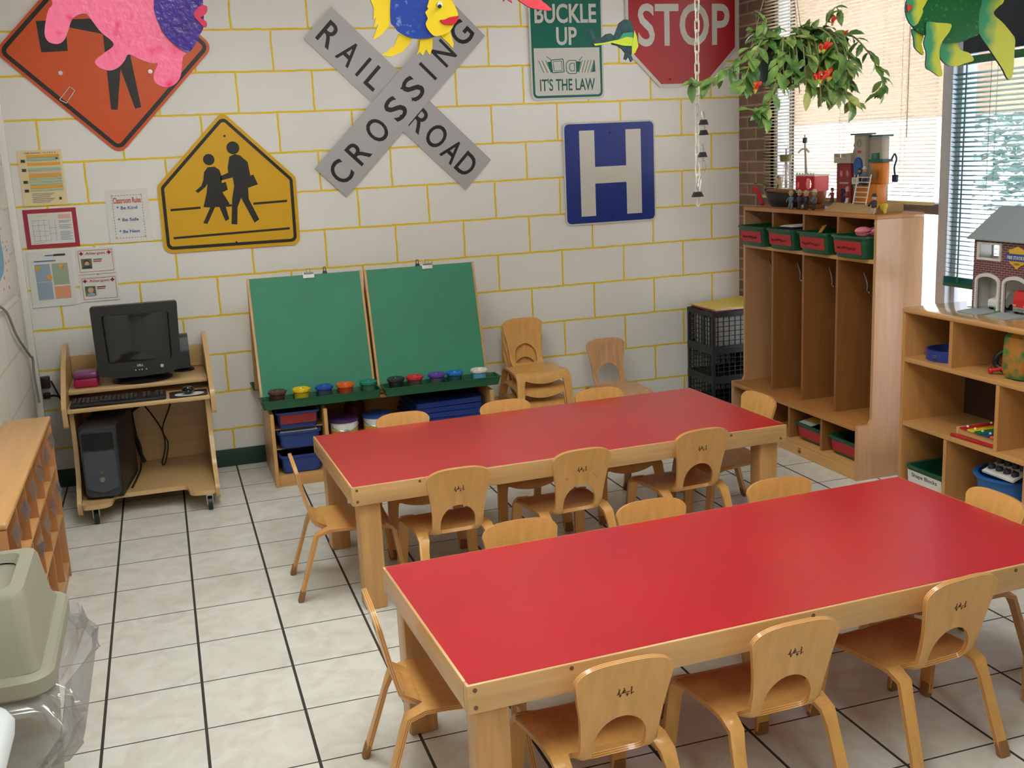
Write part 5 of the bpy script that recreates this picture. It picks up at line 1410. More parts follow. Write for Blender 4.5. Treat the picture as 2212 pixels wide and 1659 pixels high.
# toy fire station
m_toybrick = brick_mat('toy_brick', ((118, 50, 58), (104, 44, 54)), (188, 168, 168), 0.030, 0.0098, 0.0010, 'Y', 0.45)
m_roof = mat('grey_toy_roof', (146, 158, 162), 0.5); m_toygrey = mat('toy_floor_grey', (164, 172, 174), 0.5)
m_arch = mat('toy_trim_white', (214, 212, 206), 0.4)
fs = thing('toy_fire_station', 'toy brick fire station with grey roof and two arched garage doors', 'toy building', (1.70, -2.46, SZT))
FX, FY0, FY1, FZ = 1.6635, -2.66, -2.292, SZT + 0.0005
def arch(y, w, z0, zs, zt, n=12):
    return [(y - w / 2, z0)] + [(y - w / 2 * math.cos(PI * i / n), zs + (zt - zs) * math.sin(PI * i / n)) for i in range(n + 1)] + [(y + w / 2, z0)]
front = rect(FY0, FY1, FZ, 1.224)
holes = [arch(-2.385, 0.125, FZ + 0.001, 1.040, 1.066), arch(-2.545, 0.125, FZ + 0.001, 1.040, 1.066), rect(-2.452, -2.320, 1.137, 1.205)]
XFs = lambda x: (lambda u, v, h: Vector((x - h, u, v)))
MB().sheet(front, XFs(FX + 0.004), 0.008, holes=holes, res=0).build('front_wall', m_toybrick, fs)
MB().sheet(front, XFs(1.760), 0.006, holes=[rect(-2.60, -2.53, 1.14, 1.20), rect(-2.475, -2.40, 1.14, 1.20), rect(-2.365, -2.302, 1.14, 1.20)], res=0).build('back_wall', m_arch, fs)
for y in (FY0, FY1 - 0.006):
    MB().box(FX + 0.0085, 1.7565, y, y + 0.006, FZ, 1.224).build('side_wall', m_toybrick if y == FY0 else m_arch, fs)
MB().box(FX + 0.009, 1.756, FY0 + 0.007, FY1 - 0.007, FZ, FZ + 0.004).build('garage_floor', m_toygrey, fs)
MB().box(FX + 0.009, 1.756, FY0 + 0.007, FY1 - 0.007, 1.088, 1.094).build('upper_floor', m_toygrey, fs)
rf = [(FX - 0.022, 1.218), (1.735, 1.352), (1.80, 1.352), (1.812, 1.218)]
rb = MB()
for y, inx in ((FY1 + 0.022, 0), (FY0 - 0.02, 0)):
    pass
A_ = [rb.bm.verts.new(p) for p in ((FX - 0.022, FY1 + 0.022, 1.219), (FX - 0.022, FY0 - 0.02, 1.219), (1.770, FY0 - 0.02, 1.219), (1.770, FY1 + 0.022, 1.219))]
B_ = [rb.bm.verts.new(p) for p in ((1.715, FY1 - 0.085, 1.358), (1.715, FY0 + 0.085, 1.358), (1.762, FY0 + 0.085, 1.358), (1.762, FY1 - 0.085, 1.358))]
C_ = [rb.bm.verts.new((v.co.x, v.co.y, 1.2245)) for v in A_]
for j in range(4):
    rb._f([A_[j], A_[(j + 1) % 4], C_[(j + 1) % 4], C_[j]]); rb._f([C_[j], C_[(j + 1) % 4], B_[(j + 1) % 4], B_[j]])
rb._f(B_); rb._f(list(reversed(A_)))
rb.build('roof', m_roof, fs, smooth=10)
for y in (-2.385, -2.545):
    MB().sheet(arch(y, 0.145, FZ + 0.001, 1.042, 1.078), XFs(FX - 0.003), 0.010, holes=[arch(y, 0.121, FZ + 0.0015, 1.038, 1.063)], res=0).build('door_arch', m_arch, fs)
    rp_ = MB(); v = [rp_.bm.verts.new(p) for p in ((FX - 0.002, y - 0.072, FZ), (FX - 0.002, y + 0.072, FZ), (FX - 0.105, y + 0.060, FZ), (FX - 0.105, y - 0.060, FZ), (FX - 0.002, y - 0.072, FZ + 0.008), (FX - 0.002, y + 0.072, FZ + 0.008), (FX - 0.105, y + 0.060, FZ + 0.003), (FX - 0.105, y - 0.060, FZ + 0.003))]
    for q in ((0, 1, 2, 3), (4, 5, 6, 7), (0, 1, 5, 4), (1, 2, 6, 5), (2, 3, 7, 6), (3, 0, 4, 7)): rp_._f([v[i] for i in q])
    rp_.build('ramp', m_toygrey, fs)
    MB().sheet(smooth_closed([(FX - 0.008, y + 0.073), (FX - 0.03, y + 0.086), (FX - 0.028, y + 0.068), (FX - 0.012, y + 0.066)], 3), lambda u, v, h: Vector((u, v, FZ + 0.011 + h)), 0.003, res=0).build('grass_patch', mat('toy_grass', (40, 140, 60), 0.6), fs)
MB().sheet(rect(-2.456, -2.316, 1.133, 1.209), XFs(FX - 0.003), 0.008, holes=[rect(-2.446, -2.326, 1.143, 1.200)], res=0).build('window_frame', m_arch, fs)
MB().sheet(smooth_closed([(-2.500, 1.185), (-2.530, 1.195), (-2.548, 1.203), (-2.566, 1.195), (-2.596, 1.185), (-2.59, 1.168), (-2.60, 1.150), (-2.585, 1.13), (-2.566, 1.122), (-2.548, 1.108), (-2.530, 1.122), (-2.511, 1.13), (-2.496, 1.150), (-2.506, 1.168)], 3), XFs(FX - 0.003), 0.004, res=0).build('yellow_badge', mat('badge_yellow', (214, 174, 56), 0.45), fs)
MB().sheet(rect(-2.610, -2.488, 1.142, 1.171), XFs(FX - 0.0065), 0.003, res=0).build('blue_banner', mat('badge_blue', (44, 72, 140), 0.45), fs)
MB().text('FIRE STATION', lambda u, v, h: Vector((FX - 0.0082 - h, -2.549 - u, 1.149 + v)), 0.014, 0.105, 0, 0.0006, bold=0.02).build('station_lettering', m_arch, fs)
MB().text('KIDS', lambda u, v, h: Vector((FX - 0.0054 - h, -2.549 - u, 1.125 + v)), 0.009, 0.028, 0, 0.0006).build('badge_lettering', m_ink, fs)
def toy_car(label, name, y, m, big):
    t = thing(name, label, 'toy car', (FX + 0.04, y, FZ + 0.005)); z = FZ + 0.0055; x0 = FX + 0.012; W = 0.034 if not big else 0.040; Hh = 0.055 if not big else 0.095
    prof = [(x0, z + 0.010), (x0, z + 0.038), (x0 + 0.006, z + 0.046), (x0 + 0.035, z + 0.050), (x0 + 0.050, z + Hh + 0.02), (x0 + 0.075, z + Hh + 0.02), (x0 + 0.08, z + 0.012)] if not big else \
           [(x0, z + 0.010), (x0, z + 0.060), (x0 + 0.012, z + Hh), (x0 + 0.078, z + Hh), (x0 + 0.08, z + 0.012)]
    MB().sheet(round_poly(prof, 0.006, 3), lambda u, v, h: Vector((u, y + h, v)), 2 * W, res=0).build('car_body', m, t)
    for dx in (0.020, 0.062):
        for s_ in (-1, 1):
            MB().cyl((x0 + dx, y + s_ * (W - 0.006), z + 0.012), (x0 + dx, y + s_ * (W + 0.004), z + 0.012), 0.0125, n=14).build('wheel', m_black, t)
    if big:
        MB().box(x0 - 0.004, x0 + 0.002, y - W + 0.004, y + W - 0.004, z + 0.010, z + 0.030, bev=0.002).build('bumper', m_steel, t)
        for s_ in (-1, 1):
            MB().box(x0 - 0.003, x0 + 0.002, y + s_ * 0.030 - 0.008, y + s_ * 0.030 + 0.008, z + 0.032, z + 0.040).build('headlight', m_pr['salmon'], t)
    else:
        MB().box(x0 - 0.003, x0 + 0.002, y - 0.024, y + 0.024, z + 0.014, z + 0.019).build('bumper', m_pr['grey'], t)
    return t
toy_car('white toy car parked inside the left garage door of the fire station', 'toy_car', -2.410, mat('toy_white', (226, 222, 218), 0.3), False)
toy_car('red toy fire truck inside the right garage door of the fire station', 'toy_fire_truck', -2.560, mat('toy_red', (204, 44, 44), 0.3), True)

# ------------------------------------------------------------------ painted board fish hanging from the ceiling
FISH = {'pink':{'y':-3.0,'body':[(-1.893,2.116),(-1.906,2.088),(-1.918,2.048),(-1.92,2.025),(-1.911,2.011),(-1.892,2.007),(-1.877,2.015),(-1.864,2.036),(-1.855,2.059),(-1.845,2.072),(-1.827,2.081),(-1.812,2.079),(-1.801,2.063),(-1.783,2.035),(-1.755,2.005),(-1.782,1.982),(-1.803,1.967),(-1.806,1.956),(-1.794,1.944),(-1.772,1.938),(-1.751,1.945),(-1.734,1.961),(-1.721,1.978),(-1.696,1.966),(-1.668,1.955),(-1.65,1.953),(-1.66,1.933),(-1.664,1.912),(-1.654,1.898),(-1.631,1.891),(-1.609,1.901),(-1.595,1.919),(-1.588,1.949),(-1.582,1.971),(-1.571,1.981),(-1.604,2.003),(-1.628,2.033),(-1.634,2.051),(-1.64,2.068),(-1.644,2.092),(-1.642,2.115),(-1.643,2.185),(-1.654,2.242),(-1.717,2.287),(-1.809,2.274),(-1.87,2.229),(-1.929,2.284),(-1.963,2.272),(-1.942,2.184)],'head':[(-1.642,2.115),(-1.644,2.092),(-1.64,2.068),(-1.634,2.051),(-1.628,2.033),(-1.604,2.003),(-1.571,1.981),(-1.551,1.996),(-1.533,2.026),(-1.521,2.05),(-1.517,2.115),(-1.52,2.174),(-1.555,2.238),(-1.611,2.26),(-1.654,2.242),(-1.643,2.185)],'lips':[(-1.545,2.076),(-1.531,2.094),(-1.518,2.1),(-1.508,2.096),(-1.51,2.082),(-1.522,2.072),(-1.528,2.068),(-1.514,2.058),(-1.514,2.046),(-1.522,2.044),(-1.532,2.056)],'eye':[(-1.562,2.168),(-1.551,2.168)]},'blue':{'y':-2.6,'tail':[(-0.916,2.183),(-0.922,2.106),(-0.931,2.085),(-0.957,2.061),(-0.984,2.047),(-0.962,2.096),(-0.979,2.084),(-0.968,2.116),(-0.977,2.11),(-0.973,2.144),(-0.982,2.169),(-0.993,2.211),(-0.975,2.252),(-0.94,2.225)],'body':[(-0.917,2.169),(-0.922,2.106),(-0.91,2.087),(-0.896,2.07),(-0.854,2.051),(-0.808,2.05),(-0.777,2.056),(-0.785,2.057),(-0.804,2.078),(-0.809,2.095),(-0.802,2.109),(-0.804,2.118),(-0.808,2.129),(-0.798,2.14),(-0.801,2.147),(-0.793,2.169),(-0.782,2.225),(-0.817,2.274),(-0.87,2.267),(-0.903,2.225)],'head':[(-0.793,2.169),(-0.801,2.147),(-0.798,2.14),(-0.808,2.129),(-0.804,2.118),(-0.802,2.109),(-0.809,2.095),(-0.804,2.078),(-0.785,2.057),(-0.762,2.058),(-0.733,2.068),(-0.713,2.094),(-0.7,2.117),(-0.704,2.137),(-0.716,2.161),(-0.721,2.168),(-0.752,2.211),(-0.782,2.225)],'lips':[(-0.763,2.104),(-0.748,2.106),(-0.73,2.113),(-0.708,2.116),(-0.699,2.117),(-0.704,2.104),(-0.716,2.092),(-0.736,2.09),(-0.752,2.093)],'fins':[[(-0.896,2.067),(-0.915,2.028),(-0.958,2.0),(-0.926,1.996),(-0.888,2.01),(-0.863,2.034),(-0.854,2.051)],[(-0.827,2.052),(-0.833,2.019),(-0.844,1.999),(-0.831,2.008),(-0.822,1.997),(-0.81,2.016),(-0.799,1.998),(-0.789,2.018),(-0.785,2.056),(-0.808,2.055)],[(-0.764,2.061),(-0.736,2.037),(-0.72,2.018),(-0.716,2.032),(-0.726,2.071)]],'eye':[(-0.76,2.152),(-0.75,2.151)],'pupil':[(-0.762,2.146),(-0.756,2.146)]},'green':{'y':-2.8,'head':[(0.878,2.137),(0.873,2.118),(0.874,2.094),(0.885,2.067),(0.905,2.048),(0.924,2.056),(0.935,2.074),(0.946,2.095),(0.944,2.106),(0.956,2.124),(0.967,2.152),(0.951,2.214),(0.903,2.191)],'lips':[(0.873,2.12),(0.896,2.117),(0.889,2.103),(0.876,2.094)],'body':[(0.905,2.048),(0.939,2.024),(0.969,2.014),(1.049,1.991),(1.11,1.99),(1.159,2.006),(1.193,2.017),(1.19,2.041),(1.191,2.096),(1.199,2.136),(1.178,2.215),(1.076,2.269),(0.988,2.245),(0.951,2.214),(0.967,2.152),(0.956,2.124),(0.944,2.106),(0.946,2.095),(0.935,2.074),(0.924,2.056)],'fins':[[(0.967,2.062),(0.958,2.051),(0.959,2.019),(0.952,1.988),(0.964,1.956),(0.964,1.908),(0.99,1.892),(1.025,1.873),(1.036,1.883),(1.03,1.904),(1.019,1.955),(1.029,1.992),(1.058,2.026),(1.067,2.05),(1.046,2.056),(1.007,2.058)],[(0.911,2.04),(0.92,2.004),(0.923,1.98),(0.942,1.961),(0.964,1.951),(0.954,1.988),(0.959,2.018)],[(1.029,1.995),(1.024,1.971),(1.042,1.931),(1.073,1.912),(1.11,1.909),(1.144,1.918),(1.182,1.928),(1.162,1.953),(1.121,1.966),(1.099,1.994)]],'tail':[(1.199,2.136),(1.191,2.088),(1.19,2.037),(1.206,2.008),(1.243,1.968),(1.281,1.926),(1.31,1.893),(1.326,1.868),(1.34,1.856),(1.352,1.863),(1.358,1.9),(1.358,1.958),(1.358,1.998),(1.337,2.023),(1.3,2.056),(1.257,2.088),(1.276,2.112),(1.301,2.136),(1.31,2.231),(1.238,2.231)]},'small':{'y':-2.0,'body':[(0.001,2.135),(0.019,2.138),(0.028,2.113),(0.055,2.104),(0.078,2.12),(0.098,2.123),(0.114,2.112),(0.122,2.13),(0.137,2.162),(0.159,2.176),(0.184,2.172),(0.195,2.152),(0.199,2.134),(0.196,2.108),(0.187,2.072),(0.186,2.04),(0.192,2.018),(0.184,2.011),(0.174,2.033),(0.164,2.019),(0.154,2.023),(0.16,2.046),(0.146,2.062),(0.125,2.075),(0.105,2.079),(0.101,2.086),(0.06,2.079),(0.026,2.076),(0.017,2.089),(0.025,2.096)],'face':[(0.199,2.134),(0.21,2.108),(0.216,2.072),(0.201,2.045),(0.186,2.04),(0.187,2.072),(0.196,2.108)],'stripe':[(0.023,2.083),(0.061,2.086),(0.131,2.098),(0.166,2.108),(0.194,2.104),(0.189,2.072),(0.151,2.074),(0.101,2.086),(0.06,2.079),(0.028,2.076)],'band':[(0.131,2.098),(0.152,2.122),(0.195,2.126),(0.194,2.104),(0.166,2.108)]},'red':{'y':-2.6,'body':[(-0.499,2.175),(-0.466,2.153),(-0.439,2.141),(-0.374,2.134),(-0.39,2.153),(-0.408,2.175),(-0.386,2.255),(-0.448,2.298),(-0.529,2.283),(-0.564,2.226)],'fin':[(-0.545,2.182),(-0.54,2.162),(-0.532,2.171),(-0.511,2.158),(-0.518,2.19)]}}
def grad_mat(name, c, c2):
    """brushed paint: one colour fading into the other across the cut-out, with dabbed edges"""
    m = mat(name, c, 0.45, c2=c2, vscale=16, lo=0.30, hi=0.46)
    nt = m.node_tree; n, l = nt.nodes, nt.links
    nz = [q for q in n if q.type == 'TEX_NOISE'][0]; cr = [q for q in n if q.type == 'VALTORGB'][0]
    tc = n.new('ShaderNodeTexCoord'); sx = n.new('ShaderNodeSeparateXYZ'); l.new(tc.outputs['Generated'], sx.inputs[0])
    a = n.new('ShaderNodeMath'); a.operation = 'MULTIPLY_ADD'; a.inputs[1].default_value = 0.35; l.new(nz.outputs['Fac'], a.inputs[0])
    b = n.new('ShaderNodeMath'); b.operation = 'MULTIPLY'; b.inputs[1].default_value = 0.55; l.new(sx.outputs['X'], b.inputs[0])
    l.new(b.outputs[0], a.inputs[2]); l.new(a.outputs[0], cr.inputs[0])
    return m
m_fpink = mat('fish_pink', (240, 40, 110), 0.28, c2=(252, 120, 160), vscale=26, lo=0.55, hi=0.75, bump=0.35, bscale=55)
m_fpurple = mat('fish_purple', (66, 40, 142), 0.28, var=0.2, vscale=30, bump=0.35, bscale=60)
m_flip = mat('fish_lip_pink', (206, 36, 84), 0.4)
m_fblue = mat('fish_blue', (28, 66, 164), 0.4, c2=(110, 150, 210), vscale=55, lo=0.30, hi=0.42)
m_fyel = mat('fish_yellow', (246, 214, 28), 0.45, var=0.05, vscale=10)
m_fred = mat('fish_red', (208, 30, 44), 0.45)
m_fgreen = mat('fish_glitter_green', (16, 98, 48), 0.35, c2=(60, 150, 60), vscale=90, lo=0.30, hi=0.42)
m_flime = grad_mat('fish_lime', (202, 206, 62), (56, 150, 104))
m_fteal = mat('fish_dark_teal', (44, 84, 84), 0.45, c2=(36, 52, 70), vscale=40)
m_fstripe = mat('fish_stripe', (190, 206, 56), 0.45)
m_fband = mat('fish_band', (56, 150, 110), 0.45)
m_fcoral = mat('fish_coral', (226, 70, 86), 0.4, var=0.15, vscale=14)
m_outline = mat('fish_outline', (40, 32, 60), 0.5)
m_string = mat('clear_string', (150, 150, 146), 0.4)
def fish(name, label, key, parts, strings):
    d = FISH[key]; y = d['y']
    pts = [p for k, m, nm, dd, sm in parts for p in (k if isinstance(k[0], tuple) else k[0])]
    cx = sum(p[0] for p in pts) / len(pts); z0 = min(p[1] for p in pts)
    t = thing(name, label, 'hanging fish', (cx, y, z0), group='board fish hanging from the ceiling')
    for poly, m, nm, dd, sm in parts:
        q = smooth_closed(poly, 4) if sm else poly
        MB().sheet(q, lambda u, v, h: Vector((u, y - dd - h, v)), 0.008 if dd == 0 else 0.006, res=0, me=1, mb=0).build(nm, [m, m_outline], t, smooth=30)
    for x, z in strings:
        MB().tube([(x, y, z), (x, y, H)], 0.0012, 5).build('string', m_string, t)
    return t
P_ = FISH['pink']
fish('pink_fish', 'glittery pink board fish with a purple head hanging at upper left', 'pink', [(P_['body'], m_fpink, 'body', 0.0, True), (P_['head'], m_fpurple, 'head', 0.006, True), (P_['lips'], m_flip, 'lips', 0.012, True)], [(-1.75, 2.20)])
P_ = FISH['blue']
ex, ez_ = P_['eye'][0]; er = P_['eye'][1][0] - ex; px_, pz_ = P_['pupil'][0]; pr_ = P_['pupil'][1][0] - px_
fish('blue_fish', 'blue board fish with a yellow face and red lips before the crossing sign', 'blue', [(P_['tail'], m_fyel, 'tail', 0.0, False)] + [(q, m_fyel, 'fin', -0.003, False) for q in P_['fins']] +
     [(P_['body'], m_fblue, 'body', 0.004, True), (P_['head'], m_fyel, 'head', 0.010, True), (P_['lips'], m_fred, 'lips', 0.016, True), (circ(ex, ez_, er, 18, 0.9), m_white_pl, 'eye', 0.016, False), (circ(px_, pz_, pr_, 14), m_ink, 'pupil', 0.0215, False)], [(-0.82, 2.19)])
P_ = FISH['green']
fish('green_fish', 'glitter green board fish with lime fins hanging at upper right', 'green', [(P_['tail'], m_flime, 'tail', 0.0, True)] + [(q, m_flime, 'fin', 0.010 if i == 0 else -0.004, True) for i, q in enumerate(P_['fins'])] +
     [(P_['body'], m_fgreen, 'body', 0.004, True), (P_['head'], m_flime, 'head', 0.007, True), (P_['lips'], mat('fish_lip_orange', (222, 62, 36), 0.4), 'lips', 0.013, False)], [(1.18, 2.24)])
P_ = FISH['small']
top_ = max(P_['body'], key=lambda q: q[1])
fish('small_fish', 'small teal fish with a lime stripe in front of the STOP sign', 'small', [(P_['body'], m_fteal, 'body', 0.0, False), (P_['band'], m_fband, 'band', 0.004, False), (P_['stripe'], m_fstripe, 'stripe', 0.005, False), (P_['face'], m_fstripe, 'face', 0.006, False)], [(top_[0], top_[1] - 0.01)])
P_ = FISH['red']
fish('red_fish', 'coral red fish whose lowest fin tip dips over the BUCKLE UP sign', 'red', [(P_['body'], m_fcoral, 'body', 0.0, True), (P_['fin'], m_fcoral, 'fin', 0.004, False)], [(-0.39, 2.18)])

# ------------------------------------------------------------------ white chain with binder clips
m_chain = mat('white_plastic_chain', (226, 222, 208), 0.4)
CXx, CYy = 0.588, -1.80
ch = thing('hanging_chain', 'white plastic chain hanging left of the plant, with black binder clips', 'chain', (CXx, CYy, 1.40))
z = 1.405; i = 0
while z < H - 0.02:
    a, L, Wl = (0 if i % 2 == 0 else PI / 2), 0.052, 0.013
    xx = CXx + 0.003 * math.sin(z * 3)
    pts = []
    for k in range(20):
        q = 2 * PI * k / 20
        u, v = Wl * 0.75 * math.cos(q), (L / 2 - Wl * 0.75) * (1 if math.sin(q) >= 0 else -1) + Wl * 0.75 * math.sin(q)
        pts.append((xx + u * math.cos(a + 0.5), CYy + u * math.sin(a + 0.5), z + L / 2 + v))
    MB().tube(pts, 0.0036, 6, closed=True).build('link', m_chain, ch, smooth=60)
    z += L - 0.0085; i += 1
for n_, (x, z) in enumerate(((0.606, 1.766), (0.606, 1.722), (0.600, 1.628), (0.574, 1.458))):
    w = 0.019 if n_ < 3 else 0.026
    MB().sheet([(-w * 0.55, 0.012), (w * 0.55, 0.012), (w, -0.010), (-w, -0.010)], lambda u, v, h: Vector((x + u, CYy - 0.02 + h, z + v)), 0.020, res=0).build('binder_clip', m_black, ch)
    MB().tube([(x - 0.006, CYy - 0.02, z + 0.010), (x - 0.004, CYy - 0.016, z + 0.045), (x + 0.004, CYy - 0.016, z + 0.045), (x + 0.006, CYy - 0.02, z + 0.010)], 0.0016, 5).build('clip_handle', m_steel, ch)
for k, (a, b) in enumerate((((0.600, 1.815), (0.606, 1.77)), ((0.596, 1.67), (0.605, 1.60)), ((0.602, 1.62), (0.612, 1.555)), ((0.590, 1.545), (0.578, 1.47)))):
    pts = [(a[0] + (b[0] - a[0]) * t + 0.006 * s_, CYy - 0.018, a[1] + (b[1] - a[1]) * t) for t, s_ in ((0, 0), (0.3, 1), (0.8, 1), (1, 0), (0.8, -1), (0.3, -1))]
    MB().tube(pts, 0.0015, 5, closed=True).build('paper_clip', m_steel, ch)

# ------------------------------------------------------------------ hanging lipstick plant
m_pot = mat('dark_green_pot', (20, 44, 40), 0.35)
m_leaf = mat('plant_leaf', (128, 160, 80), 0.38, c2=(76, 118, 58), vscale=16, lo=0.4, hi=0.6)
m_leaf2 = mat('pale_leaf', (186, 190, 110), 0.45, c2=(136, 166, 84), vscale=14)
m_vine = mat('vine_stem', (150, 146, 92), 0.6)
PX, PY, PZ = 1.018, -1.80, 2.068
pt = thing('hanging_plant', 'trailing plant with red flowers in a dark green hanging pot before the window', 'plant', (PX, PY, 1.90))
MB().lathe([(0, 1.902), (0.055, 1.902), (0.105, 1.93), (0.148, 2.055), (0.156, 2.058), (0.156, 2.072), (0.140, 2.072), (0.135, 2.050), (0, 2.050)], (PX, PY, 0), 40).build('pot', m_pot, pt)
MB().lathe([(0, 2.051), (0.134, 2.051), (0.10, 2.060), (0, 2.066)], (PX, PY, 0), 24).build('soil', mat('dark_soil', (52, 40, 32), 0.9), pt)
for k in range(3):
    a = 2 * PI * k / 3 + 0.4
    MB().tube([(PX + 0.150 * math.cos(a), PY + 0.150 * math.sin(a), 2.065), (PX, PY, 2.62)], 0.0016, 5).build('hanger_wire', m_steel, pt)
MB().tube([(PX, PY, 2.62), (PX, PY, H)], 0.0025, 6).build('ceiling_hook', m_steel, pt)
rnd = random.Random(21)
leaves, pale, stems = MB(), MB(), MB()
FL = []
def leaf(b, p, d, up, L, Wd):
    d = d.normalized(); s = d.cross(up)
    if s.length < 1e-4: s = d.orthogonal()
    s.normalize(); n = s.cross(d).normalized()
    rows = []
    for t, w, dz in ((0.0, 0.06, 0.0), (0.22, 0.75, 0.10), (0.5, 1.0, 0.14), (0.78, 0.62, 0.06), (1.0, 0.03, -0.08)):
        c = p + d * (L * t) + n * (dz * L * 0.55)
        rows.append([b.bm.verts.new(c - s * (Wd * w / 2) + n * (0.10 * Wd * w)), b.bm.verts.new(c), b.bm.verts.new(c + s * (Wd * w / 2) + n * (0.10 * Wd * w))])
    for A_, B_ in zip(rows, rows[1:]):
        b._f([A_[0], A_[1], B_[1], B_[0]]); b._f([A_[1], A_[2], B_[2], B_[1]])
def vine(ctrl, n_leaf, size, pale_p=0.12, r=0.0045):
    n_leaf = int(n_leaf * 1.0); size *= 1.2
    pts = smooth_open([Vector((PX + a, PY + b, PZ + c)) for a, b, c in ctrl], 8)
    stems.tube(pts, [r * (1 - 0.5 * i / len(pts)) for i in range(len(pts))], 6)
    for i in range(n_leaf):
        k = int((i + 0.6) / n_leaf * (len(pts) - 2)) + 0
        p = pts[k]; t = (pts[k + 1] - pts[k]).normalized()
        side = Vector((rnd.uniform(-1, 1), rnd.uniform(-1, 1), rnd.uniform(-0.6, 0.35)))
        dr = (t * rnd.uniform(0.2, 0.9) + side * 0.9 + Vector((0, 0, -0.25)))
        L = size * rnd.uniform(0.75, 1.25)
        leaf(pale if rnd.random() < pale_p else leaves, p, dr, Vector((rnd.uniform(-0.4, 0.4), -0.5 + rnd.uniform(-0.4, 0.4), 0.8)), L, L * rnd.uniform(0.42, 0.55))
    return pts
# long left trails
vine([(-0.05, -0.05, 0.0), (-0.16, -0.10, 0.045), (-0.26, -0.12, -0.02), (-0.35, -0.13, -0.085), (-0.44, -0.12, -0.135), (-0.535, -0.11, -0.14)], 34, 0.062)
vine([(-0.08, -0.03, 0.01), (-0.18, -0.12, 0.03), (-0.25, -0.16, -0.05), (-0.29, -0.17, -0.12), (-0.31, -0.17, -0.17)], 26, 0.070)
vine([(-0.04, 0.0, 0.02), (-0.08, -0.05, 0.06), (-0.13, -0.08, 0.08), (-0.155, -0.09, 0.105), (-0.17, -0.09, 0.09)], 14, 0.062, 0.3)
vine([(-0.02, 0.02, 0.02), (-0.05, 0.0, 0.05), (-0.10, 0.02, 0.075), (-0.15, 0.02, 0.08)], 16, 0.058)
vine([(-0.06, -0.10, 0.0), (-0.13, -0.18, -0.03), (-0.17, -0.21, -0.14), (-0.20, -0.20, -0.25), (-0.225, -0.20, -0.275)], 22, 0.066)
vine([(-0.20, -0.20, -0.25), (-0.26, -0.2, -0.262), (-0.30, -0.19, -0.255)], 6, 0.055)
# front trails
for i in range(9):
    x = -0.11 + 0.03 * i; L = 0.14 + 0.13 * rnd.random()
    vine([(x * 0.5, -0.06, 0.02), (x * 0.9, -0.15, 0.035), (x * 1.15, -0.19, -0.04), (x * 1.2 + 0.015, -0.195, -L)], 15, 0.058, 0.25)
# heavy right side
for i in range(17):
    a = -1.3 + 0.115 * i; R_ = rnd.uniform(0.17, 0.31)
    dx, dy = math.cos(a) * R_, math.sin(a) * R_ * 0.8
    L = rnd.uniform(0.08, 0.25)
    vine([(dx * 0.25, dy * 0.25, 0.02), (dx * 0.6, dy * 0.6, 0.075), (dx * 0.95, dy * 0.95, 0.03), (dx * 1.12, dy * 1.1, -L * 0.5), (dx * 1.10, dy * 1.1, -L)], 20, 0.064, 0.12)
vine([(0.10, -0.05, 0.02), (0.25, -0.10, 0.05), (0.35, -0.12, -0.03), (0.41, -0.12, -0.12), (0.435, -0.12, -0.18), (0.41, -0.12, -0.215)], 30, 0.058)
vine([(0.06, -0.05, 0.02), (0.13, -0.08, 0.05), (0.17, -0.08, 0.12), (0.205, -0.08, 0.165), (0.225, -0.08, 0.14)], 12, 0.048)
vine([(0.08, -0.10, 0.0), (0.16, -0.17, -0.05), (0.18, -0.18, -0.16), (0.22, -0.17, -0.235), (0.26, -0.17, -0.25)], 18, 0.06)
stems.build('vines', m_vine, pt, smooth=60)
tag(leaves.build('foliage', m_leaf, pt, smooth=0), kind='stuff')
tag(pale.build('pale_foliage', m_leaf2, pt, smooth=0, label='pale yellow-green leaves'), kind='stuff')
m_petal = mat('red_petal', (226, 44, 20), 0.4); m_calyx = mat('yellow_green_calyx', (196, 190, 50), 0.45)
for x, y, z, n_, sz in ((-0.265, -0.20, -0.195, 2, 0.9), (0.055, -0.215, -0.04, 3, 0.9), (0.035, -0.21, -0.165, 3, 1.0), (0.085, -0.21, -0.155, 3, 1.0), (0.175, -0.10, 0.085, 2, 0.7), (0.225, -0.12, 0.03, 1, 0.6)):
    f = thing if False else None
    b = MB(); c = MB()
    for k in range(n_):
        a = (k - (n_ - 1) / 2) * 0.55 + rnd.uniform(-0.1, 0.1)
        d = Vector((math.sin(a), -0.25, math.cos(a))); p = Vector((PX + x, PY + y, PZ + z))
        b.tube([p + d * 0.016 * sz, p + d * 0.034 * sz, p + d * 0.046 * sz + Vector((0.004, -0.004, 0)), p + d * 0.054 * sz + Vector((0.009, -0.006, 0))], [0.004 * sz, 0.007 * sz, 0.010 * sz, 0.003], 8)
        c.tube([p, p + d * 0.02 * sz], [0.003, 0.0065 * sz], 8)
    fl = b.build('flower', m_petal, pt, smooth=60)
    c.build('calyx', m_calyx, fl, smooth=60)

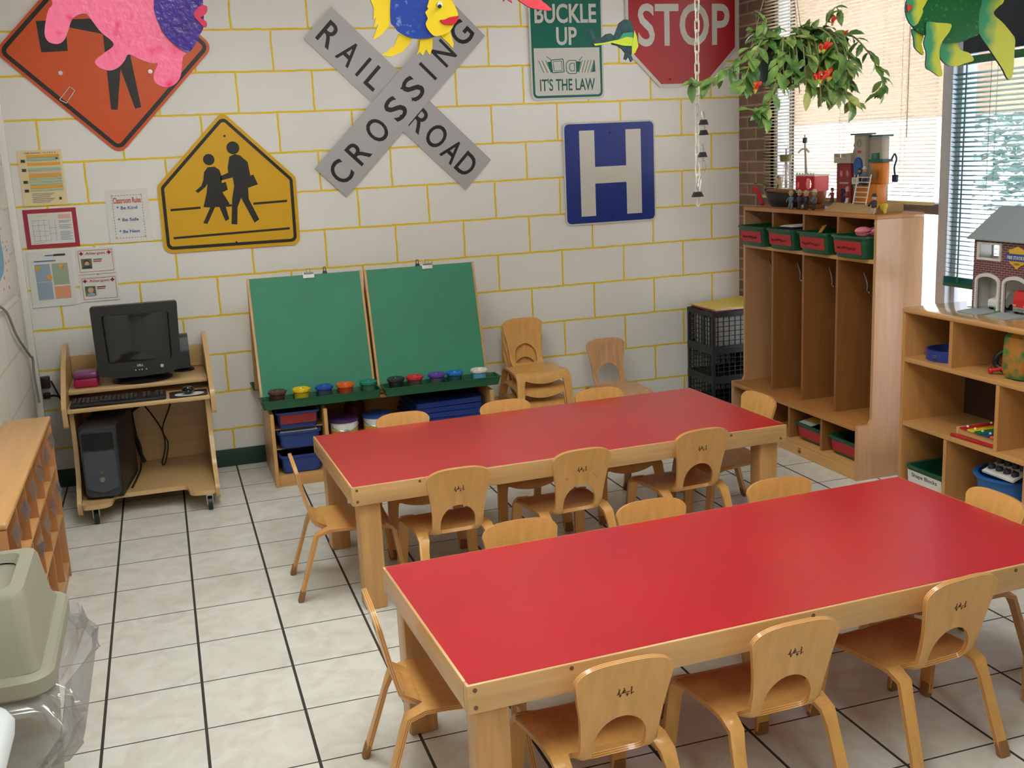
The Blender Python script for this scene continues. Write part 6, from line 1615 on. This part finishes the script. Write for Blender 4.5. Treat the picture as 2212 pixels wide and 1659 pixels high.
# ------------------------------------------------------------------ low cubby shelf along the left wall
m_cub = wood('cubby_maple_top', (208, 158, 98), axis='y', var=0.07)
m_cub_z = wood('cubby_orange_side', (184, 126, 78), axis='z', var=0.07)
lc = thing('low_cubby_shelf', 'low wooden cubby shelf with clear label holders along the left wall', 'shelf', (-2.295, -2.15, 0))
CXF, CXB, CYf, CYn, CZ = -2.208, X0 + 0.024, -1.425, -2.872, 0.700
MB().box(CXB, CXF + 0.004, CYn, CYf, CZ - 0.022, CZ, bev=0.008, seg=3).build('top_board', m_cub, lc)
for y in (CYf - 0.018, CYn):
    MB().box(CXB, CXF, y, y + 0.018, 0, CZ - 0.0225, bev=0.002).build('end_panel', m_cub_z, lc)
rows = (0.05, 0.265, 0.475)
for z in rows:
    MB().box(CXB, CXF - 0.002, CYn + 0.0185, CYf - 0.0185, z, z + 0.015, bev=0.002).build('shelf_board', m_cub, lc)
MB().box(CXB, CXB + 0.006, CYn + 0.0185, CYf - 0.0185, 0.05, CZ - 0.023).build('back_panel', m_cub_z, lc)
MB().box(CXF - 0.02, CXF - 0.008, CYn + 0.0185, CYf - 0.0185, 0.0, 0.0495).build('plinth', m_cub_z, lc)
nb = 6
for i in range(1, nb):
    y = CYn + 0.009 + (CYf - CYn - 0.018) * i / nb
    for z0, z1 in ((0.0655, 0.2645), (0.2805, 0.4745), (0.4905, CZ - 0.0225)):
        MB().box(CXB + 0.007, CXF - 0.001, y - 0.006, y + 0.006, z0, z1).build('divider', m_cub_z, lc)
m_holder = glass_mat('clear_label_holder', (0.96, 0.95, 0.97), 0.25, film=0.06)
cols_ = ((40, 140, 100), (220, 40, 110), (224, 60, 110), (90, 60, 120), (60, 120, 160), (220, 150, 50))
for i in range(nb):
    y0 = CYn + 0.018 + (CYf - CYn - 0.036) * i / nb + 0.02; y1 = y0 + 0.17
    for z in (CZ - 0.098, 0.40):
        lh = MB().sheet(rect(y0 + 0.03, y1, 0.0, 0.045), lambda u, v, h: Vector((CXF + 0.002 + 0.25 * v * 0 + h + 0.012 * (1 - v / 0.045), u, z + v)), 0.002, res=0).build('label_holder', m_holder, lc)
        if (i + int(z > 0.5)) % 2 == 0:
            MB().sheet(circ(y1 - 0.03, 0.026, 0.014, 10), lambda u, v, h: Vector((CXF - 0.002 + h + 0.010 * (1 - v / 0.045), u, z + v)), 0.001, res=0).build('label_sticker', mat('sticker_' + 'abcdef'[i], cols_[nb - 1 - i], 0.5), lh)
for i, z in ((4, 0.4905), (2, 0.281)):
    y0 = CYn + 0.02 + (CYf - CYn - 0.036) * i / nb
    o_ = MB().box(CXB + 0.03, CXF - 0.05, y0 + 0.03, y0 + 0.15, z + 0.0005, z + 0.05, bev=0.008).build('toy_block', mat('cubby_toy_' + 'xyzwv'[i], ((214, 160, 50), (60, 130, 90), (120, 160, 90), (90, 90, 150), (226, 172, 60))[i], 0.5))
    tag(o_, ('green' if i == 2 else 'yellow') + ' plastic block inside the low cubby shelf', 'toy')

# ------------------------------------------------------------------ grey trash can with a swing lid and clear bag
m_can = mat('greige_plastic', (150, 148, 132), 0.5, var=0.04, vscale=5, bump=0.05, bscale=140)
m_lid = mat('greige_lid', (158, 156, 138), 0.45, bump=0.05, bscale=140)
m_bag = glass_mat('clear_bag', (0.97, 0.97, 0.98), 0.35, film=0.16, filmc=(225, 225, 228), rough=0.1)
TX0, TX1, TY0, TY1 = -2.385, -2.022, -3.752, -3.215
tc_ = thing('trash_can', 'large grey trash can with a swing top lid and clear bag, left edge', 'trash can', ((TX0 + TX1) / 2, (TY0 + TY1) / 2, 0))
def loft(levels, R=0.05, cap=True, k=6, wob=None):
    b = MB(); rings = []
    for x0, x1, y0, y1, z in levels:
        pts = rrect(x0, x1, y0, y1, R, k)
        rings.append([b.bm.verts.new((u, v, z) if wob is None else wob(u, v, z, i / len(pts))) for i, (u, v) in enumerate(pts)])
    for A_, B_ in zip(rings, rings[1:]):
        n = len(A_)
        for j in range(n): b._f([A_[j], A_[(j + 1) % n], B_[(j + 1) % n], B_[j]])
    if cap: b._f(list(reversed(rings[0]))); b._f(rings[-1])
    return b
def ins(d, z, dx1=0.0, dy0=0.0, dy1=0.0): return (TX0 + d, TX1 - d - dx1, TY0 + d + dy0, TY1 - d - dy1, z)
loft([ins(0.075, 0.001), ins(0.070, 0.01), ins(0.035, 0.56), ins(0.028, 0.561), ins(0.028, 0.575)]).build('bin_body', m_can, tc_)
loft([ins(0.004, 0.560), ins(0.0, 0.565), ins(0.0, 0.598), ins(0.006, 0.606), ins(0.024, 0.608)], 0.06).build('lid_rim', m_lid, tc_)
b = loft([ins(0.026, 0.6085), ins(0.034, 0.64, 0, 0.0, 0.03), ins(0.040, 0.772, 0, 0.015, 0.115), ins(0.045, 0.784, 0, 0.02, 0.12), ins(0.075, 0.786, 0, 0.02, 0.12), ins(0.085, 0.766, 0.0, 0.02, 0.12)], 0.03, cap=False)
b.build('lid_dome', m_lid, tc_)
MB().box(TX0 + 0.078, TX1 - 0.078, TY0 + 0.097, TY1 - 0.197, 0.752, 0.762, bev=0.003).build('swing_flap', m_can, tc_)
rnd = random.Random(5)
ph = [rnd.uniform(0, 6.28) for _ in range(6)]
def wob(u, v, z, t):
    a = 2 * PI * t
    w = 0.012 * math.sin(5 * a + ph[0] + z * 40) + 0.010 * math.sin(11 * a + ph[1] - z * 60) + 0.006 * math.sin(23 * a + ph[2] + z * 90)
    cx, cy = (TX0 + TX1) / 2, (TY0 + TY1) / 2
    q = 1 + w / 0.25
    return (max(X0 + 0.025, cx + (u - cx) * q), cy + (v - cy) * q, z + 0.010 * math.sin(7 * a + ph[3]))
loft([ins(0.020, 0.562), ins(-0.010, 0.545, -0.012, 0, 0), ins(-0.020, 0.49, -0.028), ins(-0.016, 0.44, -0.030), ins(0.004, 0.40, -0.012), ins(0.025, 0.372), ins(0.030, 0.36)], 0.06, cap=False, k=12, wob=wob).build('bag_liner', m_bag, tc_, smooth=80)

# white tub on a small wooden cabinet, bottom left corner
m_tubw = mat('bluish_white_plastic', (226, 232, 238), 0.35)
wc = thing('small_wooden_cabinet', 'small wooden cabinet at the bottom left corner of the photo', 'cabinet', (-2.2, -4.55, 0))
MB().box(X0 + 0.024, -2.022, -4.86, -4.26, 0.58, 0.605, bev=0.006).build('cabinet_top', m_cub, wc)
for x in (X0 + 0.024, -2.045):
    MB().box(x, x + 0.02, -4.855, -4.265, 0.0, 0.5795, bev=0.002).build('side_panel', m_cub_z, wc)
MB().box(X0 + 0.045, -2.046, -4.285, -4.268, 0.0, 0.5795).build('back_panel', m_cub_z, wc)
MB().box(X0 + 0.045, -2.046, -4.855, -4.29, 0.28, 0.30).build('shelf_board', m_cub, wc)
wt = thing('white_bin', 'white plastic bin with rounded lid on the small wooden cabinet', 'bin', (-2.2, -4.5, 0.606))
loft([(X0 + 0.05, -2.050, -4.72, -4.26, 0.6062), (X0 + 0.035, -2.030, -4.74, -4.245, 0.755)], 0.05).build('bin_body', m_tubw, wt)
loft([(X0 + 0.028, -2.018, -4.75, -4.232, 0.7555), (X0 + 0.026, -2.015, -4.752, -4.230, 0.775), (X0 + 0.032, -2.022, -4.745, -4.238, 0.792), (X0 + 0.05, -2.042, -4.73, -4.258, 0.800)], 0.06).build('bin_lid', m_tubw, wt, smooth=60)

# ------------------------------------------------------------------ toys on top of the locker
TZ = LZ + 0.0006
m_tan = mat('toy_tan', (186, 154, 108), 0.55); m_tgrey = mat('toy_stone_grey', (176, 168, 154), 0.5); m_tred = mat('toy_brick_red', (142, 44, 40), 0.45)
m_torg = mat('toy_orange', (216, 128, 44), 0.45); m_tgrn = mat('toy_green', (24, 92, 78), 0.4); m_tblue = mat('toy_blue', (30, 88, 160), 0.4); m_twhite = mat('toy_offwhite', (220, 214, 200), 0.45)
m_tbrown = mat('toy_brown', (142, 96, 52), 0.5); m_tdark = mat('toy_navy', (28, 40, 70), 0.4); m_tshiny = mat('toy_bright_red', (198, 22, 34), 0.3)
cs = thing('toy_castle', 'toy castle with red, grey and orange towers, blue door and white ladder', 'toy castle', (1.66, -1.48, TZ))
b = MB()
v = [(1.575, -1.672), (1.575, -1.35), (1.60, -1.26), (1.745, -1.22), (1.772, -1.30), (1.772, -1.672)]
A_ = [b.bm.verts.new((x, y, TZ)) for x, y in v]; B_ = [b.bm.verts.new((x + (0.035 if x < 1.62 else 0), y + (0 if y < -1.4 else -0.03), TZ + 0.040)) for x, y in v]
for j in range(len(v)): b._f([A_[j], A_[(j + 1) % len(v)], B_[(j + 1) % len(v)], B_[j]])
b._f(list(reversed(A_))); b._f(B_)
b.build('sand_base', m_tan, cs, smooth=20)
bz_ = TZ + 0.0405
def tower(name, y0, y1, x0, x1, z0, z1, m, holes=()):
    return MB().sheet(rect(y0, y1, z0, z1), lambda u, v, h: Vector((x0 + 0.003 - h, u, v)), 0.006, holes=holes, res=0).box(x0 + 0.0065, x1, y0, y0 + 0.005, z0, z1).box(x0 + 0.0065, x1, y1 - 0.005, y1, z0, z1).build(name, m, cs, smooth=20)
# red gate tower (open at the back so daylight shows through its windows)
tower('red_tower', -1.405, -1.285, 1.655, 1.74, bz_, 1.545, m_tred, holes=[rect(-1.365, -1.330, bz_ + 0.001, 1.420), circ(-1.322, 1.492, 0.018, 14, 0.7), circ(-1.372, 1.492, 0.018, 14, 0.7)])
MB().box(1.648, 1.655, -1.362, -1.352, bz_, 1.418).box(1.648, 1.655, -1.346, -1.334, bz_, 1.418).build('tower_door', m_tdark, cs)
MB().box(1.649, 1.654, -1.39, -1.318, 1.442, 1.450).build('name_strip', m_tgrey, cs)
cr_ = MB().box(1.645, 1.75, -1.418, -1.272, 1.546, 1.572)
for y in (-1.418, -1.356, -1.296): cr_.box(1.645, 1.668, y, y + 0.024, 1.573, 1.594).box(1.727, 1.75, y, y + 0.024, 1.573, 1.594)
cr_.build('battlement', m_tgrey, cs)
# tall grey tower
b = MB().box(1.668, 1.71, -1.500, -1.408, bz_, 1.682, bev=0.004).box(1.69, 1.735, -1.60, -1.501, bz_, 1.668, bev=0.004)
b.build('grey_tower', m_tgrey, cs)
MB().box(1.655, 1.722, -1.512, -1.394, 1.6825, 1.690).box(1.68, 1.745, -1.617, -1.513, 1.6685, 1.678).build('tower_roof', m_tgrn, cs)
MB().sheet(circ(-1.452, 1.642, 0.021, 16, 0.75), lambda u, v, h: Vector((1.666 - h, u, v)), 0.004, holes=[circ(-1.452, 1.642, 0.015, 16, 0.75)], res=0).build('round_window', m_pr['grey'], cs)
MB().box(1.664, 1.667, -1.467, -1.443, 1.594, 1.606).build('red_sticker', m_tshiny, cs)
MB().sheet(circ(-1.452, 1.527, 0.047, 24, 0.72), lambda u, v, h: Vector((1.663 - h, u, v)), 0.008, res=0).build('oval_door', m_tblue, cs)
# orange tower and balcony house
MB().box(1.66, 1.70, -1.652, -1.562, 1.445, 1.548, bev=0.003).build('orange_tower', m_torg, cs)
MB().box(1.652, 1.712, -1.660, -1.548, 1.5485, 1.562).box(1.655, 1.70, -1.585, -1.570, 1.5625, 1.592).build('green_roof', m_tgrn, cs)
MB().box(1.645, 1.70, -1.632, -1.470, bz_, 1.444, bev=0.003).build('orange_house', m_torg, cs)
MB().box(1.637, 1.6395, -1.635, -1.595, 1.462, 1.515).build('tower_shutter', m_tbrown, cs)
MB().box(1.61, 1.659, -1.56, -1.478, 1.4395, 1.4445).build('balcony_floor', m_tgrn, cs)
r_ = MB().box(1.61, 1.614, -1.53, -1.478, 1.470, 1.477).box(1.61, 1.614, -1.53, -1.478, 1.445, 1.452)
for y in (-1.53, -1.517, -1.504, -1.491, -1.482): r_.box(1.61, 1.614, y, y + 0.006, 1.4525, 1.4695)
r_.build('balcony_rail', m_twhite, cs)
ld = MB()
for y in (-1.535, -1.638):
    ld.tube([(1.578, y, TZ + 0.042), (1.606, y, 1.492)], 0.0032, 6)
for i in range(6):
    t_ = 0.08 + 0.165 * i
    ld.tube([(1.578 + 0.028 * t_, -1.535, TZ + 0.042 + 0.144 * t_), (1.578 + 0.028 * t_, -1.638, TZ + 0.042 + 0.144 * t_)], 0.0024, 6)
ld.build('ladder', m_twhite, cs)
MB().tube(smooth_open([(1.70, -1.665, 1.56), (1.69, -1.700, 1.585), (1.69, -1.715, 1.56), (1.69, -1.70, 1.52), (1.69, -1.712, 1.47)], 4), 0.0045, 6).box(1.682, 1.70, -1.722, -1.692, 1.452, 1.488, bev=0.004).build('blue_hoist', m_tdark, cs)
MB().tube([(1.70, -1.36, 1.594), (1.70, -1.372, 1.625)], 0.0035, 6).ball((1.70, -1.373, 1.632), 0.009, n=10).build('weather_cock', m_tdark, cs)

# pirate ship
ps = thing('toy_pirate_ship', 'toy pirate ship with black hull, red dragon prow and brown deck', 'toy ship', (1.66, -0.80, TZ))
hl = MB(); rings = []
for z, k, ex_ in ((TZ, 0.72, 0.0), (TZ + 0.03, 0.9, 0.005), (TZ + 0.075, 1.0, 0.02)):
    ring = []
    for i in range(24):
        a = 2 * PI * i / 24
        ring.append(hl.bm.verts.new((1.68 + 0.062 * k * math.copysign(abs(math.sin(a)) ** 0.8, math.sin(a)), -0.765 + (0.175 + ex_) * k * math.cos(a), z + 0.022 * abs(math.cos(a)) ** 3 * (z > TZ + 0.05))))
    rings.append(ring)
for A_, B_ in zip(rings, rings[1:]):
    for j in range(24): hl._f([A_[j], A_[(j + 1) % 24], B_[(j + 1) % 24], B_[j]])
hl._f(list(reversed(rings[0]))); hl._f(rings[-1])
hl.build('hull', m_black, ps)
MB().box(1.635, 1.725, -0.90, -0.63, TZ + 0.078, TZ + 0.096, bev=0.006).build('deck', m_tbrown, ps)
MB().tube(smooth_open([(1.605, -0.645, TZ + 0.014), (1.605, -0.618, TZ + 0.045), (1.605, -0.590, TZ + 0.085), (1.605, -0.560, TZ + 0.100), (1.605, -0.535, TZ + 0.092)], 5), [0.011] * 10 + [0.012] * 5 + [0.015] * 3 + [0.010] * 2 + [0.005], 10).build('red_prow', m_tshiny, ps)
MB().tube([(1.67, -0.985, TZ + 0.15), (1.68, -0.955, TZ + 0.33), (1.68, -0.950, TZ + 0.39)], [0.008, 0.006, 0.004], 8).build('mast', m_tgrey, ps)
MB().box(1.672, 1.69, -0.962, -0.938, TZ + 0.345, TZ + 0.375, bev=0.004).build('crow_nest', m_tdark, ps)
MB().tube(smooth_open([(1.665, -0.915, TZ + 0.295), (1.665, -0.94, TZ + 0.312), (1.665, -0.985, TZ + 0.315), (1.665, -1.015, TZ + 0.297)], 4), 0.006, 8).build('furled_sail', m_twhite, ps)
MB().tube([(1.70, -0.735, TZ + 0.10), (1.70, -0.735, TZ + 0.32)], [0.008, 0.004], 8).build('fore_mast', m_tgrey, ps)
MB().lathe([(0, 0.248), (0.032, 0.25), (0.036, 0.285), (0.030, 0.287), (0, 0.286)], (1.70, -0.735, TZ), 14).build('green_top', mat('toy_olive', (108, 112, 56), 0.5), ps)
rg = MB()
for k in range(4):
    for s_ in (-1, 1):
        rg.tube([(1.70, -0.735 + s_ * 0.012, TZ + 0.245), (1.68 + 0.01 * k, -0.735 + s_ * (0.02 + 0.012 * k), TZ + 0.098)], 0.0016, 5)
for k in range(5): rg.tube([(1.69, -0.757 - 0.004 * k, TZ + 0.22 - 0.025 * k), (1.69, -0.713 + 0.004 * k, TZ + 0.22 - 0.025 * k)], 0.0014, 5)
rg.build('rigging', m_twhite, ps)
# stern cabin
tower2 = MB().sheet(rect(-1.105, -0.925, TZ + 0.092, TZ + 0.172), lambda u, v, h: Vector((1.645 - h, u, v)), 0.006, holes=[circ(-0.945, TZ + 0.124, 0.020, 16, 0.7), circ(-1.045, TZ + 0.132, 0.030, 18, 1.0)], res=0).box(1.6485, 1.73, -1.105, -1.098, TZ + 0.092, TZ + 0.172).box(1.6485, 1.73, -0.932, -0.925, TZ + 0.092, TZ + 0.172)
tower2.build('red_cabin', m_tshiny, ps, smooth=20)
rf_ = MB().box(1.64, 1.735, -1.108, -0.922, TZ + 0.1725, TZ + 0.180)
for i in range(7): rf_.box(1.64, 1.645, -1.100 + 0.026 * i, -1.088 + 0.026 * i, TZ + 0.1805, TZ + 0.190)
rf_.build('white_trim', m_twhite, ps)
MB().tube(smooth_open([(1.638, -0.93, TZ + 0.096), (1.638, -0.975, TZ + 0.088), (1.638, -1.06, TZ + 0.090), (1.638, -1.105, TZ + 0.100)], 4), 0.004, 6).build('cabin_rail', m_tgrey, ps)
MB().lathe([(0, 0.02), (0.05, 0.025), (0.075, 0.06), (0.08, 0.0915), (0, 0.0915)], (1.690, -1.03, TZ), 20, sx=0.7, sy=1.1).build('stern', m_tbrown, ps)
MB().box(1.66, 1.72, -1.09, -0.98, TZ + 0.0, TZ + 0.022, bev=0.004).build('keel', m_tbrown, ps)

# small toy figures
def figure(label, x, y, z, s, coat, legs, hat, rz=0.0, hatw=1.0):
    s *= 1.22
    t = thing('toy_figure', label, 'toy figure', (x, y, z), rz, group='toy figures on the locker')
    b = MB()
    b.lathe([(0, 0.026 * s), (0.011 * s, 0.027 * s), (0.013 * s, 0.045 * s), (0.009 * s, 0.056 * s), (0.004 * s, 0.06 * s), (0, 0.06 * s)], (0, 0, 0), 12, sx=0.75)
    for q in (-1, 1): b.tube([(0, q * 0.011 * s, 0.054 * s), (-0.008 * s, q * 0.017 * s, 0.042 * s), (-0.016 * s, q * 0.013 * s, 0.036 * s)], 0.0042 * s, 8)
    b.build('body', coat, t, local=True, smooth=60)
    for q in (-1, 1): MB().tube([(0, q * 0.006 * s, 0.028 * s), (-0.003 * s, q * 0.008 * s, 0.006 * s), (-0.010 * s, q * 0.008 * s, 0.0045 * s)], [0.006 * s, 0.005 * s, 0.0042 * s], 8).build('leg', legs, t, local=True, smooth=60)
    MB().ball((0, 0, 0.069 * s), 0.0105 * s, n=14, s=(0.95, 0.9, 1.05)).build('head', m_pr['skin'], t, local=True)
    MB().lathe([(0, 0.073 * s), (0.017 * s * hatw, 0.0735 * s), (0.017 * s * hatw, 0.0755 * s), (0.0108 * s, 0.077 * s), (0.0095 * s, 0.085 * s), (0, 0.087 * s)], (0, 0, 0), 14, sx=0.7).build('hat', hat, t, local=True)
    return t
mc = lambda n_, c: mat('figure_' + n_, c, 0.5)
fgb = mc('greyblue', (104, 120, 140)); fdk = mc('dark', (44, 46, 56)); ftn = mc('tan', (196, 176, 146)); frd = mc('red', (150, 40, 44)); fwh = mc('white', (214, 208, 198)); fpu = mc('purple', (70, 56, 104)); fye = mc('yellow', (206, 176, 50)); fgr = mc('green', (40, 120, 70))
figure('grey-blue toy figure left of the castle base', 1.560, -1.010, TZ, 0.95, fgb, fgb, ftn, 0.3)
figure('toy figure in tan hat and purple coat beside the grey-blue one', 1.580, -1.060, TZ, 1.0, fpu, fdk, ftn, -0.2, 1.25)
figure('dark grey toy figure in a tan cap in front of the ship stern', 1.562, -1.150, TZ, 1.0, fdk, fdk, ftn, 0.2)
figure('pale toy figure with a white cap next to the castle base', 1.590, -1.185, TZ, 1.05, fgb, fdk, fwh, -0.4)
figure('toy figure in a big dark hat standing before the red tower', 1.625, -1.292, TZ + 0.0415, 0.72, frd, fdk, fdk, 0.2, 1.4)
figure('toy figure in tan and white beside the orange house wall', 1.612, -1.440, TZ + 0.0415, 0.8, frd, fwh, ftn, -0.2)
figure('toy figure in a dark hat on the castle balcony', 1.640, -1.500, 1.4450, 0.75, fdk, fdk, fdk, 0.0)
figure('toy figure with a pale cap and grey coat on the castle balcony', 1.638, -1.540, 1.4450, 0.8, fgb, fpu, fwh, 0.1)
figure('toy figure in yellow and green on the ship deck', 1.69, -0.675, TZ + 0.0965, 0.7, fye, fgr, frd, 0.2)
figure('toy figure in tan clothes on the ship deck by the rigging', 1.645, -0.765, TZ + 0.0965, 0.75, ftn, ftn, fwh, 0.0)
figure('dark toy figure between the yellow wings at the locker corner', 1.562, -1.725, TZ, 0.95, fdk, ftn, fdk, 0.1)
yb = thing('yellow_toy_bird', 'yellow toy bird with spread wings at the near corner of the locker top', 'toy', (1.60, -1.725, TZ))
MB().ball((1.612, -1.727, TZ + 0.032), 0.016, s=(1.0, 1.0, 1.3)).build('body', fye, yb)
for q in (-1, 1):
    MB().tube(smooth_open([(1.610, -1.727 + q * 0.010, TZ + 0.040), (1.607, -1.727 + q * 0.024, TZ + 0.045), (1.596, -1.727 + q * 0.036, TZ + 0.024), (1.586, -1.727 + q * 0.048, TZ + 0.006)], 4), [0.006] * 4 + [0.011] * 4 + [0.008] * 4 + [0.004], 8).build('wing', fye, yb, smooth=60)
tag(MB().tube(smooth_open([(1.60, -0.560, TZ + 0.128), (1.62, -0.60, TZ + 0.136), (1.64, -0.635, TZ + 0.124), (1.65, -0.655, TZ + 0.114)], 4), [0.004] * 4 + [0.010] * 5 + [0.006] * 4, 8).build('toy_crocodile', mat('toy_moss', (98, 104, 58), 0.5), smooth=60), 'moss green toy crocodile lying across the bow of the toy ship', 'toy')
